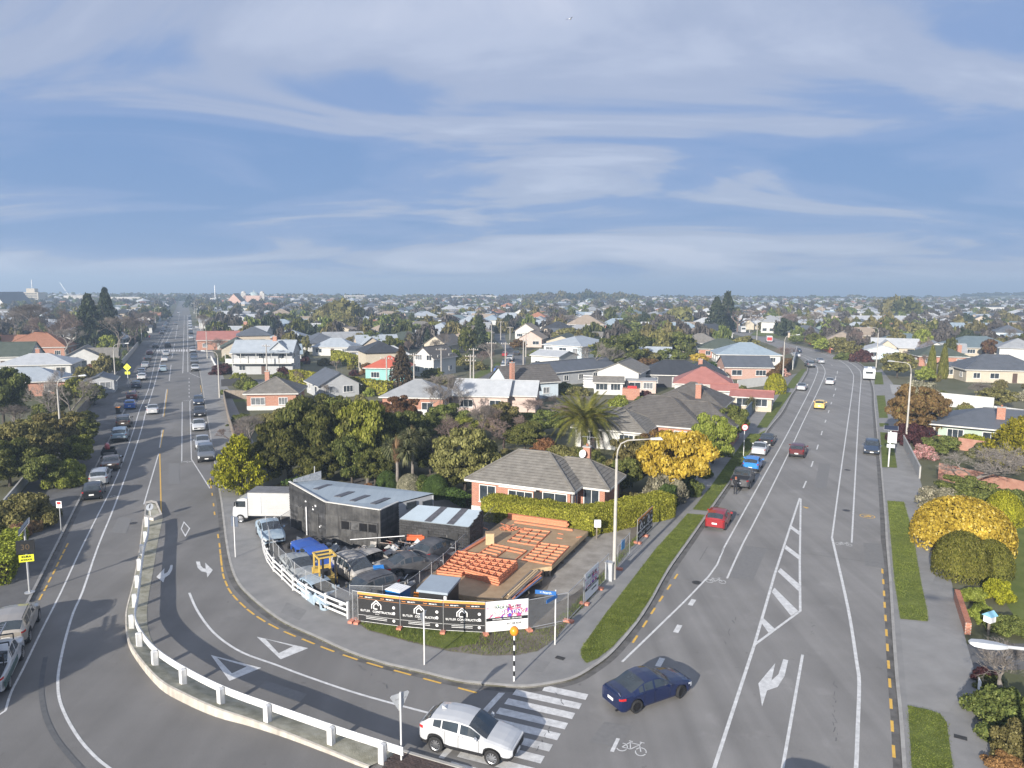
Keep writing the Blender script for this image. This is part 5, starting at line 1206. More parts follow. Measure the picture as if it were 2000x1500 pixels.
mb = MB(); rp_ = [l1 + Vector((0,0,hL_)),l2 + Vector((0,0,hR_)),l3 + Vector((0,0,2.75)),l4 + Vector((0,0,2.75))]
mb.quad(*rp_); mb.quad(*[p - Vector((0,0,.06)) for p in rp_][::-1]); rr_ = mb.build('roof',mat('store_roof_iron',(.34,.40,.45),.45,var=.06,scale=1),bl_)
for s in (.36,.68):
    a,b,c,d = [rp_[0].lerp(rp_[1],t) for t in (s,s + .1)] + [rp_[3].lerp(rp_[2],t) for t in (s + .1,s)]
    mb = MB(); mb.quad(*[p + Vector((0,0,.03)) for p in (a,b,c,d)]); mb.build('roof_light',M_sky,rr_)
# ================================================================ brick house behind the hedge
HU = Vector((.913,-.407,0)); HV = Vector((.407,.913,0)); hc = HU * -24.1 + HV * 58.9
bh = house('red brick house with grey tiled hip roof behind the clipped golden hedge',hc,math.atan2(HU.y,HU.x),9.1,6.3,3.15,'tile','brick','hip',1.95,.45,'x',tile=.32,
    wing=[(.4,6.85,-1.0,3.4,'hip','x',3.1,1.45)],chim=(4.4,1.6,5.6,.6),base=.15,
    wins=[(-3.0,-3.15,1.75,1.6,1.5,0),(0.1,-3.15,1.6,2.3,1.5,0,None,None,2),(3.2,-3.15,1.5,2.2,2.1,0),(5.7,-1.0,1.9,1.4,1.4,0),(4.55,-2.2,1.6,1.3,1.6,PI / 2),(-4.55,-1.0,1.6,1.2,1.5,-PI / 2)],plinth=(W['white'],.5))
MB().box(.1,-3.5,2.75,3.4,.9,.1).build('porch_hood',M_fasc,bh); MB().box(1.72,-3.17,1.4,.8,.1,2.1).build('door',M_dark,bh)
dsh = MB(); dsh.lathe([(.001,0),(.2,.03),(.36,.12)],14); dd_ = dsh.build('satellite_dish',M_lett,bh,(4.2,1.1,5.05)); dd_.rotation_euler = (rad(70),0,rad(-20))
an = MB(); an.tube([(4.4,1.6,5.5),(4.4,1.6,6.6)],.02,5)
for k in range(5): an.tube([(4.0 + k * .25,1.3,6.5),(4.0 + k * .25,1.9,6.5)],.012,4)
an.tube([(3.9,1.6,6.5),(5.2,1.6,6.5)],.014,4); an.build('aerial',M_galv,bh)
# ================================================================ truck and yard vehicles
tp = (G(478,1024) + G(536,1025)) / 2; tdir = (G(478,1024) - G(536,1025)).normalized()
tk = thing('box_truck','white box truck parked nose out beside the black workshop','truck',(tp.x,tp.y + .9,.12),math.atan2(tdir.y,tdir.x))
pr = [(.95,.45),(.95,2.05),(1.25,2.12),(1.75,2.0),(2.15,1.25),(2.2,.8),(2.18,.45)]
mb = MB(); n_ = len(pr); mb.add([(x,-.88,z) for x,z in pr] + [(x,.88,z) for x,z in pr],[tuple(range(n_))[::-1],tuple(range(n_,2 * n_))] + [(i,(i + 1) % n_,(i + 1) % n_ + n_,i + n_) for i in range(n_)]); mb.build('cab',P['white'],tk)
mb = MB(); mb.add([(1.8,-.78,1.96),(1.8,.78,1.96),(2.155,.8,1.32),(2.155,-.8,1.32)],[(0,3,2,1)]); mb.build('windscreen',M_glass,tk)
for s in (1,-1): mb = MB(); mb.box(1.5,s * .885,1.6,.8,.02,.5); mb.build('side_window',M_glass,tk); mb = MB(); mb.box(1.9,s * 1.1,1.65,.06,.18,.32); mb.build('wing_mirror',M_trim,tk); mb = MB(); mb.box(2.2,s * .62,.85,.04,.3,.2); mb.build('headlight',M_head,tk)
bx_ = MB().box(-.95,0,1.62,3.6,1.95,1.95).build('cargo_box',mat('box_panel',(.40,.40,.395),.5,col2=(.48,.48,.47),scale=1.5,streak=((.3,3,12),.1)),tk)
for k in range(9): MB().box(-.95,.98,.78 + k * .2,3.58,.015,.012).build('panel_groove',M_signback,bx_)
MB().box(-.95,0,2.61,3.62,1.97,.04).build('roof',mat('dirty_box_roof',(.16,.16,.165),.7,var=.2),bx_); MB().box(.05,.985,1.6,.62,.03,1.6).build('side_door',M_signback,tk); MB().box(-.6,0,.55,4.2,.7,.2).build('chassis',M_trim,tk)
for x in (1.55,-1.35):
    for s in (1,-1): wo = put('wheel',wheel_mesh(.36,'steel')[0],tk,(x,s * .82,.36),0 if s > 0 else PI); put('rim',wheel_mesh(.36,'steel')[1],wo)
YG = 'old cars in the scrap yard'
yc = lambda t,c,a,b,lb,**k: car(t,c,(G(*a) + G(*b)) / 2,G(*b) - G(*a),lb,z=k.pop('z',.126),group=YG,**k)
yc('sedan','faded',(522,1042),(536,1066),'faded pale blue sedan by the yard gate next to the truck',lod=1)
yc('classic','royal',(638,1127),(588,1090),'bright royal blue old sedan with its nose lifted high',z=.35,tilt=(0,-rad(9)),lod=2)
yc('sedan','dull',(571,1112),(603,1146),'dull grey green sedan behind the white curved railing',lod=1)
yc('wagon','primer',(677,1122),(716,1146),'stripped rusty estate wreck beside the yellow forklift',lod=1,wheels=(1,1,0,1),hide=('headlight',))
yc('wagon','charcoal',(738,1166),(682,1186),'faded black wagon with roof bars behind the banner fence',lod=1)
yc('hatch','faded',(612,1160),(640,1180),'pale blue crumpled hatchback wreck behind the white railing',lod=1,hide=('headlight','windscreen'),wheels=(0,0,1,1),z=-.2)
yc('sedan','charcoal',(775,1126),(833,1112),'black coupe side on in the middle of the scrap yard',lod=1)
yc('classic','primer',(705,1108),(756,1130),'silver gutted car shell under the scrap heap',lod=1,hide=('windscreen','rear_window','headlight'),wheels=(0,1,0,0))
yc('hatch','charcoal',(838,1098),(866,1084),'dark grey car body at the back of the yard by the block store',lod=1,wheels=(0,0,0,0))
# forklift
fk = thing('forklift','yellow forklift with overhead guard in the scrap yard','forklift',G(637,1150,.126),rad(-60)); fk.scale = (1.15,1.15,1.08); Yl = mat('forklift_yellow',(.55,.36,.07),.6,col2=(.66,.46,.12),scale=3)
MB().box(-.2,0,.55,1.5,1.0,.6).build('body',Yl,fk); MB().box(-.85,0,.75,.4,1.0,.7).build('counterweight',Yl,fk); MB().box(-.1,0,1.0,.5,.5,.3).build('seat',M_trim,fk)
gd_ = put('overhead_guard',None,fk)
for p,q in (((-.7,-.5),(-.7,.5)),((.4,-.5),(.4,.5)),((-.7,-.5),(.4,-.5)),((-.7,.5),(.4,.5)),((-.15,-.5),(-.15,.5))): MB().bar((*p,2.12),(*q,2.12),.09,.06).build('guard_bar',Yl,gd_)
for x,y in ((-.65,-.46),(-.65,.46),(.4,-.46),(.4,.46)): MB().bar((x * 1.1,y,.8),(x,y,2.1),.08,.08).build('guard_post',Yl,fk)
for y in (-.35,.35): MB().bar((.75,y,.1),(.75,y,2.2),.1,.1).build('mast',M_trim,fk); MB().box(1.25,y,.15,1.0,.1,.05).build('fork',M_trim,fk)
for x,y in ((.45,-.5),(.45,.5),(-.65,-.45),(-.65,.45)): put('wheel',wheel_mesh(.26,'steel')[0],fk,(x,y,.26))
# blue wheelie bin
t = thing('wheelie_bin','bright blue wheelie bin standing in the scrap yard','bin',G(740,1139,.126),rad(15)); Bl = mat('bin_blue',(.02,.22,.62),.5,var=.06)
MB().add([(-.22,-.24,.06),(.22,-.24,.06),(.22,.24,.06),(-.22,.24,.06),(-.3,-.33,1.05),(.3,-.33,1.05),(.3,.33,1.05),(-.3,.33,1.05)],[(0,1,5,4),(1,2,6,5),(2,3,7,6),(3,0,4,7),(4,5,6,7)]).build('body',Bl,t); MB().box(0,0,1.08,.68,.76,.07).build('lid',Bl,t)
for sx in (-.25,.25): put('wheel',wheel_mesh(.11,'steel')[0],t,(sx,.28,.11),PI / 2)
# portable toilet
pp = G(777,1146,1.72); t = thing('portable_toilet','blue portable toilet with white roof behind the banner fence','toilet',(pp.x,pp.y,.13),rad(-28)); t.scale = (.92,.92,.74); Bt = mat('toilet_blue',(.015,.20,.52),.45,var=.05)
MB().box(0,0,1.05,1.15,1.15,2.0).build('cabin',Bt,t); MB().box(0,-.585,1.05,.7,.03,1.8).build('door',Bt,t)
rf = MB(); rf.add([(-.62,-.62,2.05),(.62,-.62,2.05),(.62,.62,2.05),(-.62,.62,2.05),(-.5,-.5,2.13),(.5,-.5,2.13),(.5,.5,2.13),(-.5,.5,2.13)],[(4,5,6,7),(0,1,5,4),(1,2,6,5),(2,3,7,6),(3,0,4,7)]); ro_ = rf.build('roof',M_lett,t)
for k in range(5): MB().box(-.4 + k * .2,0,2.14,.07,.95,.06).build('rib',M_lett,ro_)
# site shed
cs = [G(*p,2.35) for p in ((808,1151),(869,1158),(905,1129),(846,1122))]; cc = sum(cs,Vector()) / 4; u_ = (cs[1] - cs[0]).normalized(); wl,dl = (cs[1] - cs[0]).length,(cs[2] - cs[1]).length
t = thing('site_shed','black site shed with flat pale roof beside the timber platform','shed',(cc.x,cc.y,.13),math.atan2(u_.y,u_.x))
MB().box(0,0,1.1,wl - .2,dl - .2,2.0).build('wall',M_dark,t); MB().box(0,0,2.15,wl,dl,.14).build('roof',mat('pale_shed_roof',(.30,.35,.40),.5,var=.06),t); MB().box(.55,-dl / 2 + .08,1.1,.8,.06,1.9).build('door',M_dark,t); MB().box(.8,-dl / 2 + .02,1.85,.16,.06,.3).build('notice',M_lett,t)
mb = MB(); mb.box(0,0,.5,1.05,.06,.95); q = G(824,1190,.13); ob = thing('plastic_barrier','orange plastic pallet barrier leaning on the site shed','barrier',(q.x,q.y,.13),rad(-15)); mb.build('panel',M_orange,ob)
for k in range(9): MB().box(-.46 + k * .115,0,1.0,.06,.06,.1).build('tooth',M_orange,ob)
# scrap heap: every piece its own thing is past counting; panels, pipes and tyres one can see are parts of the heaps they lie in
M_rust = mat('rusty_panel',(.16,.09,.055),.85,col2=(.34,.30,.27),scale=2,detail=8); M_scr = [P['dull'],P['primer'],M_rust,P['charcoal'],M_signback,P['silver'],M_trim,P['red'],P['white']]
def torus(R0,r0,n=16,m=7):
    mb = MB(); V = []; F_ = []
    for i in range(n):
        for j in range(m): a,b = 2 * PI * i / n,2 * PI * j / m; V.append(((R0 + r0 * math.cos(b)) * math.cos(a),(R0 + r0 * math.cos(b)) * math.sin(a),r0 * math.sin(b)))
    for i in range(n):
        for j in range(m): F_.append((i * m + j,((i + 1) % n) * m + j,((i + 1) % n) * m + (j + 1) % m,i * m + (j + 1) % m))
    return mb.add(V,F_).mesh('tyre',M_tyre,True)
TY = torus(.24,.09)
def heap(px,r,h,n,label,seed,tyres=3,name='scrap_heap'):
    random.seed(seed); t = thing(name,label,'scrap heap',G(*px,.126),0,'heaps of car parts in the yard')
    for i in range(n):
        a,q = random.uniform(0,2 * PI),r * math.sqrt(random.random()); x,y = q * math.cos(a) * 1.5,q * math.sin(a); z = h * (1 - q / r) * random.uniform(.3,1) + .15; kd = random.random()
        if kd < .5:        # bent body panel
            w_,l_ = random.uniform(.35,.8),random.uniform(.6,1.5); mb = MB(); k = 5
            for s in range(k): x0,x1 = -l_ / 2 + l_ * s / k,-l_ / 2 + l_ * (s + 1) / k; f_ = lambda v: .22 * (v / l_) ** 2 * 2; mb.quad((x0,-w_ / 2,f_(x0)),(x1,-w_ / 2,f_(x1)),(x1,w_ / 2,f_(x1) + .06),(x0,w_ / 2,f_(x0) + .06))
            o = mb.build('body_panel',random.choice(M_scr),t,(x,y,z)); o.rotation_euler = (random.uniform(-.8,.8),random.uniform(-.7,.7),random.uniform(0,6.3))
        elif kd < .75:     # pipe or strut
            l_ = random.uniform(.8,2.4); mb = MB(); mb.tube([(-l_ / 2,0,0),(-l_ * .1,random.uniform(-.15,.15),.1),(l_ / 2,random.uniform(-.2,.2),0)],.03,6); o = mb.build('exhaust_pipe',random.choice((M_signback,M_rust,M_trim)),t,(x,y,z + .1)); o.rotation_euler = (0,random.uniform(-.4,.4),random.uniform(0,6.3))
        else:
            mb = MB(); sx,sy,sz = random.uniform(.2,.5),random.uniform(.2,.45),random.uniform(.15,.35); mb.box(0,0,0,sx,sy,sz); mb.box(sx * .1,0,sz * .6,sx * .5,sy * .6,sz * .5); mb.tube([(-sx * .4,0,0),(sx * .7,0,0)],sz * .25,7); o = mb.build('engine_part',random.choice(M_scr),t,(x,y,z)); o.rotation_euler = (random.uniform(-.5,.5),random.uniform(-.5,.5),random.uniform(0,6.3))
    for i in range(tyres):
        a,q = random.uniform(0,2 * PI),r * random.random(); o = put('tyre',TY,t,(q * math.cos(a) * 1.4,q * math.sin(a),.2 + h * .6 * random.random())); o.rotation_euler = (random.uniform(.2,1.5),0,random.uniform(0,6.3))
heap((752,1094),2.1,1.3,58,'largest tangle of panels and pipes before the garage door',1,2); heap((778,1072),1.2,.9,12,'heap of black tyres against the workshop corner',2,12); heap((830,1082),1.8,.9,34,'low scrap heap under the block store wall',3,4); heap((612,1070),1.3,.6,12,'small pile of wheels and panels under the workshop side wall',4,4); heap((690,1098),1.3,.7,24,'small reddish pile of car parts behind the blue car',5,1); heap((775,1146),.9,.3,8,'few wheels and parts lying by the blue bin',6,2); heap((655,1090),.9,.7,8,'leaning black panels beside the garage door',7,1)
mb = MB(); q = G(770,1075,.126); mb.tube([(-2.2,0,.95),(1.8,.3,1.15)],.03,6); tag(mb.build('steel_pipe',M_lett,None,(q.x - 1,q.y - .3,.1)),'long pale steel pipe lying across the scrap heap','pipe')
mb = MB(); mb.box(0,0,0,1.3,.55,.3); mb.tube([(-.5,-.2,.2),(.5,-.2,.2)],.05,6); q = G(812,1070,.126); o = mb.build('orange_casing',mat('scrap_orange',(.62,.13,.05),.5,var=.1),None,(q.x,q.y,.95),.1); tag(o,'bright orange machine casing on top of the scrap','casing')
# ================================================================ building site platform
M_pine = mat('treated_pine',(.50,.165,.080),.8,col2=(.66,.27,.15),scale=3,detail=6,stretch=(0,(1,6,6)),rnd=.12)
M_ply = mat('plywood_floor',(.27,.185,.105),.8,col2=(.38,.27,.165),scale=1.2,detail=9)
M_pine2 = mat('pale_pine',(.48,.34,.19),.8,col2=(.58,.43,.26),scale=2.5,detail=7,rnd=.15)
c5 = lambda pts: Z(pts,5.556,800,1000)
PZ = .85
plat_px = c5([(1070,45),(1935,210),(1540,585),(1425,600),(1300,625),(1440,690),(985,958),(590,905),(80,790)])
pl_w = GG(plat_px,PZ); o0 = Vector((sum(p.x for p in pl_w) / 9,sum(p.y for p in pl_w) / 9,.13)); pf_ = thing('timber_floor_platform','raised plywood floor platform of the new house on the site','platform',o0)
lp_ = [p - o0 for p in pl_w]; zt = PZ - .13
MB().prism(lp_,zt - .03,zt).build('floor_sheet',M_ply,pf_)
n9 = len(lp_)
for i in range(n9):
    a,b = lp_[i],lp_[(i + 1) % n9]; MB().bar((a.x,a.y,zt - .17),(b.x,b.y,zt - .17),.05,.27).build('bearer',M_pine2,pf_)
cx_ = sum((p for p in lp_),Vector()) / n9
for i in range(n9):
    for f in (0,.33,.66): p = lp_[i].lerp(lp_[(i + 1) % n9],f); p = p.lerp(cx_,.05); MB().box(p.x,p.y,(zt - .3) / 2,.14,.14,zt - .3).build('pile',M_wood,pf_)
random.seed(11)
FG = 'wall frames laid out on the platform'
def frame(q,nu,label,levels=1,cols=2,gap=None,z0=PZ):
    pts = GG(c5(q),z0); c = sum(pts,Vector()) / 4; t = thing('wall_frame',label,'wall frame',(c.x,c.y,z0),0,FG); a,b,d_,e = [p - c for p in pts]      # a back-left, b back-right, d front-right, e front-left
    for lv in range(levels):
        z = .055 + lv * .15; j = Vector((random.uniform(-.05,.05),random.uniform(-.05,.05),0)) if lv else Vector()
        up = Vector((0,0,z)) + j
        for p,r in ((a,e),(b,d_)): MB().bar(p + up,r + up,.05,.10).build('plate',M_pine,t)
        for i in range(cols - 1):
            f = (i + 1) / cols; MB().bar(a.lerp(b,f) + up,e.lerp(d_,f) + up,.05,.09).build('nog',M_pine,t) if i < cols - 1 and gap != i else None
        for i in range(nu + 1): f = i / nu; p,r = a.lerp(e,f),b.lerp(d_,f); MB().bar(p + up,(r if not (gap is not None and 1 < i < nu) else p.lerp(r,.45)) + up,.05,.10).build('stud',M_pine,t)
frame([(1235,185),(1525,222),(1370,372),(1065,322)],4,'small wall frame laid flat near the long timber stack',1,3); frame([(1420,345),(1730,385),(1540,580),(1220,520)],6,'wall frame laid flat at the right front edge of the platform',1,3); frame([(900,355),(1270,430),(1120,550),(750,460)],4,'wall frame with a wide opening in the middle of the platform',gap=1)
frame([(520,455),(840,500),(650,650),(400,580)],4,'wall frame stack at the left edge of the platform',2,3); frame([(780,565),(1170,615),(965,800),(600,700)],4,'highest stack of wall frames at the platform front',4,5); frame([(400,590),(650,645),(560,705),(290,672)],3,'wall frame stack beside the pale site shed roof',2,3)
def plank_run(a,b,n,w_,h_,off,label,m,name='timber_stack',layers=1,jit=.25):
    A,B = GG(c5([a,b]),PZ); d_ = (B - A).normalized(); s = Vector((-d_.y,d_.x,0)); t = thing(name,label,'timber',(A.x,A.y,PZ),0)
    for l_ in range(layers):
        for i in range(n):
            p = s * (i * off) + d_ * random.uniform(-jit,jit) + Vector((0,0,h_ / 2 + .01 + l_ * (h_ + .004))); MB().bar(p,p + (B - A) + d_ * random.uniform(-jit,jit),w_,h_).build('plank',random.choice(m) if isinstance(m,list) else m,t)
plank_run((1068,75),(1715,165),3,.09,.14,.1,'long stack of pink pine beams at the back of the platform',M_pine,layers=3,jit=.06)
plank_run((1140,118),(1750,205),2,.05,.1,.1,'two loose beams before the long timber stack',M_pine,'loose_beams'); plank_run((860,255),(500,470),4,.07,.12,.09,'pine boards along the left edge of the platform',[M_pine,M_pine,M_pine2,mat('blue_wrap',(.10,.14,.26),.7)],'loose_boards')
plank_run((1330,640),(1010,930),5,.12,.06,.17,'pale and pink planks lying over the front right corner',[M_pine2,M_pine,M_pine2,M_wood],'loose_planks'); plank_run((1400,700),(1100,945),3,.1,.06,.13,'bluish wrapped boards at the front right corner',[mat('blue_wrap',(.10,.14,.26),.7),M_pine,M_pine2],'wrapped_boards')
bx = thing('plywood_box','upright plywood box on the left of the platform','box',G(*c5([(872,345)])[0],PZ)); MB().box(0,0,.42,.62,.5,.84).build('side',M_pine2,bx); MB().box(0,0,.86,.7,.56,.04).build('lid',M_ply,bx)
oc = thing('offcut_pile','pile of pine offcuts on the platform','offcuts',G(*c5([(1080,190)])[0],PZ))
for i in range(42): p = (random.gauss(0,.55),random.gauss(0,.3),.05 + .16 * random.random()); o = MB().box(0,0,0,random.uniform(.2,.5),.09,.045).build('offcut',M_pine,oc,p); o.rotation_euler = (random.uniform(-.3,.3),random.uniform(-.3,.3),random.uniform(0,6.3))
for q,lb in (((1640,240),'short offcut near the back right of the platform'),((1630,288),'short offcut in the middle of the bare floor'),((1840,275),'thin offcut near the right edge of the floor')): o = MB().box(0,0,.03,.45,.09,.045).build('timber_offcut',M_pine,None,G(*c5([q])[0],PZ),random.uniform(-.6,.6)); tag(o,lb,'offcut')
# ================================================================ fences of the two lots
def mesh_mat(n,c,tr):
    m = bpy.data.materials.new(n); m.use_nodes = True; nt = m.node_tree; b = nt.nodes['Principled BSDF']; b.inputs['Base Color'].default_value = (*c,1); b.inputs['Roughness'].default_value = .7
    tc = nt.nodes.new('ShaderNodeTexCoord'); no = nt.nodes.new('ShaderNodeTexNoise'); no.inputs['Scale'].default_value = 2.0; nt.links.new(tc.outputs['Object'],no.inputs[0]); rm = nt.nodes.new('ShaderNodeMapRange'); rm.inputs[3].default_value = tr - .06; rm.inputs[4].default_value = tr + .06; nt.links.new(no.outputs[0],rm.inputs[0])
    t = nt.nodes.new('ShaderNodeBsdfTransparent'); mx = nt.nodes.new('ShaderNodeMixShader'); nt.links.new(rm.outputs[0],mx.inputs[0]); nt.links.new(b.outputs[0],mx.inputs[1]); nt.links.new(t.outputs[0],mx.inputs[2]); nt.links.new(mx.outputs[0],nt.nodes['Material Output'].inputs[0]); return m
M_wire = mesh_mat('wire_mesh',(.30,.31,.32),.80); M_shade = mesh_mat('banner_black',(.022,.022,.023),.16)
M_bor = mat('banner_orange',(.75,.30,.07),.7,var=.06)
def splash_mat():
    m = mat('banner_splash',(.7,.7,.7),.7); nt = m.node_tree; N = nt.nodes; L = nt.links; tc = N.new('ShaderNodeTexCoord'); n = N.new('ShaderNodeTexNoise'); n.inputs['Scale'].default_value = 1.6; n.inputs['Detail'].default_value = 5; n.inputs['Distortion'].default_value = 1.5; L.new(tc.outputs['Object'],n.inputs[0]); r = N.new('ShaderNodeValToRGB'); L.new(n.outputs[0],r.inputs[0]); e = r.color_ramp.elements; e[0].position = .3; e[0].color = (.05,.12,.5,1); e[1].position = .75; e[1].color = (.75,.3,.05,1)
    for p,c in ((.38,(.3,.05,.35)),(.42,(.68,.1,.14)),(.455,(.72,.72,.73)),(.6,(.74,.74,.74)),(.65,(.1,.5,.4)),(.7,(.7,.6,.1))): k = e.new(p); k.color = (*c,1)
    L.new(r.outputs[0],N['Principled BSDF'].inputs['Base Color']); return m
M_splash = splash_mat()
M_foot = mat('fence_foot_orange',(.55,.22,.15),.8,var=.2,scale=5)
def fence_panel(pa,pb,h,label,banner=None,flip=False,z=.13,feet=True):
    A,B = G(*pa,z),G(*pb,z); d_ = (B - A); L_ = d_.length; rz = math.atan2(d_.y,d_.x)
    t = thing('site_fence_panel',label,'fence',A,rz,'temporary fence panels round the building site')
    for x in (0,L_): MB().tube([(x,0,0),(x,0,h)],.022,6).build('upright',M_galv,t)
    for zz in (.1,h - .02): MB().tube([(0,0,zz),(L_,0,zz)],.018,6).build('rail',M_galv,t)
    MB().quad((0,.006,.1),(L_,.006,.1),(L_,.006,h),(0,.006,h)).build('wire_mesh',M_wire,t)
    if feet: MB().box(0,-.05,.06,.28,.6,.13).build('foot',M_foot,t)
    s = 1 if not flip else -1; y = -.05 * s
    tx = lambda txt,size,x,zz,m,par,bold=0.0: letters(txt,size,m,par,(x,y - .012 * s,zz),0 if not flip else PI,bold)
    if banner == 'butler':
        b = MB().box(L_ / 2,y,h * .49,L_ - .06,.012,h * .84).build('banner',M_shade,t); MB().box(L_ / 2,y - .002 * s,h * .955,L_ - .04,.014,h * .07).build('orange_band',M_bor,b); MB().box(L_ / 2,y - .004 * s,h * .80,L_ - .06,.014,.012).build('rule',M_bor,b); MB().box(L_ / 2,y - .004 * s,h * .27,L_ - .06,.014,.012).build('rule',M_lett,b)
        for i in range(2): tx('0800 668 771',.085,L_ * (.27 + .5 * i),h * .855,M_lett,b,.003); tx('TRADE',.075,L_ * (.09 + .5 * i),h * .855,M_bor,b,.003)
        k = h * .17; cx,cz = L_ * .45,h * .51
        lg = MB()
        for sc,t_ in ((1.0,.05),(.66,.05)):
            pts = [(-.9 * sc,-.35 if sc > .9 else -.35),(-.9 * sc,.35 * sc + .05),(0,1.25 * sc),(.9 * sc,.35 * sc + .05),(.9 * sc,-.35)] if sc > .9 else [(-.5,-.35),(-.5,.3),(0,.8),(.5,.3)]
            for p,q in zip(pts,pts[1:]): lg.bar((cx + p[0] * k,y - .012 * s,cz + p[1] * k + .12),(cx + q[0] * k,y - .012 * s,cz + q[1] * k + .12),.012,t_)
        lg.bar((cx - .5 * k,y - .012 * s,cz - .35 * k + .12),(cx + .2 * k,y - .012 * s,cz - .35 * k + .12),.012,.05)
        lg.build('house_logo',M_lett,b)
        tx('BUTLER',.175,L_ * .185,h * .42,M_lett,b); tx('CONSTRUCTION',.175,L_ * .62,h * .42,M_lett,b,.002); tx('LIMITED',.07,L_ * .47,h * .345,M_lett,b)
        for zz in (.225,.175): MB().box(L_ * .45,y - .008 * s,h * zz,L_ * .5,.012,.022).build('small_print',M_lett,b)
        for f,zz in ((.86,.62),(.86,.44),(.86,.2)): disc(.085,14,y - .01 * s,h * zz,.004).build('badge',M_lett,b,(L_ * f,0,0))
    elif banner == 'decor':
        b = MB().box(L_ / 2,y,h * .53,L_ - .04,.012,h * .94).build('banner',M_lett,t); MB().box(L_ / 2,y - .004 * s,h * .64,L_ - .1,.012,h * .5).build('colour_splash',M_splash,b); MB().box(L_ / 2,y - .009 * s,h * .44,L_ - .08,.012,h * .1).build('dark_strip',M_dark,b)
        tx('TRADE RELATED',.22,L_ / 2,h * .80,M_dark,b,.003); tx('DECORATING',.33,L_ / 2,h * .63,M_dark,b,.016); tx('DECORATING',.33,L_ / 2 - .01,h * .635,M_lett,b,.004).location.y -= .01 * s; tx('GIB STOPPERS - PAINTERS - DECORATORS',.09,L_ / 2,h * .44,M_lett,b,.002).location.y -= .006 * s; tx('027 228 8228',.15,L_ * .66,h * .27,M_dark,b,.003)
    return t
c4 = lambda pts: Z(pts,5.263,680,1130)
h_f = height_at(950,1238,1176)
fp = [(689.5,1213),(700,1215),(782,1226),(866,1234),(948,1238),(1031.5,1230),(1109,1214)]
fence_panel(fp[0],fp[1],h_f,'narrow bare wire fence panel beside the white railing end'); 
for i,lb in ((1,'leftmost black construction banner panel of the corner fence'),(2,'middle black construction banner panel of the corner fence'),(3,'rightmost black construction banner panel next to the paint splash banner')): fence_panel(fp[i],fp[i + 1],h_f,lb,'butler')
fence_panel(fp[4],fp[5],h_f,'white decorating banner with colour splashes on the corner fence','decor'); fence_panel(fp[5],fp[6],h_f * .95,'bare wire fence panel behind the street name post')
fence_panel((1109,1214),(1139,1182),h_f * .95,'bare wire fence panel facing the right road footpath'); fence_panel((1140,1180),(1167,1152),h_f,'splashed decorating banner facing the right road footpath','decor'); fence_panel((1168,1150),(1188,1128),h_f * .9,'bare wire panel beside the electrical cabinet'); fence_panel((1206,1112),(1229,1084),h_f * .9,'bare wire panel with blue notice behind the lamp'); fence_panel((1244,1061),(1258,1047),h_f,'first black banner panel at the hedge end','butler'); fence_panel((1258,1047),(1273,1032),h_f,'last black banner panel at the hedge end','butler')
q = G(1216,1088,.13); tag(MB().box(0,0,1.0,.5,.02,.75).build('site_notice',mat('notice_blue',(.03,.20,.45),.5),None,(q.x,q.y - .1,.13),rad(55)),'blue notice board on the site fence beside the street lamp','notice')
# white curved railing
wp = GG([(512,1054),(516,1078),(523,1098),(535,1116),(552,1132),(573,1153),(600,1171),(637,1190),(680,1208)],.125); wr_ = thing('white_railing','curved white three-rail timber railing round the scrap yard','railing',wp[4])
for i,p in enumerate(wp):
    t_ = (wp[min(i + 1,8)] - wp[max(i - 1,0)]).normalized(); MB().box(0,0,.52,.12,.12,1.04).build('post',M_wpost,wr_,p - wp[4],math.atan2(t_.y,t_.x))
for zz in (.22,.55,.9):
    for a,b in zip(wp,wp[1:]): n_ = (b - a).normalized(); n_ = Vector((n_.y,-n_.x,0)) * .08; MB().bar(a - wp[4] + n_ + Vector((0,0,zz)),b - wp[4] + n_ + Vector((0,0,zz)),.04,.13).build('rail',M_wpost,wr_)
# chain link behind it and along the site boundary
def chain(px,h,label,z=.126,n=1):
    w_ = GG(px,z); t = thing('chain_link_fence',label,'fence',w_[0])
    for i,p in enumerate(w_): MB().tube([p - w_[0],p - w_[0] + Vector((0,0,h))],.025,6).build('post',M_galv,t)
    for a,b in zip(w_,w_[1:]):
        a,b = a - w_[0],b - w_[0]; MB().quad(a,b,b + Vector((0,0,h - .1)),a + Vector((0,0,h - .1))).build('wire_mesh',M_wire,t); MB().tube([a + Vector((0,0,h - .08)),b + Vector((0,0,h - .08))],.014,5).build('top_wire',M_galv,t)
chain([(520,1048),(527,1076),(535,1098),(546,1112),(560,1127),(577,1146),(599,1163),(628,1178),(657,1194),(690,1211)],1.7,'chain link fence just inside the white railing'); chain([(684,1190),(748,1192),(797,1180),(820,1162),(843,1143),(866,1125),(890,1100),(911,1078),(940,1050),(968,1020)],1.6,'chain link fence between scrap yard and building site'); chain([(568,1032),(550,1044),(535,1056)],1.6,'short chain link fence at the yard entrance')
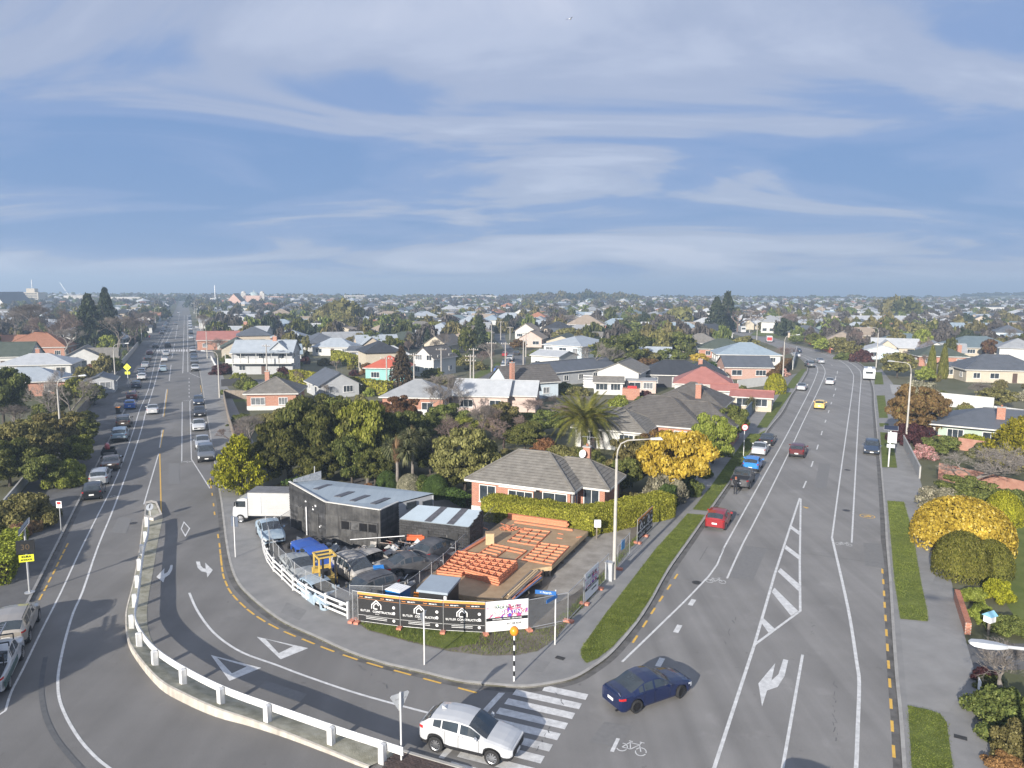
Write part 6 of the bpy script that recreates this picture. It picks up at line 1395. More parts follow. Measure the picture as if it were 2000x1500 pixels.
# ================================================================ houses one can tell apart
random.seed(21)
TL,TR = rad(23.7),rad(-25.7)
def hp(px,py): return G(px,py,.1)
def back(px,py,rz,d):      # px,py: middle of the front wall's foot
    p = hp(px,py); return p + Vector((-math.sin(rz),math.cos(rz),0)) * d / 2
H = lambda lb,px,py,rz,w_,d,wh,*a,**k: house(lb,back(px,py,rz,d),rz,w_,d,wh,*a,**k)
H('red brick cottage with dark grey tiled hip roof on the left road side street',531,801,rad(6),7.6,7.6,2.9,'tile','brick','hip',1.9,tile=.34,plinth=(W['white'],.7),chim=(-1.6,1.2,5.6,.7))
b2 = H('two-storey grey house with white balcony and silver iron roofs',513,731,rad(4),13.2,8,5.0,'silver','grey','gable',2.3,axis='x',storeys=2,wing=[(1.0,6.0,-3.4,4.5,'gable','y',5.0,2.2)],chim=(2.0,0,8.2,.9))
MB().box(0,-4.9,2.6,13.6,1.9,.2).build('balcony_floor',W['white'],b2); MB().box(0,-4.9,4.95,13.0,2.4,.14).build('balcony_roof',R_['silver'],b2)
for k in range(9): MB().box(-6.6 + k * 1.65,-5.8,3.2,1.5,.06,.95).build('balcony_panel',W['white'],b2); MB().box(-6.6 + k * 1.65 - .8,-5.8,3.8,.1,.1,2.3).build('balcony_post',W['dark'] if k % 2 else W['white'],b2)
H('white weatherboard house with pale blue hip roof left of centre',649,695,rad(-4),11.4,8,2.7,'silver','white','hip',2.0)
H('cream garage with dark slate roof beside the long golden hedge',704,703,rad(-6),7.2,5.5,2.5,'slate','cream','gable',.9,axis='x')
H('teal cottage with scarlet hip roof behind the brown conifer',752,746,rad(-6),8.2,7.6,3.1,'scarlet','teal','hip',1.9)
H('white two-storey gabled house with dark tiles right of the brown conifer',827,735,rad(-28),5.4,9,4.2,'dtile','white','gable',2.2,axis='y',storeys=2)
H('cream gabled house with brown roof behind the white two-storey house',850,692,rad(-24),7.4,11,3.0,'dtile','cream','gable',2.4,axis='y')
H('low cottage with dark grey gable roof in the hollow below the hedge',664,776,rad(30),7.0,9.0,2.4,'slate','grey','gable',2.0,axis='y')
H('brick and white cottage with light grey hip roof left of the bare birches',806,811,rad(-6),9.4,8,3.0,'iron','brick','hip',2.0,plinth=(W['white'],.9))
H('pinkish white cottage with mottled pale roof behind bare trees',938,806,rad(-8),8.6,7,2.9,'white','pink','gable',1.9,axis='x',wing=[(1.0,8.5,-2.0,4.0,'gable','x',2.9,1.7)])
H('house with dark slatted gable roof and tall brick chimney in the centre',975,778,rad(-62),7.2,10,3.2,'dtile','paleblue','gable',2.4,axis='y',chim=(3.3,-4.2,6.6,.8),tile=.5)
H('long low grey block with dark roof along the middle street',1040,754,rad(-50),6.2,21,3.0,'slate','grey','gable',1.6,axis='y')
H('pale blue two-storey block with large light blue iron roof',1098,716,rad(-36),11,15,5.4,'silver','paleblue','hip',1.8,storeys=2)
H('white flat-roofed block stepped down before the pale blue building',1064,722,rad(-36),8,8,3.4,'white','white','gable',1.0)
H('pink cottage with tan roof beside the middle street',1036,678,rad(-14),7.5,9,3.0,'tan','pink','gable',2.2,axis='y')
H('white gabled cottage behind the pink cottage',1026,662,rad(-14),8,10,3.2,'tan','white','gable',2.6,axis='y')
H('white house with tan hip roof left of the middle street',893,683,rad(-20),10,11,3.0,'tan','white','hip',2.4)
H('yellow house with tan gable roof beside the dark spruce',914,668,rad(-20),10,12,3.0,'tan','yellow','gable',2.6,axis='y')
w18 = H('white gabled house with grey roof and stacked deck rails right of centre',1206,762,rad(-22),8.0,10.5,3.6,'tile','white','gable',1.7,axis='y')
MB().box(-5.4,-3,.9,2.8,4.4,1.6).build('deck',W['white'],w18)
for k in range(5): MB().box(-5.4,-5.25,.5 + k * .5,3.0,.06,.14).build('deck_rail',M_wpost,w18)
H('small white lean-to in front of the white gabled house',1188,771,rad(-8),5.2,4,2.4,'tile','white','gable',.7,axis='x')
H('small pale pink shed with flat roof beside the brick oven',1252,768,rad(-8),5.4,4,2.3,'iron','pink','flat')
H('large house with tan hip roof among trees right of centre',1142,656,rad(-10),15,13,4.8,'tan','cream','hip',3.4,storeys=2)
H('wide single-storey house with black hip roof',1318,757,rad(-10),13.5,9,2.7,'black','dark','hip',2.3,wing=[(2.0,9.8,-4.2,6.0,'hip','y',2.7,2.3)],chim=(5.0,-1,5.4,.8))
H('white cottage with faded red hip roof beside the right road',1372,781,rad(-14),9.6,8.6,3.0,'red','white','hip',2.3,wing=[(1.5,5.6,-6.8,-3.5,'gable','x',2.3,.8)])
H('long cream garage with red roof on the right road boundary',1466,803,rad(-22),6.2,4.5,2.4,'red','cream','gable',.7,axis='x')
H('pink brick house with dark slate gable roof near the bend',1462,741,rad(-4),10,8.5,2.8,'slate','pbrick','gable',1.9,axis='x')
H('broad house with pale blue grey hip roof behind the slate-roofed house',1462,713,rad(-8),15.5,12,2.8,'blueiron','white','hip',2.5)
H('house with brown tiled hip roof behind the yellow tree',1268,868,rad(-25),12.5,9.5,2.8,'dtile','brick','hip',2.7,tile=.33,wing=[(-1,9.6,-2.5,4.5,'hip','x',2.8,2.2)])
H('long brown tiled house with brick chimney beside the right road',1338,826,rad(-25),10,9.5,2.8,'dtile','brick','hip',2.6,tile=.33,chim=(1.5,-3.2,5.6,.8),wing=[(-5.6,2.5,-7.6,-2.0,'hip','y',2.8,1.9)])
H('cottage with light grey tiled roof and steel flue behind the brick house',1188,878,rad(-25),8.5,7,2.7,'tile','white','hip',1.9,tile=.33)
# right of the right road
H('wide house with teal grey hip roof right of the bend',1772,686,rad(-12),15.5,11,2.7,'teal','cream','hip',2.6)
H('very wide house with teal grey hip roof near the right edge',1921,696,rad(-8),18.5,12,2.7,'teal','cream','hip',2.8)
H('house with dark green hip roof behind the two columnar cypresses',1842,716,rad(-10),11.5,9,2.8,'green','brick','hip',2.2,chim=(4.4,-2,5.4,.9))
H('cream house with dark blue tiled roof at the right edge',1962,748,rad(-10),15,10,2.9,'slate','cream','hip',2.6,tile=.5)
H('small cream annex between the cypresses and the blue tiled house',1868,739,rad(-10),5.2,5,2.5,'slate','cream','gable',.8)
H('pale blue iron garage beside the caravan',1722,702,rad(-14),8.5,8,2.7,'white','paleblue','gable',1.3,axis='y')
h32 = H('modern pale green house with broad charcoal roof on the right',1968,880,rad(-34),15,9,2.9,'slate','green','hip',1.5,over=1.0,chim=(-1.0,-2.5,5.0,.9))
MB().box(-9,-1,2.75,5,7,.18).build('carport_roof',R_['slate'],h32)
for x,y in ((-11,-4),(-11,2),(-8,-4)): MB().box(x,y,1.35,.3,.3,2.7).build('carport_post',W['white'],h32)
H('low house with pale green iron roof on the outside of the bend',1636,657,rad(-6),14,10,2.8,'lgreen','white','hip',2.6)
H('low house with tan roof behind the orange slatted fence',1690,668,rad(-8),16,10,2.6,'tan','tan','hip',2.5)
H('long pale school block behind the bare hedge on the right',1728,640,rad(-3),30,10,4.0,'white','cream','gable',1.8,axis='x')
H('white pyramid-roofed hall on the right',1856,652,rad(-6),12,12,3.6,'white','white','hip',3.0)
H('house with blue roof and cream gable on the right',1905,660,rad(-6),15,11,3.0,'blueiron','cream','gable',2.8,axis='x',wing=[(0,6,-8,0,'gable','y',3.0,2.3)])
H('maroon and dark flat-roofed block with small square windows',1868,667,rad(-3),22,8,3.4,'black',W['dark'],'flat')
H('cream two-storey house far right among trees',1935,615,rad(-5),26,14,6,'slate','white','flat',storeys=2)
# left of the left road
H('big house with orange tiled hip roof on the far left',66,700,rad(14),15,12,3.2,'orange','brick','hip',3.4,tile=.45,wing=[(-14,-3,-3,6,'gable','x',3.2,2.6)])
H('house with dark green gable roof at the left edge',6,722,rad(16),11,10,3.2,'green','white','gable',2.8,axis='x')
H('long house with pale silver roofs below the orange roof',66,737,rad(18),14,10,2.8,'white','white','hip',1.8,chim=(-1,3,5.5,.8))
H('brick house with pale blue iron roof behind the bare tree on the left',48,775,rad(22),12.5,9,2.8,'silver','brick','hip',1.9)
H('grey garage with dark roof beside the left footpath',196,768,rad(23),4.6,6.5,2.4,'slate','grey','gable',.8,axis='y')
H('red brick shop with red roof facing the left road',427,683,rad(18),12,9,3.2,'red','brick','gable',2.2,axis='x')
H('wide pale iron roofed building behind the brick shop',466,668,rad(8),19,12,3.6,'white','white','gable',1.6,axis='x',chim=(2,-3,7,1.2))
H('grey gabled house behind the pale iron roofs',470,645,rad(10),14,12,3.6,'slate','grey','gable',3.0,axis='y')
H('white house with maroon gable front left of centre',620,660,rad(-2),15,11,3.0,'white','white','gable',2.2,axis='x',wing=[(1,7,-8,0,'gable','y',3.0,2.4)])
H('small pale garage with open front beside the maroon gable',672,661,rad(-5),9,8,3.0,'tan','cream','gable',1.2,axis='y')
H('tan-roofed bungalow behind the round green trees',745,664,rad(-12),14,10,3.0,'tan','cream','hip',2.5)
H('long white fenced bungalow right of the tan-roofed bungalow',812,667,rad(-14),18,8,2.6,'white','white','gable',1.2,axis='x')
H('white brick-fronted house beside the silver roofed balcony house',560,676,rad(3),11,9,3.0,'silver','brick','hip',2.0)
H('house with grey hip roof far behind the golden conifer row',545,650,rad(5),14,11,3.0,'blueiron','white','hip',2.4)
H('cream house with grey roof and green gable behind the cedar',1368,688,rad(-12),12,10,3.0,'tile','cream','hip',2.4)
H('low house with moss green roof beside the dark shrubs before the bend',1412,700,rad(-12),13,10,2.8,'green','brick','hip',2.4)
H('house with black roof below the tall cedars',1388,664,rad(-8),16,11,3.0,'black','white','hip',2.8)
H('house with blue grey roof left of the cedars',1330,660,rad(-8),18,11,3.0,'blueiron','cream','hip',2.8)
H('white shed with red roof among the green trees right of centre',1253,668,rad(-8),7,6,2.6,'red','white','gable',1.2)
# ---- walls and fences
def wall_run(px,h,th,m,name,label,cat='wall',panel=None,z=.1,posts=None):
    w_ = px if isinstance(px[0],Vector) else GG(px,z); o0 = w_[0]; t = thing(name,label,cat,o0)
    for a,b in zip(w_,w_[1:]):
        a,b = a - o0,b - o0; d_ = (b - a); L_ = d_.length; n = max(1,int(L_ / panel)) if panel else 1
        for i in range(n):
            p,q = a + d_ * (i / n),a + d_ * ((i + 1) / n) - d_.normalized() * (.012 if panel else 0); MB().bar(p + Vector((0,0,h / 2)),q + Vector((0,0,h / 2)),th,h).build('panel' if panel else 'wall',m,t)
            if posts: MB().box(p.x,p.y,h / 2 + .05,th + .1,th + .1,h + .1).build('post',posts,t)
    return t
M_bfence = mat('blue_grey_fence',(.14,.20,.26),.7,var=.1,scale=2); M_rfence = mat('red_stained_fence',(.30,.14,.10),.8,col2=(.42,.24,.18),scale=1.5,detail=7); M_ofence = mat('orange_slat',(.48,.15,.08),.7,var=.12)
wall_run([(1436,846),(1482,790)],1.9,.08,M_bfence,'paling_fence','blue grey panel fence beside the right road footpath','fence',2.2)
wall_run([(1482,790),(1512,758)],.8,.2,W['brick'],'brick_wall','low brick wall before the red-roofed garage',panel=3)
wall_run([(1345,953),(1402,886),(1436,846)],1.0,.12,W['white'],'garden_wall','low white wall under the yellow tree beside the footpath',panel=2.4)
wall_run([(1548,722),(1556,690)],2.2,.15,W['white'],'boundary_wall','high white wall on the inside of the bend',panel=4)
wall_run([(1440,760),(1502,752)],1.8,.12,W['white'],'garden_wall','white panel wall in front of the pink brick house',panel=2.5)
wall_run([(1571,667),(1622,690)],1.6,.1,M_ofence,'slat_fence','orange slatted fence on the outside of the bend','fence',2.0); 
wall_run([(1760,862),(1796,935)],1.3,.15,M_conc,'concrete_wall','grey concrete wall along the right footpath',panel=2.6)
wall_run([(1868,1172),(1890,1240)],.7,.3,W['brick'],'brick_wall','low brick wall of the garden on the right',panel=.9)
wall_run([(1832,935),(2040,985)],1.7,.1,M_rfence,'paling_fence','red stained timber fence behind the bare tree on the right','fence',1.6)
wall_run([(1805,893),(1830,872),(1950,890)],1.5,.1,M_rfence,'paling_fence','pinkish timber fence before the modern pale green house','fence',2.0)
wall_run([(1818,790),(1940,803)],2.2,.2,W['white'],'white_wall','long white wall behind the copper-leaved tree',panel=8)
wall_run([(1940,818),(2040,832)],2.0,.2,W['white'],'white_wall','white wall at the right edge above the charcoal roof',panel=8)
wall_run([(437,778),(446,822),(462,880)],1.4,.1,M_wood,'paling_fence','weathered fence along the right footpath of the left road','fence',1.4)
wall_run([(437,778),(485,780)],1.5,.1,M_wood,'paling_fence','grey paling fence before the red brick cottage','fence',1.2)
wall_run([(483,962),(560,940)],1.9,.08,M_galv,'iron_fence','corrugated iron fence behind the box truck','fence',.9)
wall_run([LKat(62) + Vector((-5.2,-2,.1)),LKat(80) + Vector((-5.2,-2,.1))],1.0,.15,M_conc,'garden_wall','low concrete wall on the near left footpath',panel=2.4)
wall_run([LKat(105) + Vector((-5.2,-2,.1)),LKat(135) + Vector((-5.2,-2,.1))],1.5,.1,M_wood,'paling_fence','dark paling fence beside the wheelie bin','fence',1.8)
wall_run([LKat(140) + Vector((-5.2,-2,.1)),LKat(240) + Vector((-5.2,-2,.1))],1.4,.25,M_pale,'park_wall','long pale stone wall of the park along the left road',panel=6)
wall_run([(430,730),(420,715),(412,700)],.8,.1,M_wpost,'picket_fence','small white fence by the side street of the left road','fence',1.2)
wall_run([(432,755),(470,752)],1.4,.1,W['dark'],'dark_fence','dark blue fence behind the side street corner','fence',2)
wall_run([(1275,800),(1330,812)],1.2,.1,M_wood,'paling_fence','weathered paling fence below the brick oven','fence',.9)
t = thing('brick_oven','red brick garden oven block beside the pink shed','brick oven',G(1232,780,.1),rad(-10)); MB().box(0,0,1.0,3.0,1.6,2.0).build('base',W['brick'],t); MB().box(.2,.2,2.15,1.6,1.0,.4).build('top',M_redp,t)
# motorhome, van and cars parked beyond the bend
t = thing('delivery_van','red and white van parked beyond the bend','van',G(1502,668),rad(75)); MB().box(0,0,1.35,4.6,2.0,1.9).build('body',P['white'],t); MB().box(-2.32,0,1.3,.06,1.7,1.2).build('red_panel',M_redp,t); MB().box(2.4,0,.9,.8,1.9,.9).build('bonnet',P['red'],t)
for x in (-1.5,1.6):
    for s in (-.95,.95): put('wheel',wheel_mesh(.35,'steel')[0],t,(x,s,.35))
t = thing('campervan','white campervan parked at the little reserve beyond the bend','campervan',G(1449,650),rad(85)); MB().box(0,0,1.7,6,2.2,2.5).build('body',P['white'],t); MB().box(-3.02,0,2.0,.06,1.6,.7).build('rear_window',M_glass,t)
for x in (-1.8,1.8):
    for s in (-1,1): put('wheel',wheel_mesh(.36,'steel')[0],t,(x,s,.36))
for x,y,c,lb in ((1440,647,'white','white car beside the campervan at the reserve'),(1482,641,'yellow','yellow car in the far car park beyond the reserve'),(1494,641,'grey','grey car in the far car park next to the yellow one'),(1509,642,'white','white car third in the far car park'),(1545,642,'white','white car alone at the right of the far car park'),(1377,626,'black','dark car far away left of the cedars'),(1352,624,'red','red car far away left of the cedars')): car('sedan',c,G(x,y),(1,.1),lb,lod=0)
# small reserve lawn and lawns, driveways
sheet('lawn',[(1465,655),(1520,660),(1560,652),(1540,645),(1480,645)],M_lawn,.12); sheet('lawn',[(1920,1010),(2060,1040),(2060,1230),(1985,1215),(1945,1150),(1915,1060)],M_lawn,.12); sheet('lawn',[(1440,768),(1500,762),(1496,776),(1442,785)],M_lawn,.12); sheet('lawn',[(432,768),(480,770),(484,785),(440,788)],M_lawn,.12); sheet('lawn',[(130,690),(190,676),(245,700),(215,720),(150,712)],M_lawn,.12)
sheet('lawn',[(1180,800),(1290,790),(1280,815),(1170,825)],M_lawn,.12); sheet('lawn',[(1840,800),(1990,800),(1990,815),(1850,815)],M_lawn,.12)
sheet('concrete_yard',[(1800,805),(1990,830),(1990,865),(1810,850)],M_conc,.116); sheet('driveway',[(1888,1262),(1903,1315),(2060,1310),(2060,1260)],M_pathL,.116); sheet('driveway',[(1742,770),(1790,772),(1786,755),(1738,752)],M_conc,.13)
# middle street, with its verge
ms_l = GG([(880,790),(905,762),(925,746),(960,728),(985,713),(990,696),(980,676),(966,660),(971,640),(976,622)],0); ms_r = GG([(910,800),(935,775),(965,750),(1007,726),(1026,712),(1023,696),(1002,682),(988,665),(987,642),(989,622)],0)
tag(MB().flat(smooth_pts(ms_l,4) + smooth_pts(ms_r,4)[::-1],.115).build('street',M_side),kind='structure')
sheet('grass_verge',[(905,758),(925,744),(960,726),(982,711),(972,708),(940,724),(905,746)],M_grass,.12)
sheet('street',[(398,752),(470,765),(470,775),(400,768)],M_side,.115)
sheet('street',[(398,735),(440,742),(520,742),(520,750),(440,752),(396,752)],M_side,.117)
# ================================================================ vegetation
LEAF = dict(ever=leaf_mat('leaf_evergreen',(.042,.052,.016),(.155,.165,.05),(.28,.27,.10),trans=.38),bush=leaf_mat('leaf_mid_green',(.055,.070,.022),(.175,.19,.055),(.28,.28,.10)),ygreen=leaf_mat('leaf_yellow_green',(.10,.12,.02),(.27,.29,.06),(.38,.38,.12)),gold=leaf_mat('leaf_golden',(.11,.115,.012),(.34,.32,.03),(.48,.42,.06)),yellow=leaf_mat('leaf_yellow',(.32,.24,.03),(.66,.54,.075),(.76,.67,.22)),olive=leaf_mat('leaf_olive',(.085,.080,.030),(.23,.21,.08),(.34,.31,.14)),copper=leaf_mat('leaf_copper',(.085,.05,.026),(.19,.115,.055),(.16,.15,.06)),maroon=leaf_mat('leaf_maroon',(0.034,0.015,0.017),(0.118,0.052,0.052)),grey=leaf_mat('leaf_grey_green',(0.119,0.118,0.075),(0.365,0.344,0.239),(0.530,0.486,0.374)),spruce=leaf_mat('leaf_spruce',(.022,.032,.018),(.07,.085,.045),(.11,.12,.07)),brownc=leaf_mat('leaf_brown_conifer',(0.040,0.032,0.020),(0.137,0.099,0.062)),hedge=leaf_mat('leaf_golden_hedge',(0.115,0.127,0.017),(0.352,0.368,0.056),(0.510,0.493,0.102),rnd=.05),dhedge=leaf_mat('leaf_dark_hedge',(0.029,0.052,0.014),(0.112,0.160,0.048),rnd=.1),pink=leaf_mat('leaf_pink_flower',(0.069,0.092,0.034),(0.720,0.352,0.352),(0.750,0.680,0.646)),rust=leaf_mat('leaf_rust',(0.112,0.058,0.031),(0.375,0.210,0.092)),moss=leaf_mat('leaf_moss',(.06,.065,.014),(.17,.165,.038),(.25,.225,.07)),bareg=leaf_mat('leaf_distant_twigs',(.055,.048,.042),(.13,.115,.10),(.19,.17,.15)),straw=leaf_mat('leaf_straw',(0.136,0.082,0.043),(0.415,0.286,0.155)))
M_bark = mat('bark',(.055,.045,.036),.95,col2=(.11,.095,.08),scale=4,detail=8,bump=.5,bscale=20); M_twig = mat('twig',(.12,.10,.086),.95,col2=(.22,.19,.168),scale=2,rnd=.2); M_pbark = mat('pale_bark',(.15,.13,.115),.9,col2=(.25,.225,.20),scale=3,detail=8); M_ptwig = mat('reddish_twig',(.13,.094,.08),.95,col2=(.22,.165,.145),scale=2,rnd=.2)
rng = np.random.default_rng(5)
def quads_at(Pt,Nn,size,asp=1.4):
    n = len(Pt); up = rng.normal(size=(n,3)); a = np.cross(Nn,up); a /= np.linalg.norm(a,axis=1)[:,None] + 1e-9; b = np.cross(Nn,a)
    s = (size * rng.uniform(.55,1.35,n))[:,None]; a = a * s * .5 * asp; b = b * s * .5
    V = np.stack([Pt - a - b * .35,Pt + b * .1 - b,Pt + a + b * .25,Pt + b],1).reshape(-1,3)
    return V,np.arange(n * 4).reshape(-1,4)
def sph(n):
    v = rng.normal(size=(n,3)); return v / np.linalg.norm(v,axis=1)[:,None]
def crown_mesh(kind,N,leaf,seed):
    """unit crown: radius 1 in x and y, from z=0 to z=1"""
    global rng; rng = np.random.default_rng(seed)
    if kind in ('round','tall','shrub','wide'):
        K = {'round': 75,'tall': 80,'shrub': 55,'wide': 90}[kind]; c = sph(K) * rng.uniform(.45,.88,K)[:,None]; lr = rng.uniform(.11,.27,K)
        if kind == 'shrub': c[:,2] = np.abs(c[:,2]) * .9 - .15
        if kind == 'tall': c[:,:2] *= (1.05 - .5 * np.clip(c[:,2:3],-1,1)); 
        w_ = lr ** 2; li = rng.choice(K,N,p=w_ / w_.sum()); d = sph(N); d[:,2] += .25; d /= np.linalg.norm(d,axis=1)[:,None]
        P_ = c[li] + d * (lr[li] * rng.uniform(.72,1.12,N))[:,None] * np.array([1,1,.85]); Nn = d + rng.normal(size=(N,3)) * .42
        P_[:,2] = (P_[:,2] + 1) / 2
        if kind == 'shrub': P_[:,2] = (P_[:,2] - .40) / .6
        ls = np.array([1,1,1])
    elif kind == 'cone':
        t = rng.random(N) ** .75; tier = np.floor(t * 12) / 12 + rng.normal(size=N) * .012; a = rng.random(N) * 2 * PI; arm = .5 + .5 * np.abs(np.sin(a * 4.5 + np.floor(t * 12) * 1.7)); r = (1 - tier) ** .85 * (.25 + .75 * np.sqrt(rng.random(N))) * arm
        P_ = np.stack([r * np.cos(a),r * np.sin(a),tier * .97 + .02 - r * .10 + rng.normal(size=N) * .008],1); Nn = np.stack([np.cos(a) * .4,np.sin(a) * .4,np.ones(N)],1) + rng.normal(size=(N,3)) * .45
    elif kind == 'spray':     # golden conifer with upswept sprays
        K = 120; a = rng.random(K) * 2 * PI; h = rng.random(K) ** .9; rr = (1 - h ** 1.6) * .72 + .12; li = rng.integers(0,K,N); s = rng.random(N) ** .8
        x0 = np.stack([np.cos(a) * rr * .35,np.sin(a) * rr * .35,h * .8 - .03],1); x1 = np.stack([np.cos(a) * rr * 1.2,np.sin(a) * rr * 1.2,h * .84 + .14],1)
        P_ = x0[li] + (x1 - x0)[li] * s[:,None] + rng.normal(size=(N,3)) * (.085 * (1.25 - s))[:,None] * np.array([1,1,.55]); Nn = rng.normal(size=(N,3)) + np.array([0,0,.8])
    elif kind == 'column':
        z = rng.random(N); a = rng.random(N) * 2 * PI; r = np.where(z < .12,.75 + 2 * z,1.0) * np.clip((1 - z) * 1.5,0,1) ** .5 * rng.uniform(.8,1.04,N); P_ = np.stack([r * np.cos(a),r * np.sin(a),z],1); Nn = np.stack([np.cos(a),np.sin(a),.3 * np.ones(N)],1) + rng.normal(size=(N,3)) * .5
    elif kind == 'ball':
        d = sph(N); d[:,2] = np.abs(d[:,2]) * 1.0 - .25 * (rng.random(N) < .35); P_ = d * rng.uniform(.93,1.03,N)[:,None]; P_[:,2] = np.clip(P_[:,2],-.25,2); P_[:,2] = (P_[:,2] + .25) / 1.25; Nn = d + rng.normal(size=(N,3)) * .4
    V,F_ = quads_at(P_,Nn / np.linalg.norm(Nn,axis=1)[:,None],leaf)
    return np_mesh('crown',V,F_,LEAF['bush'])
_cr = {}
def crown(kind,lod,k):
    N,leaf = {'near': (15000,.052),'mid': (4200,.088),'far': (420,.26)}[lod]
    if kind == 'ball' : leaf *= .8
    if kind == 'cone': leaf *= .85
    if kind == 'spray': leaf *= .8
    key = (kind,lod,k)
    if key not in _cr: _cr[key] = crown_mesh(kind,N,leaf,100 + k * 17 + sum(map(ord,kind)) + len(lod))
    return _cr[key]
def trunk_mesh(seed):
    random.seed(seed); mb = MB(); mb.tube([(0,0,-.02),(.01,0,.25),(.03,.02,.5),(.02,.03,.72)],[.055,.042,.03,.012],7)
    for i in range(5):
        a = 2 * PI * i / 5 + random.random(); r = random.uniform(.35,.6); z = random.uniform(.22,.42); mb.tube([(0.01,0,z),(r * .5 * math.cos(a),r * .5 * math.sin(a),z + .16),(r * math.cos(a),r * math.sin(a),z + .34)],[.024,.016,.006],5)
    return mb.mesh('trunk',M_bark,True)
TRK = [trunk_mesh(i) for i in range(3)]
def bare_mesh(seed,depth=6,spread=.55,ntw=3,thin=.8):
    random.seed(seed); mb = MB(); tw = []
    def grow(p,d,L_,r,lv):
        q = p + d * L_; mid = p + d * L_ * .5 + Vector((random.gauss(0,.05),random.gauss(0,.05),0)) * L_; mb.tube([p,mid,q],[r,r * .85,r * .68],5 if lv > 3 else 3,cap=False)
        if lv == 0:
            for _ in range(ntw): e = (d + Vector((random.gauss(0,.5),random.gauss(0,.5),random.gauss(.15,.4)))).normalized() * L_ * random.uniform(.8,1.5); s = e.cross(Vector((random.random(),random.random(),random.random()))).normalized() * r * .9; mb.add([q - s,q + s,q + e],[(0,1,2)])
            return
        for i in range(random.choice((2,3)) if lv > 4 else 3):
            nd = (d + Vector((random.gauss(0,spread),random.gauss(0,spread),random.gauss(.12,.3)))).normalized(); grow(q,nd,L_ * random.uniform(.66,.86),r * .64,lv - 1)
    grow(Vector((0,0,0)),Vector((0,0,1)),.24,.028 * thin,depth)
    v = np.array(mb.v); v[:,2] /= v[:,2].max(); rr = np.percentile(np.hypot(v[:,0],v[:,1]),98); v[:,:2] /= rr; 
    me = bpy.data.meshes.new('branches'); me.from_pydata(v.tolist(),[],mb.f); me.materials.append(M_twig); return me
BARE = [bare_mesh(i,7,.5,4,1.0) for i in range(3)]; BAREW = [bare_mesh(11,7,.7,4,.8),]; BAREF = [bare_mesh(21 + i,4,.6,5,1.1) for i in range(2)]
_n = [0]
KINDS = dict(ever=('round','ever'),bush=('round','bush'),ygreen=('round','ygreen'),gold=('spray','gold'),yellow=('round','yellow'),olive=('round','olive'),copper=('round','copper'),maroon=('shrub','maroon'),grey=('shrub','grey'),spruce=('cone','spruce'),brownc=('cone','brownc'),cypress=('column','moss'),tall=('tall','ever'),gum=('tall','olive'),shrub=('shrub','bush'),yshrub=('shrub','ygreen'),oshrub=('shrub','olive'),goldshrub=('shrub','gold'),yellowshrub=('ball','yellow'),ball=('ball','dhedge'),oball=('ball','moss'),gball=('ball','gold'),pinkshrub=('shrub','pink'),rust=('shrub','rust'),cedar=('cone','spruce'),straw=('shrub','straw'),greyball=('ball','grey'))
DESC = dict(ever='dark green broadleaf tree',bush='mid green broadleaf tree',ygreen='bright yellow green tree',gold='golden upswept conifer',yellow='golden yellow tree',olive='olive green tree',copper='copper brown leaved tree',maroon='dark maroon shrub',grey='silvery grey green shrub',spruce='dark green spruce',brownc='brown tinged conifer',cypress='slim columnar cypress',tall='tall dark green tree',gum='tall olive gum tree',shrub='green garden shrub',yshrub='yellow green garden shrub',oshrub='olive garden shrub',goldshrub='golden shrub',yellowshrub='broad yellow flowering shrub',ball='clipped round green shrub',oball='rounded olive shrub',gball='rounded golden shrub',pinkshrub='pink flowering shrub',rust='rusty leaved shrub',cedar='tall dark cedar',bare='bare leafless tree',straw='dry straw coloured shrub',greyball='clipped pale shrub')
TREES = []
def plant(kind,p,h,r,label,group=None,lod=None,pale=False,cat=None):
    p = Vector((p[0],p[1],.1)); _n[0] += 1; k = _n[0]; dist = p.y; lod = lod or ('near' if dist < 112 else 'mid' if dist < 330 else 'far'); rz = k * 2.4
    small = kind in ('shrub','yshrub','oshrub','goldshrub','ball','oball','gball','maroon','grey','pinkshrub','rust','yellowshrub','straw','greyball')
    t = thing('shrub' if small else {'bare': 'bare_tree','spruce': 'spruce_tree','cedar': 'cedar_tree','cypress': 'cypress_tree','brownc': 'conifer_tree','gold': 'golden_conifer'}.get(kind,'broadleaf_tree'),label,cat or ('shrub' if small else 'tree'),p,rz,group); TREES.append((p.x,p.y,r))
    if kind == 'bare':
        me = (BARE[k % 3] if r < h * .75 else BAREW[0]) if lod != 'far' else BAREF[k % 2]
        put('branches',me,t,scale=(r,r,h),mat=M_pbark if pale else (M_ptwig if k % 3 == 0 else None)); return t
    sh,lf = KINDS[kind]; me = crown(sh,lod,k % (3 if lod != 'far' else 2)); z0 = 0.0 if small or sh in ('cone','column','spray') else h * .16
    put('crown',me,t,(0,0,z0),scale=(r,r,h - z0),mat=LEAF[lf])
    if not small: put('trunk',TRK[k % 3],t,scale=(r * 1.0,r * 1.0,h * .95))
    else: put('stem',TRK[k % 3],t,scale=(r * .8,r * .8,h * .7))
    return t
def T(kind,px,py,ytop,r,where,pale=False,hmin=.8,cat=None,lod=None):
    p = G(px,py,.1); h = max(hmin,height_at(px,py,ytop)); return plant(kind,p,h,r,DESC[kind] + ' ' + where,'trees and shrubs of the gardens',pale=pale,cat=cat,lod=lod)
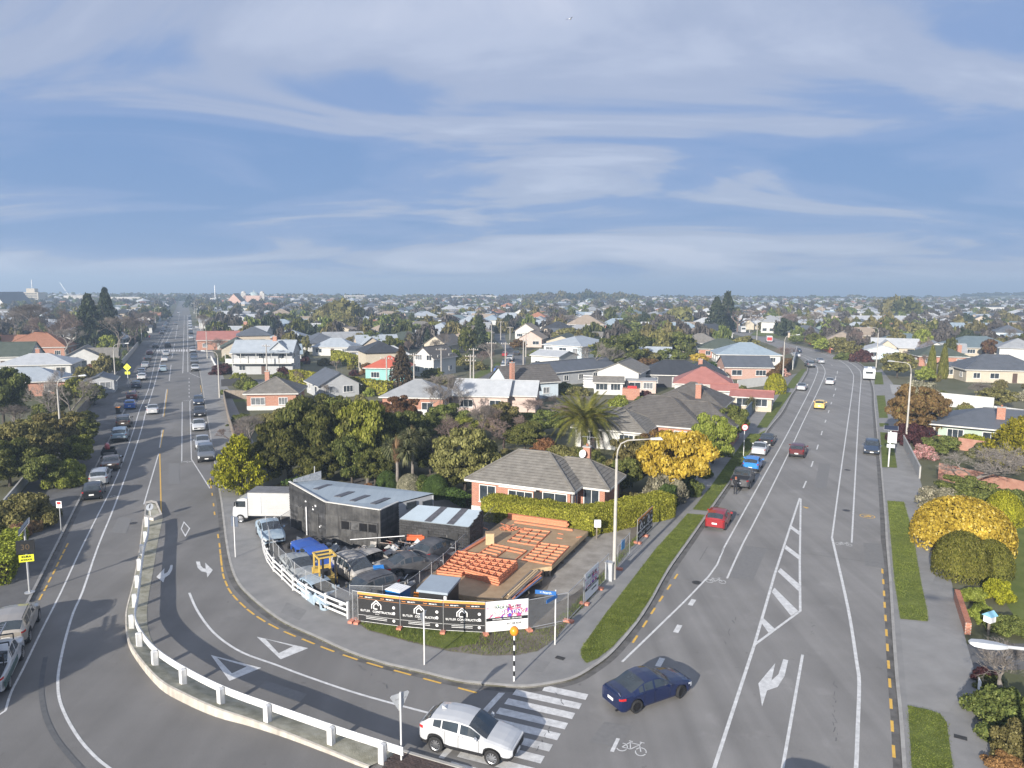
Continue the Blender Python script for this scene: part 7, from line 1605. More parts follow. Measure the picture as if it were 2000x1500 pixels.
# --- belt behind the workshop
T('gold',470,958,848,2.9,'beside the dark grey parked SUV')
T('bare',488,905,808,3.0,'behind the golden conifer',True); T('bare',455,880,825,2.4,'left behind the golden conifer')
T('ever',556,938,812,3.2,'left end of the belt behind the workshop'); T('tall',598,930,774,3.6,'tallest left in the belt behind the workshop'); T('ever',640,934,790,3.4,'over the workshop hoarding'); T('bush',672,916,768,3.6,'left of the bright tree in the belt'); T('ygreen',712,930,768,3.4,'brightest in the belt behind the workshop'); T('ever',688,946,850,2.6,'low behind the workshop roof'); T('tall',748,926,800,2.8,'left of the cabbage trees'); T('ever',733,948,868,2.2,'close behind the workshop roof end'); T('ever',525,946,868,2.4,'right beside the golden conifer'); T('ever',620,950,868,2.4,'dark under the belt at the hoarding')
T('bare',640,900,800,3.2,'poking out of the belt'); T('bush',790,915,838,2.6,'between the two cabbage trees'); T('ever',840,925,852,2.6,'right of the cabbage trees'); T('bare',866,935,850,2.6,'reddish beside the cabbage trees'); T('bare',880,900,800,3.4,'behind the round olive tree'); T('olive',908,958,832,3.6,'round, left of the red brick house'); T('ever',880,960,900,1.8,'low left of the brick house'); T('shrub',818,962,922,1.4,'behind the clipped shrubs')
T('ball',757,958,920,1.15,'left of the pale clipped one'); T('greyball',800,962,926,1.25,'under the cabbage trees'); T('ball',826,960,928,.85,'narrow between the clipped pair'); T('ball',851,970,928,1.3,'nearest the brick house'); T('rust',720,965,935,1.0,'behind the workshop gable')
T('bush',872,848,790,3.4,'before the pinkish cottage'); T('ygreen',912,860,812,2.6,'beside the pinkish cottage'); T('bare',862,812,730,3.6,'pale birch left of the pinkish cottage',True); T('bare',895,815,745,3.0,'second pale birch before the pinkish cottage',True); T('bare',835,820,750,3.0,'left birch beside the brick and white cottage',True); T('bare',945,880,792,3.6,'tall behind the brick house roof'); T('bare',985,878,795,3.6,'second tall behind the brick house roof'); T('olive',975,858,782,3.0,'behind the bare pair'); T('bush',1025,880,820,2.8,'left of the date palm'); T('rust',1065,885,845,2.0,'left under the date palm'); T('bush',1060,850,800,3.0,'behind the rusty shrub'); T('oshrub',1095,898,860,2.2,'under the date palm'); T('oshrub',1000,905,868,2.4,'just behind the brick house ridge'); T('shrub',1150,905,868,2.2,'between brick house chimney and palm'); T('ever',830,880,806,3.0,'behind the right of the belt'); T('ever',790,878,802,3.2,'behind the cabbage trees'); T('copper',785,836,770,3.0,'before the brick and white cottage'); T('bare',760,850,800,2.6,'behind the bright tree of the belt'); T('olive',560,860,795,3.0,'behind the left of the belt'); T('ever',640,850,765,3.4,'at the back of the belt'); T('olive',520,842,805,2.2,'below the red brick cottage'); T('shrub',470,830,800,2.2,'by the weathered fence'); T('bush',1000,845,800,2.6,'right of the olive tree behind the bare pair')
# --- right of the brick house
T('yellow',1318,972,830,3.9,'largest beside the right road footpath'); T('grey',1292,982,905,2.4,'in front of the golden yellow tree'); T('olive',1232,950,846,2.6,'between brick house and golden yellow tree'); T('bush',1215,968,890,2.0,'close right of the brick house'); T('ygreen',1392,905,808,2.9,'right behind the golden yellow tree'); T('bush',1424,862,788,2.4,'above the blue grey fence'); T('shrub',1345,965,925,1.5,'under the golden yellow tree'); T('copper',1285,905,838,2.2,'behind the golden yellow tree'); T('shrub',1172,996,962,1.1,'left in the brick house garden'); T('shrub',1192,1002,962,1.2,'with bare stems in the brick house garden'); T('oshrub',1230,990,950,1.3,'right in the brick house garden'); T('oshrub',1255,992,955,1.2,'beside the silvery shrub'); T('shrub',1372,930,900,1.3,'on the low white wall'); T('yshrub',1410,890,858,1.3,'by the low white wall end')
# --- left side of the left road
T('olive',108,905,800,3.4,'largest on the near left bank'); T('olive',62,925,815,3.6,'left of the nearest lamp'); T('ygreen',148,912,850,2.2,'at the near left footpath edge'); T('yshrub',128,948,880,2.2,'right under the nearest lamp'); T('bush',92,955,885,2.4,'lower left of the nearest lamp'); T('ever',20,950,860,3.2,'at the left edge of the near bank'); T('oshrub',48,1028,945,2.8,'round by the near left footpath'); T('shrub',5,1030,960,2.6,'at the left edge by the footpath'); T('bush',166,872,820,2.0,'above the near left footpath'); T('olive',130,868,800,2.8,'behind the nearest lamp'); T('bush',160,845,800,2.0,'beside the dark paling fence'); T('bare',138,850,712,4.6,'spreading before the brick house on the left',True); T('ever',8,835,712,4.0,'at the left edge before the brick house'); T('bare',45,865,790,3.6,'on the left bank'); T('bare',15,900,840,2.6,'brown at the left edge'); T('straw',38,1050,1015,1.0,'low tussock left of the footpath'); T('straw',62,1038,1006,.9,'second tussock by the footpath'); T('bush',185,790,750,2.2,'behind the grey garage'); T('oshrub',150,775,745,2.4,'left of the grey garage')
T('bush',222,735,698,2.6,'beside the left lamp behind the diamond sign'); T('olive',205,742,690,2.6,'spiky beside the park corner'); T('rust',185,730,705,3.0,'at the park corner')
T('bare',62,690,590,10,'huge at the left of the park'); T('bare',110,695,598,9,'huge behind the orange roof'); T('bare',30,680,600,9,'at the far left of the park'); T('bare',128,702,640,5,'pale beside the orange roof',True); T('cedar',178,690,568,7.5,'left of the pair in the park'); T('spruce',211,678,556,6.5,'pointed right of the pair in the park'); T('bare',232,705,615,6,'in the park before the pointed spruce'); T('bare',265,676,604,7,'along the park wall'); T('bare',250,690,625,5,'lower along the park wall'); T('bare',285,660,608,7,'farther along the park wall'); T('bare',155,690,610,7,'behind the left cedar'); T('bare',300,645,606,6,'far along the park wall'); T('olive',95,720,690,2.6,'between orange and silver roofs'); T('ever',318,626,600,5,'far on the left kerb'); T('spruce',371,600,577,8,'far Norfolk pine over the end of the left road')
# --- middle left
T('maroon',436,730,705,3.2,'at the side street corner'); T('yshrub',467,748,722,2.2,'beside the side street'); T('shrub',482,758,730,2.4,'below the balcony house'); T('shrub',547,745,722,2.6,'right of the balcony house'); T('shrub',440,770,758,1.4,'on the little corner lawn'); T('bare',420,690,655,4,'by the brick shop'); T('bare',395,660,612,5,'beyond the brick shop'); T('bush',405,640,605,5,'dark by the far right lamps'); T('gold',427,640,615,4,'small over the pale iron roof'); T('ever',440,640,620,5,'beside the small golden conifer'); T('ever',553,640,612,8,'round, in the middle left distance'); T('cypress',577,625,606,2.4,'small in the middle left distance')
for x,y,yt,r in ((632,640,600,6),(650,642,592,7),(668,645,586,7),(685,642,590,7),(660,650,610,6),(678,650,612,6),(640,648,615,5)): T('gum',x,y,yt,r,'in the tall grove left of centre')
T('ever',762,645,612,7,'round behind the tan-roofed bungalow'); T('ever',760,618,596,8,'far behind the tan-roofed bungalow'); T('bare',732,622,600,8,'pinkish left of centre'); T('olive',703,682,650,4.5,'before the tan-roofed bungalow'); T('bush',726,685,645,4.5,'before the bungalow gable'); T('ygreen',771,688,660,3.4,'beside the brown conifer'); T('ever',756,690,665,3.2,'left of the bright tree by the conifer'); T('brownc',785,756,672,3.8,'large in front of the scarlet roof'); T('ygreen',870,726,678,3.8,'right of the white two-storey house'); T('copper',722,740,708,2.6,'before the scarlet roof'); T('bush',845,745,718,2.6,'in front of the white two-storey house'); T('oshrub',862,752,732,2.2,'below the bright yellow green tree'); T('bush',712,712,697,2.4,'spiky by the cream garage'); T('bush',812,655,632,5,'behind the fenced bungalow'); T('ygreen',848,655,628,5,'left of the dark spruce'); T('bush',800,645,625,5,'left behind the fenced bungalow')
T('spruce',937,690,613,4.6,'tall by the middle street'); T('bare',962,718,668,4.6,'pale by the middle street verge',True); T('bare',940,715,680,3.6,'brown beside the dark spruce'); T('oshrub',905,712,690,3.2,'on the bank of the middle street'); T('oshrub',932,722,702,3.0,'above the middle street verge'); T('bush',1046,748,716,3.2,'before the long grey block'); T('copper',1012,684,662,3.0,'in front of the pink cottage'); T('bush',1052,703,684,3.2,'spiky before the blue iron roof'); T('bare',1162,740,662,6.0,'spreading right of the pale blue block',True); T('ever',1205,722,655,7.0,'massive behind the white gabled house'); T('ever',1232,705,650,6,'massive right behind the white gabled house'); T('tall',1190,640,602,4,'dark pointed in the distance right of centre'); T('bush',1225,668,630,6,'in the distance right of centre'); T('olive',1112,676,640,6,'brownish before the tan hip roof'); T('bare',1090,650,610,6,'reddish left of the tan hip roof'); T('bare',1105,648,612,5,'reddish right next to its twin'); T('bush',1135,690,660,5,'below the tan hip roof'); T('olive',1258,722,680,4,'right of the massive dark tree'); T('shrub',1103,768,740,3,'left of the white gabled house'); T('oshrub',1128,772,750,2.4,'by the stacked deck rails'); T('ever',1202,620,598,6,'far round right of centre'); T('bush',1150,712,690,3,'between bare tree and blue block')
for i,(x,y,yt) in enumerate(((1010,800,770),(1030,812,775),(1058,800,772),(1080,812,782),(1108,820,790),(1085,795,765),(1120,800,770),(950,770,735),(900,770,735),(870,780,745),(845,790,752),(1060,830,800))): T('bare',x,y,yt,2.6,'in the thicket between cottages and palm')
# --- middle right
T('bush',1320,700,648,5.4,'round before the moss green roof'); T('bush',1306,720,680,4.4,'low round before the black roof'); T('oshrub',1285,735,700,3.8,'left of the low round tree'); T('copper',1262,738,700,3.6,'brown left of the black roof'); T('olive',1456,690,655,4.6,'behind the pale blue grey roof'); T('olive',1470,700,668,3.6,'left of the bend lamp'); T('yellow',1366,712,690,2.6,'small in front of the moss green roof'); T('gball',1514,768,730,2.0,'beside the bend lamp'); T('shrub',1448,768,748,1.3,'on the lawn of the pink brick house'); T('pinkshrub',1525,735,715,2.2,'before the high white wall'); T('bare',1528,708,672,4,'by the high white wall'); T('cedar',1398,652,576,8,'left of the tall pair'); T('cedar',1418,646,570,8,'right of the tall pair'); T('bare',1440,648,600,9,'brown right of the tall cedars'); T('bare',1475,640,598,9,'brown behind the reserve'); T('ever',1458,640,620,4,'small dark by the reserve lamps'); T('bare',1560,650,605,8,'beyond the reserve'); T('bare',1590,655,605,8,'right beyond the reserve'); T('olive',1330,640,598,7,'far left of the tall cedars'); T('olive',1288,650,620,5,'left of the blue grey roof'); T('ever',1230,650,618,5,'left of the small red roof'); T('bush',1555,672,655,3,'behind the orange fence end'); T('bush',1590,678,650,3.6,'behind the orange slatted fence'); T('ygreen',1605,688,660,3.2,'right behind the orange slatted fence'); T('olive',1636,690,658,3.6,'above the orange fence end'); T('olive',1658,700,665,4,'left of the maroon shrub at the bend'); T('maroon',1682,706,676,3.2,'on the outside of the bend'); T('shrub',1650,702,685,3,'under the olive tree at the bend')
T('copper',1790,860,752,4.1,'large by the right footpath'); T('maroon',1778,865,815,3.0,'under the copper brown tree'); T('olive',1752,738,688,4.0,'behind the caravan'); T('grey',1795,772,735,3.6,'before the small cream annex'); T('cypress',1818,735,676,1.0,'left of the pair'); T('cypress',1841,740,676,1.0,'right of the pair'); T('ygreen',1805,748,715,2.2,'left below the slim cypresses'); T('olive',1944,797,756,3.2,'pale by the white walls'); T('bare',1905,782,742,3,'before the blue tiled house'); T('gum',1745,625,580,9,'left of the big far pair'); T('ever',1768,628,580,9,'right of the big far pair'); T('olive',1720,610,585,8,'far left of the big pair'); T('olive',1786,668,630,5,'before the school block'); T('bush',1770,672,648,4,'below the school block'); T('maroon',1908,675,652,4,'before the blue roofed gable'); T('bare',1930,672,645,5,'reddish at the right'); T('ever',1948,650,622,6,'by the school grounds right'); T('ever',1992,690,655,5,'at the right edge by the teal roof'); T('olive',1985,660,640,5,'at the right edge'); T('bare',1850,640,612,8,'brown behind the white hall'); T('bare',1800,640,610,8,'brown left of the white hall'); T('rust',1694,615,600,5,'orange in the far right distance')
T('gold',1985,915,812,3.8,'at the right edge above the fence'); T('goldshrub',1905,875,840,2.6,'before the modern green house'); T('bush',1840,890,850,2.4,'right of the pink flowers'); T('pinkshrub',1805,895,860,1.6,'by the right concrete wall'); T('bare',1893,968,858,5.4,'very wide in the right garden',True); T('grey',1850,995,935,2.6,'below the very wide bare tree'); T('bush',1885,992,930,2.8,'under the very wide bare tree'); T('shrub',1985,1000,940,2.6,'dark at the right edge'); T('gball',1958,1022,960,1.45,'right of the broad yellow one'); T('yellowshrub',1877,1066,974,3.5,'over the right footpath'); T('oball',1876,1124,1040,1.8,'in front of the yellow flowering one'); T('oball',1934,1122,1056,1.4,'right of the larger one'); T('goldshrub',1945,1170,1120,1.1,'small on the lawn edge'); T('yshrub',1900,1172,1138,1.0,'strappy by the low brick wall'); T('yshrub',1915,1210,1172,1.0,'strappy second by the low brick wall'); T('shrub',1968,1235,1195,1.2,'in the flower bed at the right'); T('bare',1955,1390,1270,2.2,'twiggy at the lower right',True); T('shrub',1965,1420,1330,1.9,'large at the lower right edge'); T('oshrub',1990,1480,1400,1.3,'at the lower right edge'); T('rust',1960,1500,1462,.8,'at the lower right corner'); T('shrub',1935,1345,1320,.8,'by the driveway lower right'); T('maroon',1925,1330,1310,.7,'small by the driveway lower right')
for i,Yv in enumerate((58,70,84,97,110,124,137)):
    q = LKat(Yv) + Vector((-8.6,-1,0)); plant(('olive','ygreen','olive','bush','olive','ygreen','olive')[i],q,(3.6,4.0,4.4,4.2,4.6,4.2,4.6)[i],(2.2,2.4,2.5,2.3,2.2,2.5,2.5)[i],DESC[('olive','ygreen','olive','bush','olive','ygreen','olive')[i]] + ' number %s from the front in the row along the left footpath' % ('one','two','three','four','five','six','seven')[i],'trees and shrubs of the gardens')
# out of the frame on the left, but their shade lies across the near road
plant('ever',(-33,20),7.6,3.0,'dark green broadleaf tree outside the picture at lower left','trees and shrubs of the gardens'); plant('ever',(-38,17),7.8,3.2,'taller dark tree outside the picture at lower left','trees and shrubs of the gardens'); plant('bush',(-48,34),7,3,'mid green broadleaf tree outside the picture at the left','trees and shrubs of the gardens')
# --- hedges
def hedge(px,h,th,label,leaf='hedge',n=900,size=.16):
    global rng; rng = np.random.default_rng(len(px) * 31 + int(px[0][0])); w_ = GG(px,.1); t = thing('hedge',label,'hedge',w_[0]); core = MB(); Ps = []; Ns = []
    for a,b in zip(w_,w_[1:]):
        a,b = a - w_[0],b - w_[0]; d_ = b - a; L_ = d_.length; u = d_.normalized(); s = Vector((-u.y,u.x,0)); core.bar(a + u * th * .3 + Vector((0,0,h * .42)),b - u * th * .3 + Vector((0,0,h * .42)),th * .7,h * .84); m = int(n * L_)
        f = rng.random(m); x = rng.uniform(-th * .35,L_ + th * .35,m); x = np.where(rng.random(m) < .06,np.where(rng.random(m) < .5,-th * .35,L_ + th * .35),x); side = np.where(f < .42,-1,np.where(f < .58,1,0)); z = np.where(side == 0,h,rng.random(m) * h); cap = (x < -th * .34) | (x > L_ + th * .34); y = np.where((side == 0) | cap,rng.uniform(-.5,.5,m) * th,side * th / 2); z = np.where(cap,rng.random(m) * h,z)
        wob = .07 * np.sin(x * 1.7) + .05 * np.sin(x * 4.1 + 1); z = z + np.where(side == 0,wob,0) + rng.normal(size=m) * .03; y = y + rng.normal(size=m) * .05 + .06 * np.sin(x * 2.3 + z * 2) * (side != 0)
        A = np.array(a[:]); U = np.array(u[:]); S = np.array(s[:]); Ps.append(A + U * x[:,None] + S * y[:,None] + np.array([0,0,1]) * z[:,None]); Ns.append(S * side[:,None] + np.array([0,0,1]) * (side == 0)[:,None] + rng.normal(size=(m,3)) * .5)
    P_,N_ = np.concatenate(Ps),np.concatenate(Ns); V,F_ = quads_at(P_,N_ / np.linalg.norm(N_,axis=1)[:,None],size); put('foliage',np_mesh('foliage',V,F_,LEAF[leaf]),t); core.build('inner_branches',M_bark,t); return t
hedge([(962,1014),(1150,1040),(1293,1008)],1.95,1.9,'clipped golden green hedge in front of the brick house',n=3200,size=.095); hedge([(1298,1000),(1342,950)],1.9,1.2,'dark hedge beside the right road footpath under the silvery shrub','dhedge',900); hedge([(486,950),(562,932)],2.3,.9,'golden hedge on top of the iron fence behind the truck','olive',700); hedge([(575,748),(660,762),(757,774)],2.6,1.6,'long clipped golden hedge below the scarlet roof',n=260,size=.3); hedge([(655,704),(692,716)],2.6,2.0,'golden hedge beside the cream garage',n=200,size=.35); hedge([(32,1072),(0,1140)],1.5,1.3,'golden hedge at the left edge by the speed display',n=900); hedge([(560,965),(620,950)],1.2,.8,'low dark hedge behind the workshop','dhedge',300)
hedge([(1290,728),(1395,720)],1.6,1.2,'green hedge behind the black roofed house','dhedge',200,.3); hedge([(880,975),(912,990)],1.0,.8,'low hedge left of the brick house','dhedge',500)
hedge([(1505,752),(1538,718)],2.2,1.6,'mixed hedge before the high white wall','copper',240,.3)
# --- date palm and cabbage trees
def frond_mesh(L_,droop,leaflets=22,lw=.05,ll=.5):
    mb = MB(); pts = []
    for i in range(12): t = i / 11; pts.append(Vector((L_ * (t - .12 * t ** 3),0,L_ * (.55 * t - droop * t * t))))
    mb.tube(pts,[.035 - .0026 * i for i in range(12)],4,cap=False)
    for i in range(leaflets):
        t = .12 + .88 * i / leaflets; k = t * 11; j = min(10,int(k)); p = pts[j].lerp(pts[j + 1],k - j); d_ = (pts[j + 1] - pts[j]).normalized(); l_ = ll * math.sin(PI * (.15 + .8 * t)) + .12
        for s in (-1,1): e = p + d_ * l_ * .55 + Vector((0,s * l_ * .8,-l_ * .28)); w_ = d_ * lw; mb.add([p - w_,p + w_,e],[(0,1,2)])
    return mb.mesh('frond',LEAF['gold'])
pb = G(1141,884,.1); pm_ = thing('date_palm','large date palm with orange fruit stalks behind the brick house','palm',pb); hz = height_at(1141,884,822); MB().tube([(0,0,0),(0,0,hz * .5),(0,0,hz)],[.45,.4,.48],10).build('trunk',M_bark,pm_)
FR = [frond_mesh(4.7,.25,34,.05,.7),frond_mesh(4.7,.75,34,.05,.7),frond_mesh(4.2,1.2,34,.05,.68)]; M_frond = leaf_mat('leaf_palm',(.07,.08,.016),(.22,.21,.045),(.36,.32,.10),rnd=.25)
random.seed(9)
for i in range(72): k = i % 3; o = put('frond',FR[k],pm_,(0,0,hz),mat=M_frond); o.rotation_euler = (0,rad(-(50 - i * .95)) * .72 + rad(random.uniform(-6,6)),i * 2.4)
for i in range(9): a = i * .7; MB().tube([(0,0,hz),(math.cos(a) * .5,math.sin(a) * .5,hz + .5),(math.cos(a) * .9,math.sin(a) * .9,hz + .35)],.06,5).build('fruit_stalk',LEAF['rust'] if i % 2 else mat('fruit_orange',(.5,.22,.03),.7),pm_)
def sword_head(n=150,L_=.9,seed=1):
    global rng; rng = np.random.default_rng(seed); d = sph(n); d[:,2] = d[:,2] * .8 + .25; V = []; F_ = []
    for i in range(n):
        v = Vector(d[i]).normalized(); s = v.cross(Vector((0,0,1))).normalized() * .035; m = v * L_ * .6; e = v * L_ + Vector((0,0,-.25 * L_)); b = len(V); V += [tuple(-s),tuple(s),tuple(m + s),tuple(m - s),tuple(e)]; F_ += [(b,b + 1,b + 2,b + 3),(b + 3,b + 2,b + 4)]
    me = bpy.data.meshes.new('leaf_head'); me.from_pydata(V,[],F_); me.materials.append(LEAF['grey']); return me
SW = [sword_head(260,1.0,i) for i in range(3)]; M_cab = leaf_mat('leaf_cabbage',(0.060,0.071,0.033),(0.215,0.222,0.111),(0.386,0.364,0.224),rnd=.1)
def cabbage(px,py,ytop,heads,label,r=1.0):
    h = height_at(px,py,ytop) - .6 * r; t = thing('cabbage_tree',label,'cabbage tree',G(px,py,.1),0); MB().tube([(0,0,0),(.05,0,h * .5),(0,.05,h)],[.2,.15,.12],8).build('trunk',M_pbark,t,smooth=True); random.seed(px)
    for i in range(heads): a = i * 2.3; q = (.7 * r * math.cos(a) * (heads > 1),.7 * r * math.sin(a) * (heads > 1),h + random.uniform(-.5,.3)); put('leaf_head',SW[i % 3],t,q,a,r * random.uniform(.95,1.2),M_cab); MB().tube([(0,0,h * .8),q],[.1,.07],6).build('branch',M_pbark,t)
    sk = put('dead_leaf_skirt',SW[0],t,(0,0,h - .4),0,(r * .55,r * .55,-r * 1.2),LEAF['straw'])
cabbage(776,960,862,2,'cabbage tree with single clump left of its taller neighbour',1.25); cabbage(806,945,842,3,'taller cabbage tree with several heads behind the clipped shrubs',1.3); cabbage(1466,806,776,1,'small cabbage tree by the cream garage with red roof',1.2); cabbage(1418,742,728,1,'small spiky palm beside the black roofed house',1.1); cabbage(718,948,900,1,'slim cabbage tree in the belt behind the workshop',.9)
# --- grass blades on the near verges
def blades(name,px,dens,h,m,seed,z=.15):
    global rng; rng = np.random.default_rng(seed); pg = GG(px); xs = [p.x for p in pg]; ys = [p.y for p in pg]; ar = (max(xs) - min(xs)) * (max(ys) - min(ys)); n = int(ar * dens); X = rng.uniform(min(xs),max(xs),n); Y = rng.uniform(min(ys),max(ys),n); c = np.zeros(n,bool); k = len(pg)
    for i in range(k):
        a,b = pg[i],pg[(i + 1) % k]
        if abs(b.y - a.y) < 1e-9: continue
        c ^= ((a.y > Y) != (b.y > Y)) & (X < (b.x - a.x) * (Y - a.y) / (b.y - a.y) + a.x)
    X,Y = X[c],Y[c]; n = len(X); X = X + rng.normal(size=n) * .05; Y = Y + rng.normal(size=n) * .05; a = rng.random(n) * 2 * PI; hh = h * rng.uniform(.5,1.5,n) * (1 + .5 * np.sin(X * 1.3) * np.sin(Y * 1.1)); w_ = .016; B = np.stack([X,Y,np.full(n,z)],1); D = np.stack([np.cos(a) * w_,np.sin(a) * w_,np.zeros(n)],1); E = B + np.stack([rng.normal(size=n) * h * .5,rng.normal(size=n) * h * .5,hh],1)
    V = np.stack([B - D,B + D,E],1).reshape(-1,3); o = put(name,np_mesh(name,V,np.arange(n * 3).reshape(-1,3),m,3)); tag(o,kind='stuff'); return o
M_bl = leaf_mat('leaf_turf',(.085,.115,.025),(.20,.235,.055),(.30,.31,.11),rnd=.02,hue=0)
for v,lb,dn in ((V1,'thick mown grass on the long verge beside the dark red hatchback',700),(V6,'mown grass on the bottom right verge',700),(V5,'mown grass on the right verge before the yellow shrub',450),(V2,'shaded grass on the verge beside the parked ute',200)): tag(blades('grass',v,dn,.042,M_bl,len(lb)),lb,'grass')
tag(blades('weeds',corner_dirt,120,.11,M_bl,77,.137),'weedy grass on the bare corner under the banner fence','weeds'); tag(blades('weeds',[(1112,1217),(1142,1187),(1167,1157),(1202,1112),(1242,1062),(1277,1020),(1268,1022),(1232,1062),(1190,1108),(1155,1150),(1128,1178),(1085,1215)],240,.14,M_bl,78,.13),'weedy strip under the site fence along the footpath','weeds')
# ================================================================ the rest of the town, the far landmarks, the sea and the air
random.seed(77)
def near_road(x,y,m=7):
    if -60 < y < 1100:
        d = 1.09
        if LKat(y).x - m < x < RKat(y).x + m: return True
    for p in RR[::2]:
        if abs(p.y - y) < 14 and -20 - m < x - p.x < m: return True
    for p in ms_l:
        if abs(p.y - y) < 22 and -6 < x - p.x < 16: return True
    return False
def free(x,y,r,lst): return all((x - a) ** 2 + (y - b) ** 2 > (r + c) ** 2 for a,b,c in lst)
# house kinds: unit plans (w, d, wall height, roof kind, axis, rise, wing)
def variant(w_,d,wh,kind,axis,rise,wing):
    wm = MB(); rm = MB(); bl = [(-w_ / 2,w_ / 2,-d / 2,d / 2,kind,axis,rise)] + ([wing] if wing else [])
    for x0,x1,y0,y1,kd,ax,rs in bl:
        wm.prism([(x0,y0),(x1,y0),(x1,y1),(x0,y1)],0,wh + .02)
        if kd == 'gable':
            if ax == 'x':
                for x in (x0,x1): wm.poly([(x,y0,wh),(x,y1,wh),(x,(y0 + y1) / 2,wh + rs)])
            else:
                for y in (y0,y1): wm.poly([(x0,y,wh),(x1,y,wh),((x0 + x1) / 2,y,wh + rs)])
        o_ = .5; k = rs / (((y1 - y0) if ax == 'x' else (x1 - x0)) / 2); pl,_ = roof_planes(x0 - o_,x1 + o_,y0 - o_,y1 + o_,wh - k * o_ + .05,rs + k * o_,kd,ax); roof_mesh(rm,pl)
        for A,B,C,D in pl: dn = Vector((0,0,.2)); rm.quad(A - dn,B - dn,B,A)
    return wm,rm,w_,d,wh
VAR = [variant(*v) for v in ((12,9,2.8,'hip','x',2.3,None),(11,8,2.8,'gable','x',2.2,None),(9,12,2.8,'gable','y',2.4,None),(13,9,2.8,'hip','x',2.4,(0,6,-7,0,'hip','y',1.8)),(12,8,2.8,'gable','x',2.2,(-5,0,-7,0,'gable','y',1.9)),(15,10,2.9,'hip','x',2.6,None),(9,8,5.2,'hip','x',2.0,None),(7,6,2.4,'gable','x',1.2,None),(18,9,3.2,'gable','x',1.6,None))]
VM = [(a.mesh('wall',W['white']),b.mesh('roof',R_['iron'])) for a,b,*_ in VAR]
WIN = MB().box(0,0,0,1.7,.12,1.2).mesh('window',M_pane)
RC = ['iron','iron','silver','white','white','blueiron','slate','slate','tan','tan','dtile','tile','tile','orange','teal','iron','green','white','silver','black']; WC = ['white','white','white','cream','cream','grey','pink','brick','brick','tan','paleblue','white']
RN = dict(iron='grey',silver='pale silver',white='white',blueiron='blue grey',slate='dark slate',tan='tan',dtile='dark brown',tile='grey tiled',red='faded red',orange='orange tiled',teal='teal grey',green='dark green',black='black'); WN = dict(white='white',cream='cream',grey='grey',pink='pale pink',brick='brick',tan='tan',paleblue='pale blue')
spots = []; y = 172.0
while y < 1270:
    stepx = 17 if y < 600 else 22; x = -0.78 * y - 40 + random.uniform(0,stepx)
    while x < 0.78 * y + 40:
        jx,jy = x + random.uniform(-4,4),y + random.uniform(-6,6); x += stepx * random.uniform(.9,1.25)
        if near_road(jx,jy,9) or not free(jx,jy,6.5,HOUSES): continue
        if y < 190 and not free(jx,jy,1,TREES): continue
        if -115 - y * .16 < jx + .44 * y < -38 and 150 < y < 290: continue       # the park
        spots.append((jx,jy))
    y += 17 if y < 600 else 24
random.shuffle(spots); spots = [s for i,s in enumerate(spots) if i % 10]; spots.sort(key=lambda s: s[1])
def side_of(x,y):
    f = x / y
    return 'far left' if f < -.45 else 'left' if f < -.2 else 'left of centre' if f < -.05 else 'in the middle' if f < .1 else 'right of centre' if f < .3 else 'right' if f < .5 else 'far right'
NH = 290; seen = {}
for i,(x,y) in enumerate(spots[:NH]):
    k = random.choice((0,0,1,2,3,3,4,4,5,6,7,8)); rc,wc_ = random.choice(RC),random.choice(WC); rz = (TL if x < -.1 * y else TR if x > .25 * y else rad(-10)) + random.choice((0,PI / 2)) + rad(random.uniform(-4,4)); a,b,w_,d,wh = VAR[k]
    lb = '%s house with %s roof in the %s distance %s' % (WN[wc_],RN[rc],'nearer' if y < 230 else 'middle' if y < 330 else 'far',side_of(x,y)); t = thing('house',lb,'house',(x,y,.1),rz,'houses of the town behind')
    put('wall',VM[k][0],t,mat=W[wc_]); put('roof',VM[k][1],t,mat=R_[rc]); HOUSES.append((x,y,7))
    if y < 340:
        for s in range(3): put('window',WIN,t,(-w_ / 2 + w_ * (s + .5) / 3,-d / 2 - .02,1.5))
        for s in (-1,1): put('window',WIN,t,(s * (w_ / 2 + .02),0,1.5),PI / 2); put('window',WIN,t,(s * w_ / 4,d / 2 + .02,1.5))
# the houses beyond those, too small to pick apart
RCs,WCs = list(dict.fromkeys(RC)),list(dict.fromkeys(WC)); mats_ = [W[c] for c in WCs] + [R_[c] for c in RCs]; big = MB()
for x,y in spots[NH:]:
    k = random.choice((0,1,2,3,4,5,6,8)); a,b,w_,d,wh = VAR[k]; rz = random.choice((TL,TR)) + random.choice((0,PI / 2)); c,s = math.cos(rz),math.sin(rz); wi,ri = WCs.index(random.choice(WC)),len(WCs) + RCs.index(random.choice(RC))
    for mb,mi in ((a,wi),(b,ri)): big.add([(x + p[0] * c - p[1] * s,y + p[0] * s + p[1] * c,.1 + p[2]) for p in mb.v],mb.f,mi)
tag(big.build('distant_houses',mats_),'countless small houses of the town towards the sea','houses',kind='stuff')
# trees between them
tk_ = ['bare','bare','bare','ever','ever','bush','olive','olive','shrub','oshrub','ygreen','tall','copper','spruce','gum','shrub']; ts = []; y = 84.0
while y < 1270:
    st = 8.5 if y < 330 else 12 if y < 600 else 15; x = -0.78 * y - 30
    while x < 0.78 * y + 30:
        jx,jy = x + random.uniform(-5,5),y + random.uniform(-5,5); x += st * random.uniform(.7,1.4)
        if y < 125 and not (-60 < jx + .44 * y < -24 or (-.32 * y < jx < .3 * y) or jx > .58 * y): continue
        if near_road(jx,jy,6) or not free(jx,jy,1.0,[(a,b,c * .75) for a,b,c in HOUSES if abs(b - jy) < 16]): continue
        if jy < 240 and not free(jx,jy,1.0,[(a,b,c * .8) for a,b,c in TREES if abs(b - jy) < 12]): continue
        ts.append((jx,jy))
    y += st * .95
ts.sort(key=lambda s: s[1]); NT = 300
low = {}
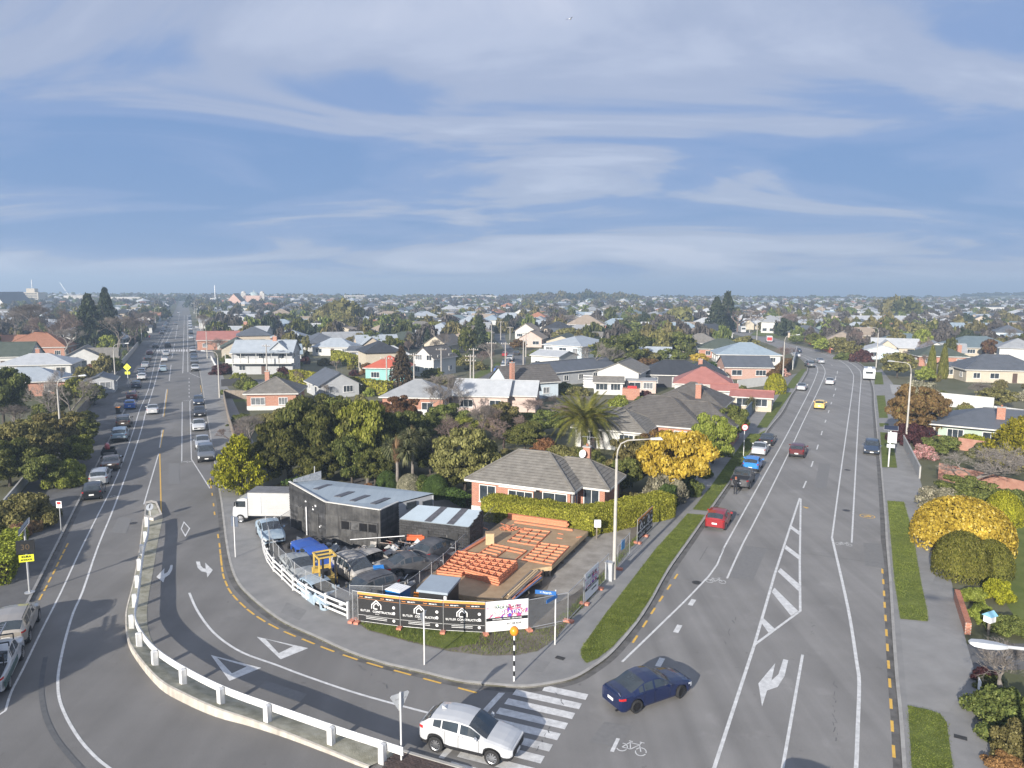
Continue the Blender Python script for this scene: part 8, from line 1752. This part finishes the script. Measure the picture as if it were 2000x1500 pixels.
for i,(x,y) in enumerate(ts[:NT]):
    kd = random.choice(tk_) if y > 195 else random.choice(('shrub','oshrub','shrub','bare','oshrub','grey','yshrub','maroon')); h = (random.uniform(4,9) if y > 195 else random.uniform(2.4,4)) if kd not in ('shrub','oshrub','grey','yshrub','maroon') else random.uniform(1.3,2.6); r = h * random.uniform(.32,.5) if kd not in ('spruce','tall','gum') else h * .3
    if y < 195 and kd != 'bare': r = h * random.uniform(.6,.9)
    plant(kd,(x,y),h,r,DESC[kd] + ' in the gardens of the %s distance %s' % ('near' if y < 150 else 'nearer' if y < 190 else 'middle',side_of(x,y)),'trees of the gardens behind')
MF = dict(round_=crown('round','far',0),shrub=crown('shrub','far',0),tall=crown('tall','far',0)); bv = np.zeros(len(BAREF[0].vertices) * 3); 
def coords(me):
    v = np.zeros(len(me.vertices) * 3,dtype=np.float32); me.vertices.foreach_get('co',v); return v.reshape(-1,3)
base = {k: coords(m) for k,m in MF.items()}
groups = dict(ever=[],bush=[],olive=[],bareg=[],spruce=[])
for x,y in ts[NT:]:
    g = random.choice(('ever','bush','olive','olive','bareg','bareg','bareg','bareg','spruce')); h = random.uniform(3.5,8.5); r = h * random.uniform(.4,.62); v = base[random.choice(('round_','shrub','tall'))]
    n = len(v) // 4; k = 260 if y < 450 else 150; sel = v.reshape(n,4,3)[:: max(1,n // k)].reshape(-1,3); groups[g].append(sel * np.array([r,r,h]) + np.array([x,y,.1]))
# wooded rise in the middle distance and tree line along the coast
for i in range(110):
    px = random.uniform(1030,1245); p = G(px,random.uniform(588,594)); d = 1 - abs(px - 1140) / 125; h = random.uniform(6,12) + random.uniform(0,11) * d; groups[random.choice(('spruce','ever','bareg','olive'))].append(base['round_'].reshape(-1,4,3)[::3].reshape(-1,3) * np.array([9,9,h]) + np.array([p.x,p.y,0]))
for i in range(130):
    px = random.uniform(560,2000) if i % 2 else random.uniform(-20,2020); p = G(px,random.uniform(585.5,589)); h = random.uniform(7,13); groups[random.choice(('spruce','ever','bareg','olive'))].append(base['shrub'].reshape(-1,4,3)[::3].reshape(-1,3) * np.array([14,10,h]) + np.array([p.x,p.y,0]))
for g,lst in groups.items():
    V = np.concatenate(lst); tag(put('distant_trees',np_mesh('distant_trees',V,np.arange(len(V)).reshape(-1,4),LEAF[g])),'far off %s trees of the town reading as one mass' % dict(ever='dark green',bush='mid green',olive='olive',bareg='greyish bare',spruce='blackish evergreen')[g],'trees',kind='stuff')
# ---- landmarks on the skyline
M_lm = wall_mat('landmark_white',(.42,.40,.37)); M_lb = wall_mat('landmark_brick',(.50,.34,.28)); M_cop = mat('copper_dome',(.34,.41,.41),.6,var=.08)
def far_at(px,py=592): p = G(px,py,.1); return p
p = far_at(497,596); hh = height_at(497,596,566.5); t = thing('basilica','pale basilica with twin bell towers and large dome on the skyline','church',p,rad(12)); s = hh / 30; t.scale = (1.45,1.45,1)
MB().box(0,0,9.5 * s,24 * s,30 * s,19 * s).build('nave',M_lb,t); d_ = MB(); d_.lathe([(7.5 * s,18 * s),(7.5 * s,20 * s),(7.2 * s,21 * s),(5.6 * s,24 * s),(3 * s,26 * s),(.4 * s,26.8 * s)],20); d_.build('dome',M_cop,t,smooth=True); MB().tube([(0,0,26 * s),(0,0,29 * s)],.6 * s,8).build('lantern',M_lm,t)
for x,y in ((-12,-12),(12,-12),(-14,10),(14,10)):
    h0 = 24 if y < 0 else 15; tw = MB().box(x * s,y * s,h0 / 2 * s,6 * s,6 * s,h0 * s).build('tower',M_lm,t); c_ = MB(); c_.lathe([(3 * s,h0 * s),(2.9 * s,(h0 + 1.5) * s),(2 * s,(h0 + 3.2) * s),(.2 * s,(h0 + 4) * s)],12,x * s,y * s); c_.build('cupola',M_lm,tw,smooth=True)
def block(px,py,ytop,w_,d,label,m=M_lm,name='tower_block',rows=5,cols=6):
    p = far_at(px,py); h = height_at(px,py,ytop); t = thing(name,label,'building',p,rad(8)); MB().box(0,0,h / 2,w_,d,h).build('wall',m,t)
    for r in range(rows):
        MB().box(0,-d / 2 - .1,h * (r + .6) / (rows + .4),w_ * .92,.3,h / rows * .38).build('window_band',M_pane,t)
    return t
b = block(57,593,571,26,16,'grey tower block with rooftop mast on the left skyline',W['cream'],rows=7); hh = height_at(57,593,571); MB().box(4,0,hh + 2,8,8,4).build('plant_room',W['cream'],b); MB().tube([(4,0,hh),(4,0,hh + 13)],.4,6).build('mast',M_galv,b)
block(925,588,578,62,20,'long white hospital building on the skyline in the middle',rows=3,name='hospital_building'); block(945,588,577,22,18,'taller wing in front of the white hospital building',rows=4,name='hospital_wing'); block(536,590,579,24,18,'brown block right of the basilica',M_lb,rows=4); block(695,589,577,28,16,'pale block with dark top on the skyline',rows=3); block(440,591,582,30,16,'low white building left of the basilica',rows=2); block(600,590,583,60,20,'low pale sheds right of the basilica',rows=1,name='warehouse'); block(110,592,582,55,22,'long pale harbour shed on the left skyline',rows=1,name='warehouse'); block(245,592,580,50,20,'long white harbour shed behind the park spruces',rows=1,name='warehouse'); block(1285,590,582,60,20,'pale long building right of centre on the skyline',rows=1,name='warehouse')
for px,lb in ((152,'left white storage tank on the skyline'),(166,'right white storage tank on the skyline')):
    p = far_at(px,592); h = height_at(px,592,575.5); t = thing('storage_tank',lb,'tank',p); m_ = MB(); m_.lathe([(13,0),(13,h * .88),(9,h * .97),(.2,h)],22); m_.build('shell',M_lm,t,smooth=True,angle=40); MB().box(13.2,0,h * .45,.4,1.5,h * .9).build('ladder',M_galv,t)
p = far_at(462,602); house('church hall with steep cream gable in the left distance',(p.x,p.y),rad(10),14,24,5,'tile',M_lb,'gable',8,axis='y',wins=None,name='church',cat='church'); p = far_at(20,606); house('church with steep grey roof at the left edge of the distance',(p.x,p.y),rad(-10),16,26,5,'slate','white','gable',9,axis='y',wins=None,name='church',cat='church')
p = far_at(145,592); t = thing('harbour_crane','thin leaning crane jib on the left skyline','crane',p); MB().bar((0,0,0),(-14,0,22),.35,.35).build('jib',M_galv,t); MB().box(0,0,3,6,4,6).build('cab',M_galv,t)
p = far_at(421,593); t = thing('mast','thin white mast on the skyline left of the basilica','mast',p); MB().tube([(0,0,0),(0,0,20)],.5,6).build('pole',M_lett,t)
# ---- hills of farmland on the right, the sea, a gull
def hill_z(X,Yh):
    f = max(0,min(1,(X - 640) / 420)); return .05 + math.sin(PI * min(1,max(0,(Yh - 1150) / 378))) * f * f * (3 - 2 * f) * (7.5 + 1.6 * math.sin(X * .008) + .8 * math.sin(X * .021 + 1))
nx,ny = 46,10; m_ = MB(); Vh = []
for j in range(ny):
    for i in range(nx):
        X = 620 + i * 34; Yh = 1150 + j * 42; Vh.append((X,Yh + X * .12,hill_z(X,Yh)))
m_.add(Vh,[(j * nx + i,j * nx + i + 1,(j + 1) * nx + i + 1,(j + 1) * nx + i) for j in range(ny - 1) for i in range(nx - 1)]); tag(m_.build('hill',mat('pasture',(.095,.115,.05),.95,col2=(.17,.165,.09),scale=.012,detail=7),smooth=True),kind='structure')
wood = []
for i in range(26):
    px = random.choice((random.gauss(1885,14),random.gauss(1975,14),random.gauss(1925,20))); X = (px - 1000) / FPX * 1475; wood.append(base['round_'].reshape(-1,4,3)[::2].reshape(-1,3) * np.array([8,8,random.uniform(5,8)]) + np.array([X,1345 + X * .12,hill_z(X,1345) - .5]))
V = np.concatenate(wood); tag(put('distant_trees',np_mesh('distant_trees',V,np.arange(len(V)).reshape(-1,4),LEAF['spruce'])),'dark shelter belts on the far hill at the right','trees',kind='stuff')
M_sea = mat('sea_water',(.008,.16,.23),.5,col2=(.012,.19,.26),scale=.0006,detail=6,spec=.5)
tag(MB().quad((-15000,1000,-40),(15000,1000,-40),(15000,14200,-40),(-15000,14200,-40)).build('sea',M_sea),kind='structure')
g0 = Vector((5.8,80,47.0)); t = thing('seagull','white gull gliding high in the sky','gull',g0,rad(40)); b_ = MB(); b_.tube([(-.2,0,0),(-.1,0,.01),(.1,0,.01),(.22,0,.02)],[.01,.05,.05,.015],7); b_.build('body',M_lett,t,smooth=True)
for s in (-1,1): MB().add([(-.05,0,.02),(.08,0,.02),(.06,.3 * s,.12),(-.05,.3 * s,.11),(-.06,.62 * s,.06)],[(0,1,2,3),(3,2,4)]).build('wing',M_lett,t)
# ---- the person behind the ute
def person(label,p,rz,top,trouser,skin=(.45,.28,.2),hair=(.12,.06,.035),h=1.75):
    t = thing('person',label,'person',p,rz); sk = mat('skin',skin,.6,var=.05)
    me = bpy.data.meshes.new('body'); V = [(0,0,.95),(0,0,1.2),(0,0,1.42),(0,0,1.52),(0,.01,1.66),(.1,0,.9),(.11,.02,.5),(.11,-.02,.08),(.11,.12,.04),(-.1,0,.9),(-.11,.02,.5),(-.11,-.02,.08),(-.11,.12,.04),(.19,0,1.4),(.24,.05,1.12),(.2,.24,1.0),(-.19,0,1.4),(-.24,.05,1.12),(-.2,.24,1.0)]
    E_ = [(0,1),(1,2),(2,3),(3,4),(0,5),(5,6),(6,7),(7,8),(0,9),(9,10),(10,11),(11,12),(2,13),(13,14),(14,15),(2,16),(16,17),(17,18)]; Rr = [.14,.15,.13,.055,.10,.095,.07,.05,.045,.095,.07,.05,.045,.07,.05,.04,.07,.05,.04]
    me.from_pydata(V,E_,[]); o = put('body',me,t); md = o.modifiers.new('skin','SKIN'); lay = me.skin_vertices[0].data
    for i,r in enumerate(Rr): lay[i].radius = (r,r * .85)
    lay[0].use_root = True; o.modifiers.new('sub','SUBSURF').levels = 2; o.modifiers['sub'].render_levels = 2
    dg = bpy.context.evaluated_depsgraph_get(); m2 = bpy.data.meshes.new_from_object(o.evaluated_get(dg)); o.modifiers.clear(); o.data = m2; m2.materials.clear()
    for x in (mat('cloth_' + top[0],top[1],.9),mat('cloth_' + trouser[0],trouser[1],.9),sk): m2.materials.append(x)
    for f in m2.polygons:
        c = f.center; f.material_index = 2 if c.z > 1.5 or (c.y > .19 and .9 < c.z < 1.1) else (1 if c.z < .93 else 0); f.use_smooth = True
    hm = MB(); hm.lathe([(.001,1.77),(.07,1.75),(.105,1.69),(.108,1.62),(.09,1.57)],12); hm.build('hair',mat('hair_red',hair,.8),t,smooth=True); return t
q = G(1436,966,0); person('person in dark clothes standing at the open tailgate of the black ute',(q.x,q.y,0),math.atan2(UR.y,UR.x) - PI / 2,('black',(.015,.016,.02)),('navy',(.02,.022,.03)),hair=(.28,.09,.05))
q = G(292,664,.12); person('far pedestrian in red on the left footpath by the park wall',(q.x,q.y,.12),0,('red',(.4,.05,.05)),('black',(.015,.016,.02)))
q = G(288,660,.12); person('far pedestrian in blue on the left footpath by the park wall',(q.x,q.y,.12),0,('blue',(.05,.08,.2)),('black',(.015,.016,.02)))
# vehicle just below the frame, whose shade lies on the lane
car('suv','white',(10.2,24.0),UR,'white SUV just outside the bottom edge whose shadow lies on the right lane',lod=0)
# ---- the air
hm_ = bpy.data.materials.new('haze'); hm_.use_nodes = True; nt = hm_.node_tree; nt.nodes.remove(nt.nodes['Principled BSDF']); pv_ = nt.nodes.new('ShaderNodeVolumePrincipled'); pv_.inputs['Density'].default_value = HAZE = 0.00065; pv_.inputs['Color'].default_value = (.62,.80,1.0,1); pv_.inputs['Anisotropy'].default_value = 0.2
nt.links.new(pv_.outputs[0],nt.nodes['Material Output'].inputs['Volume'])
tag(MB().box(0,6900,10,31000,15000,103).build('haze',hm_),kind='stuff')
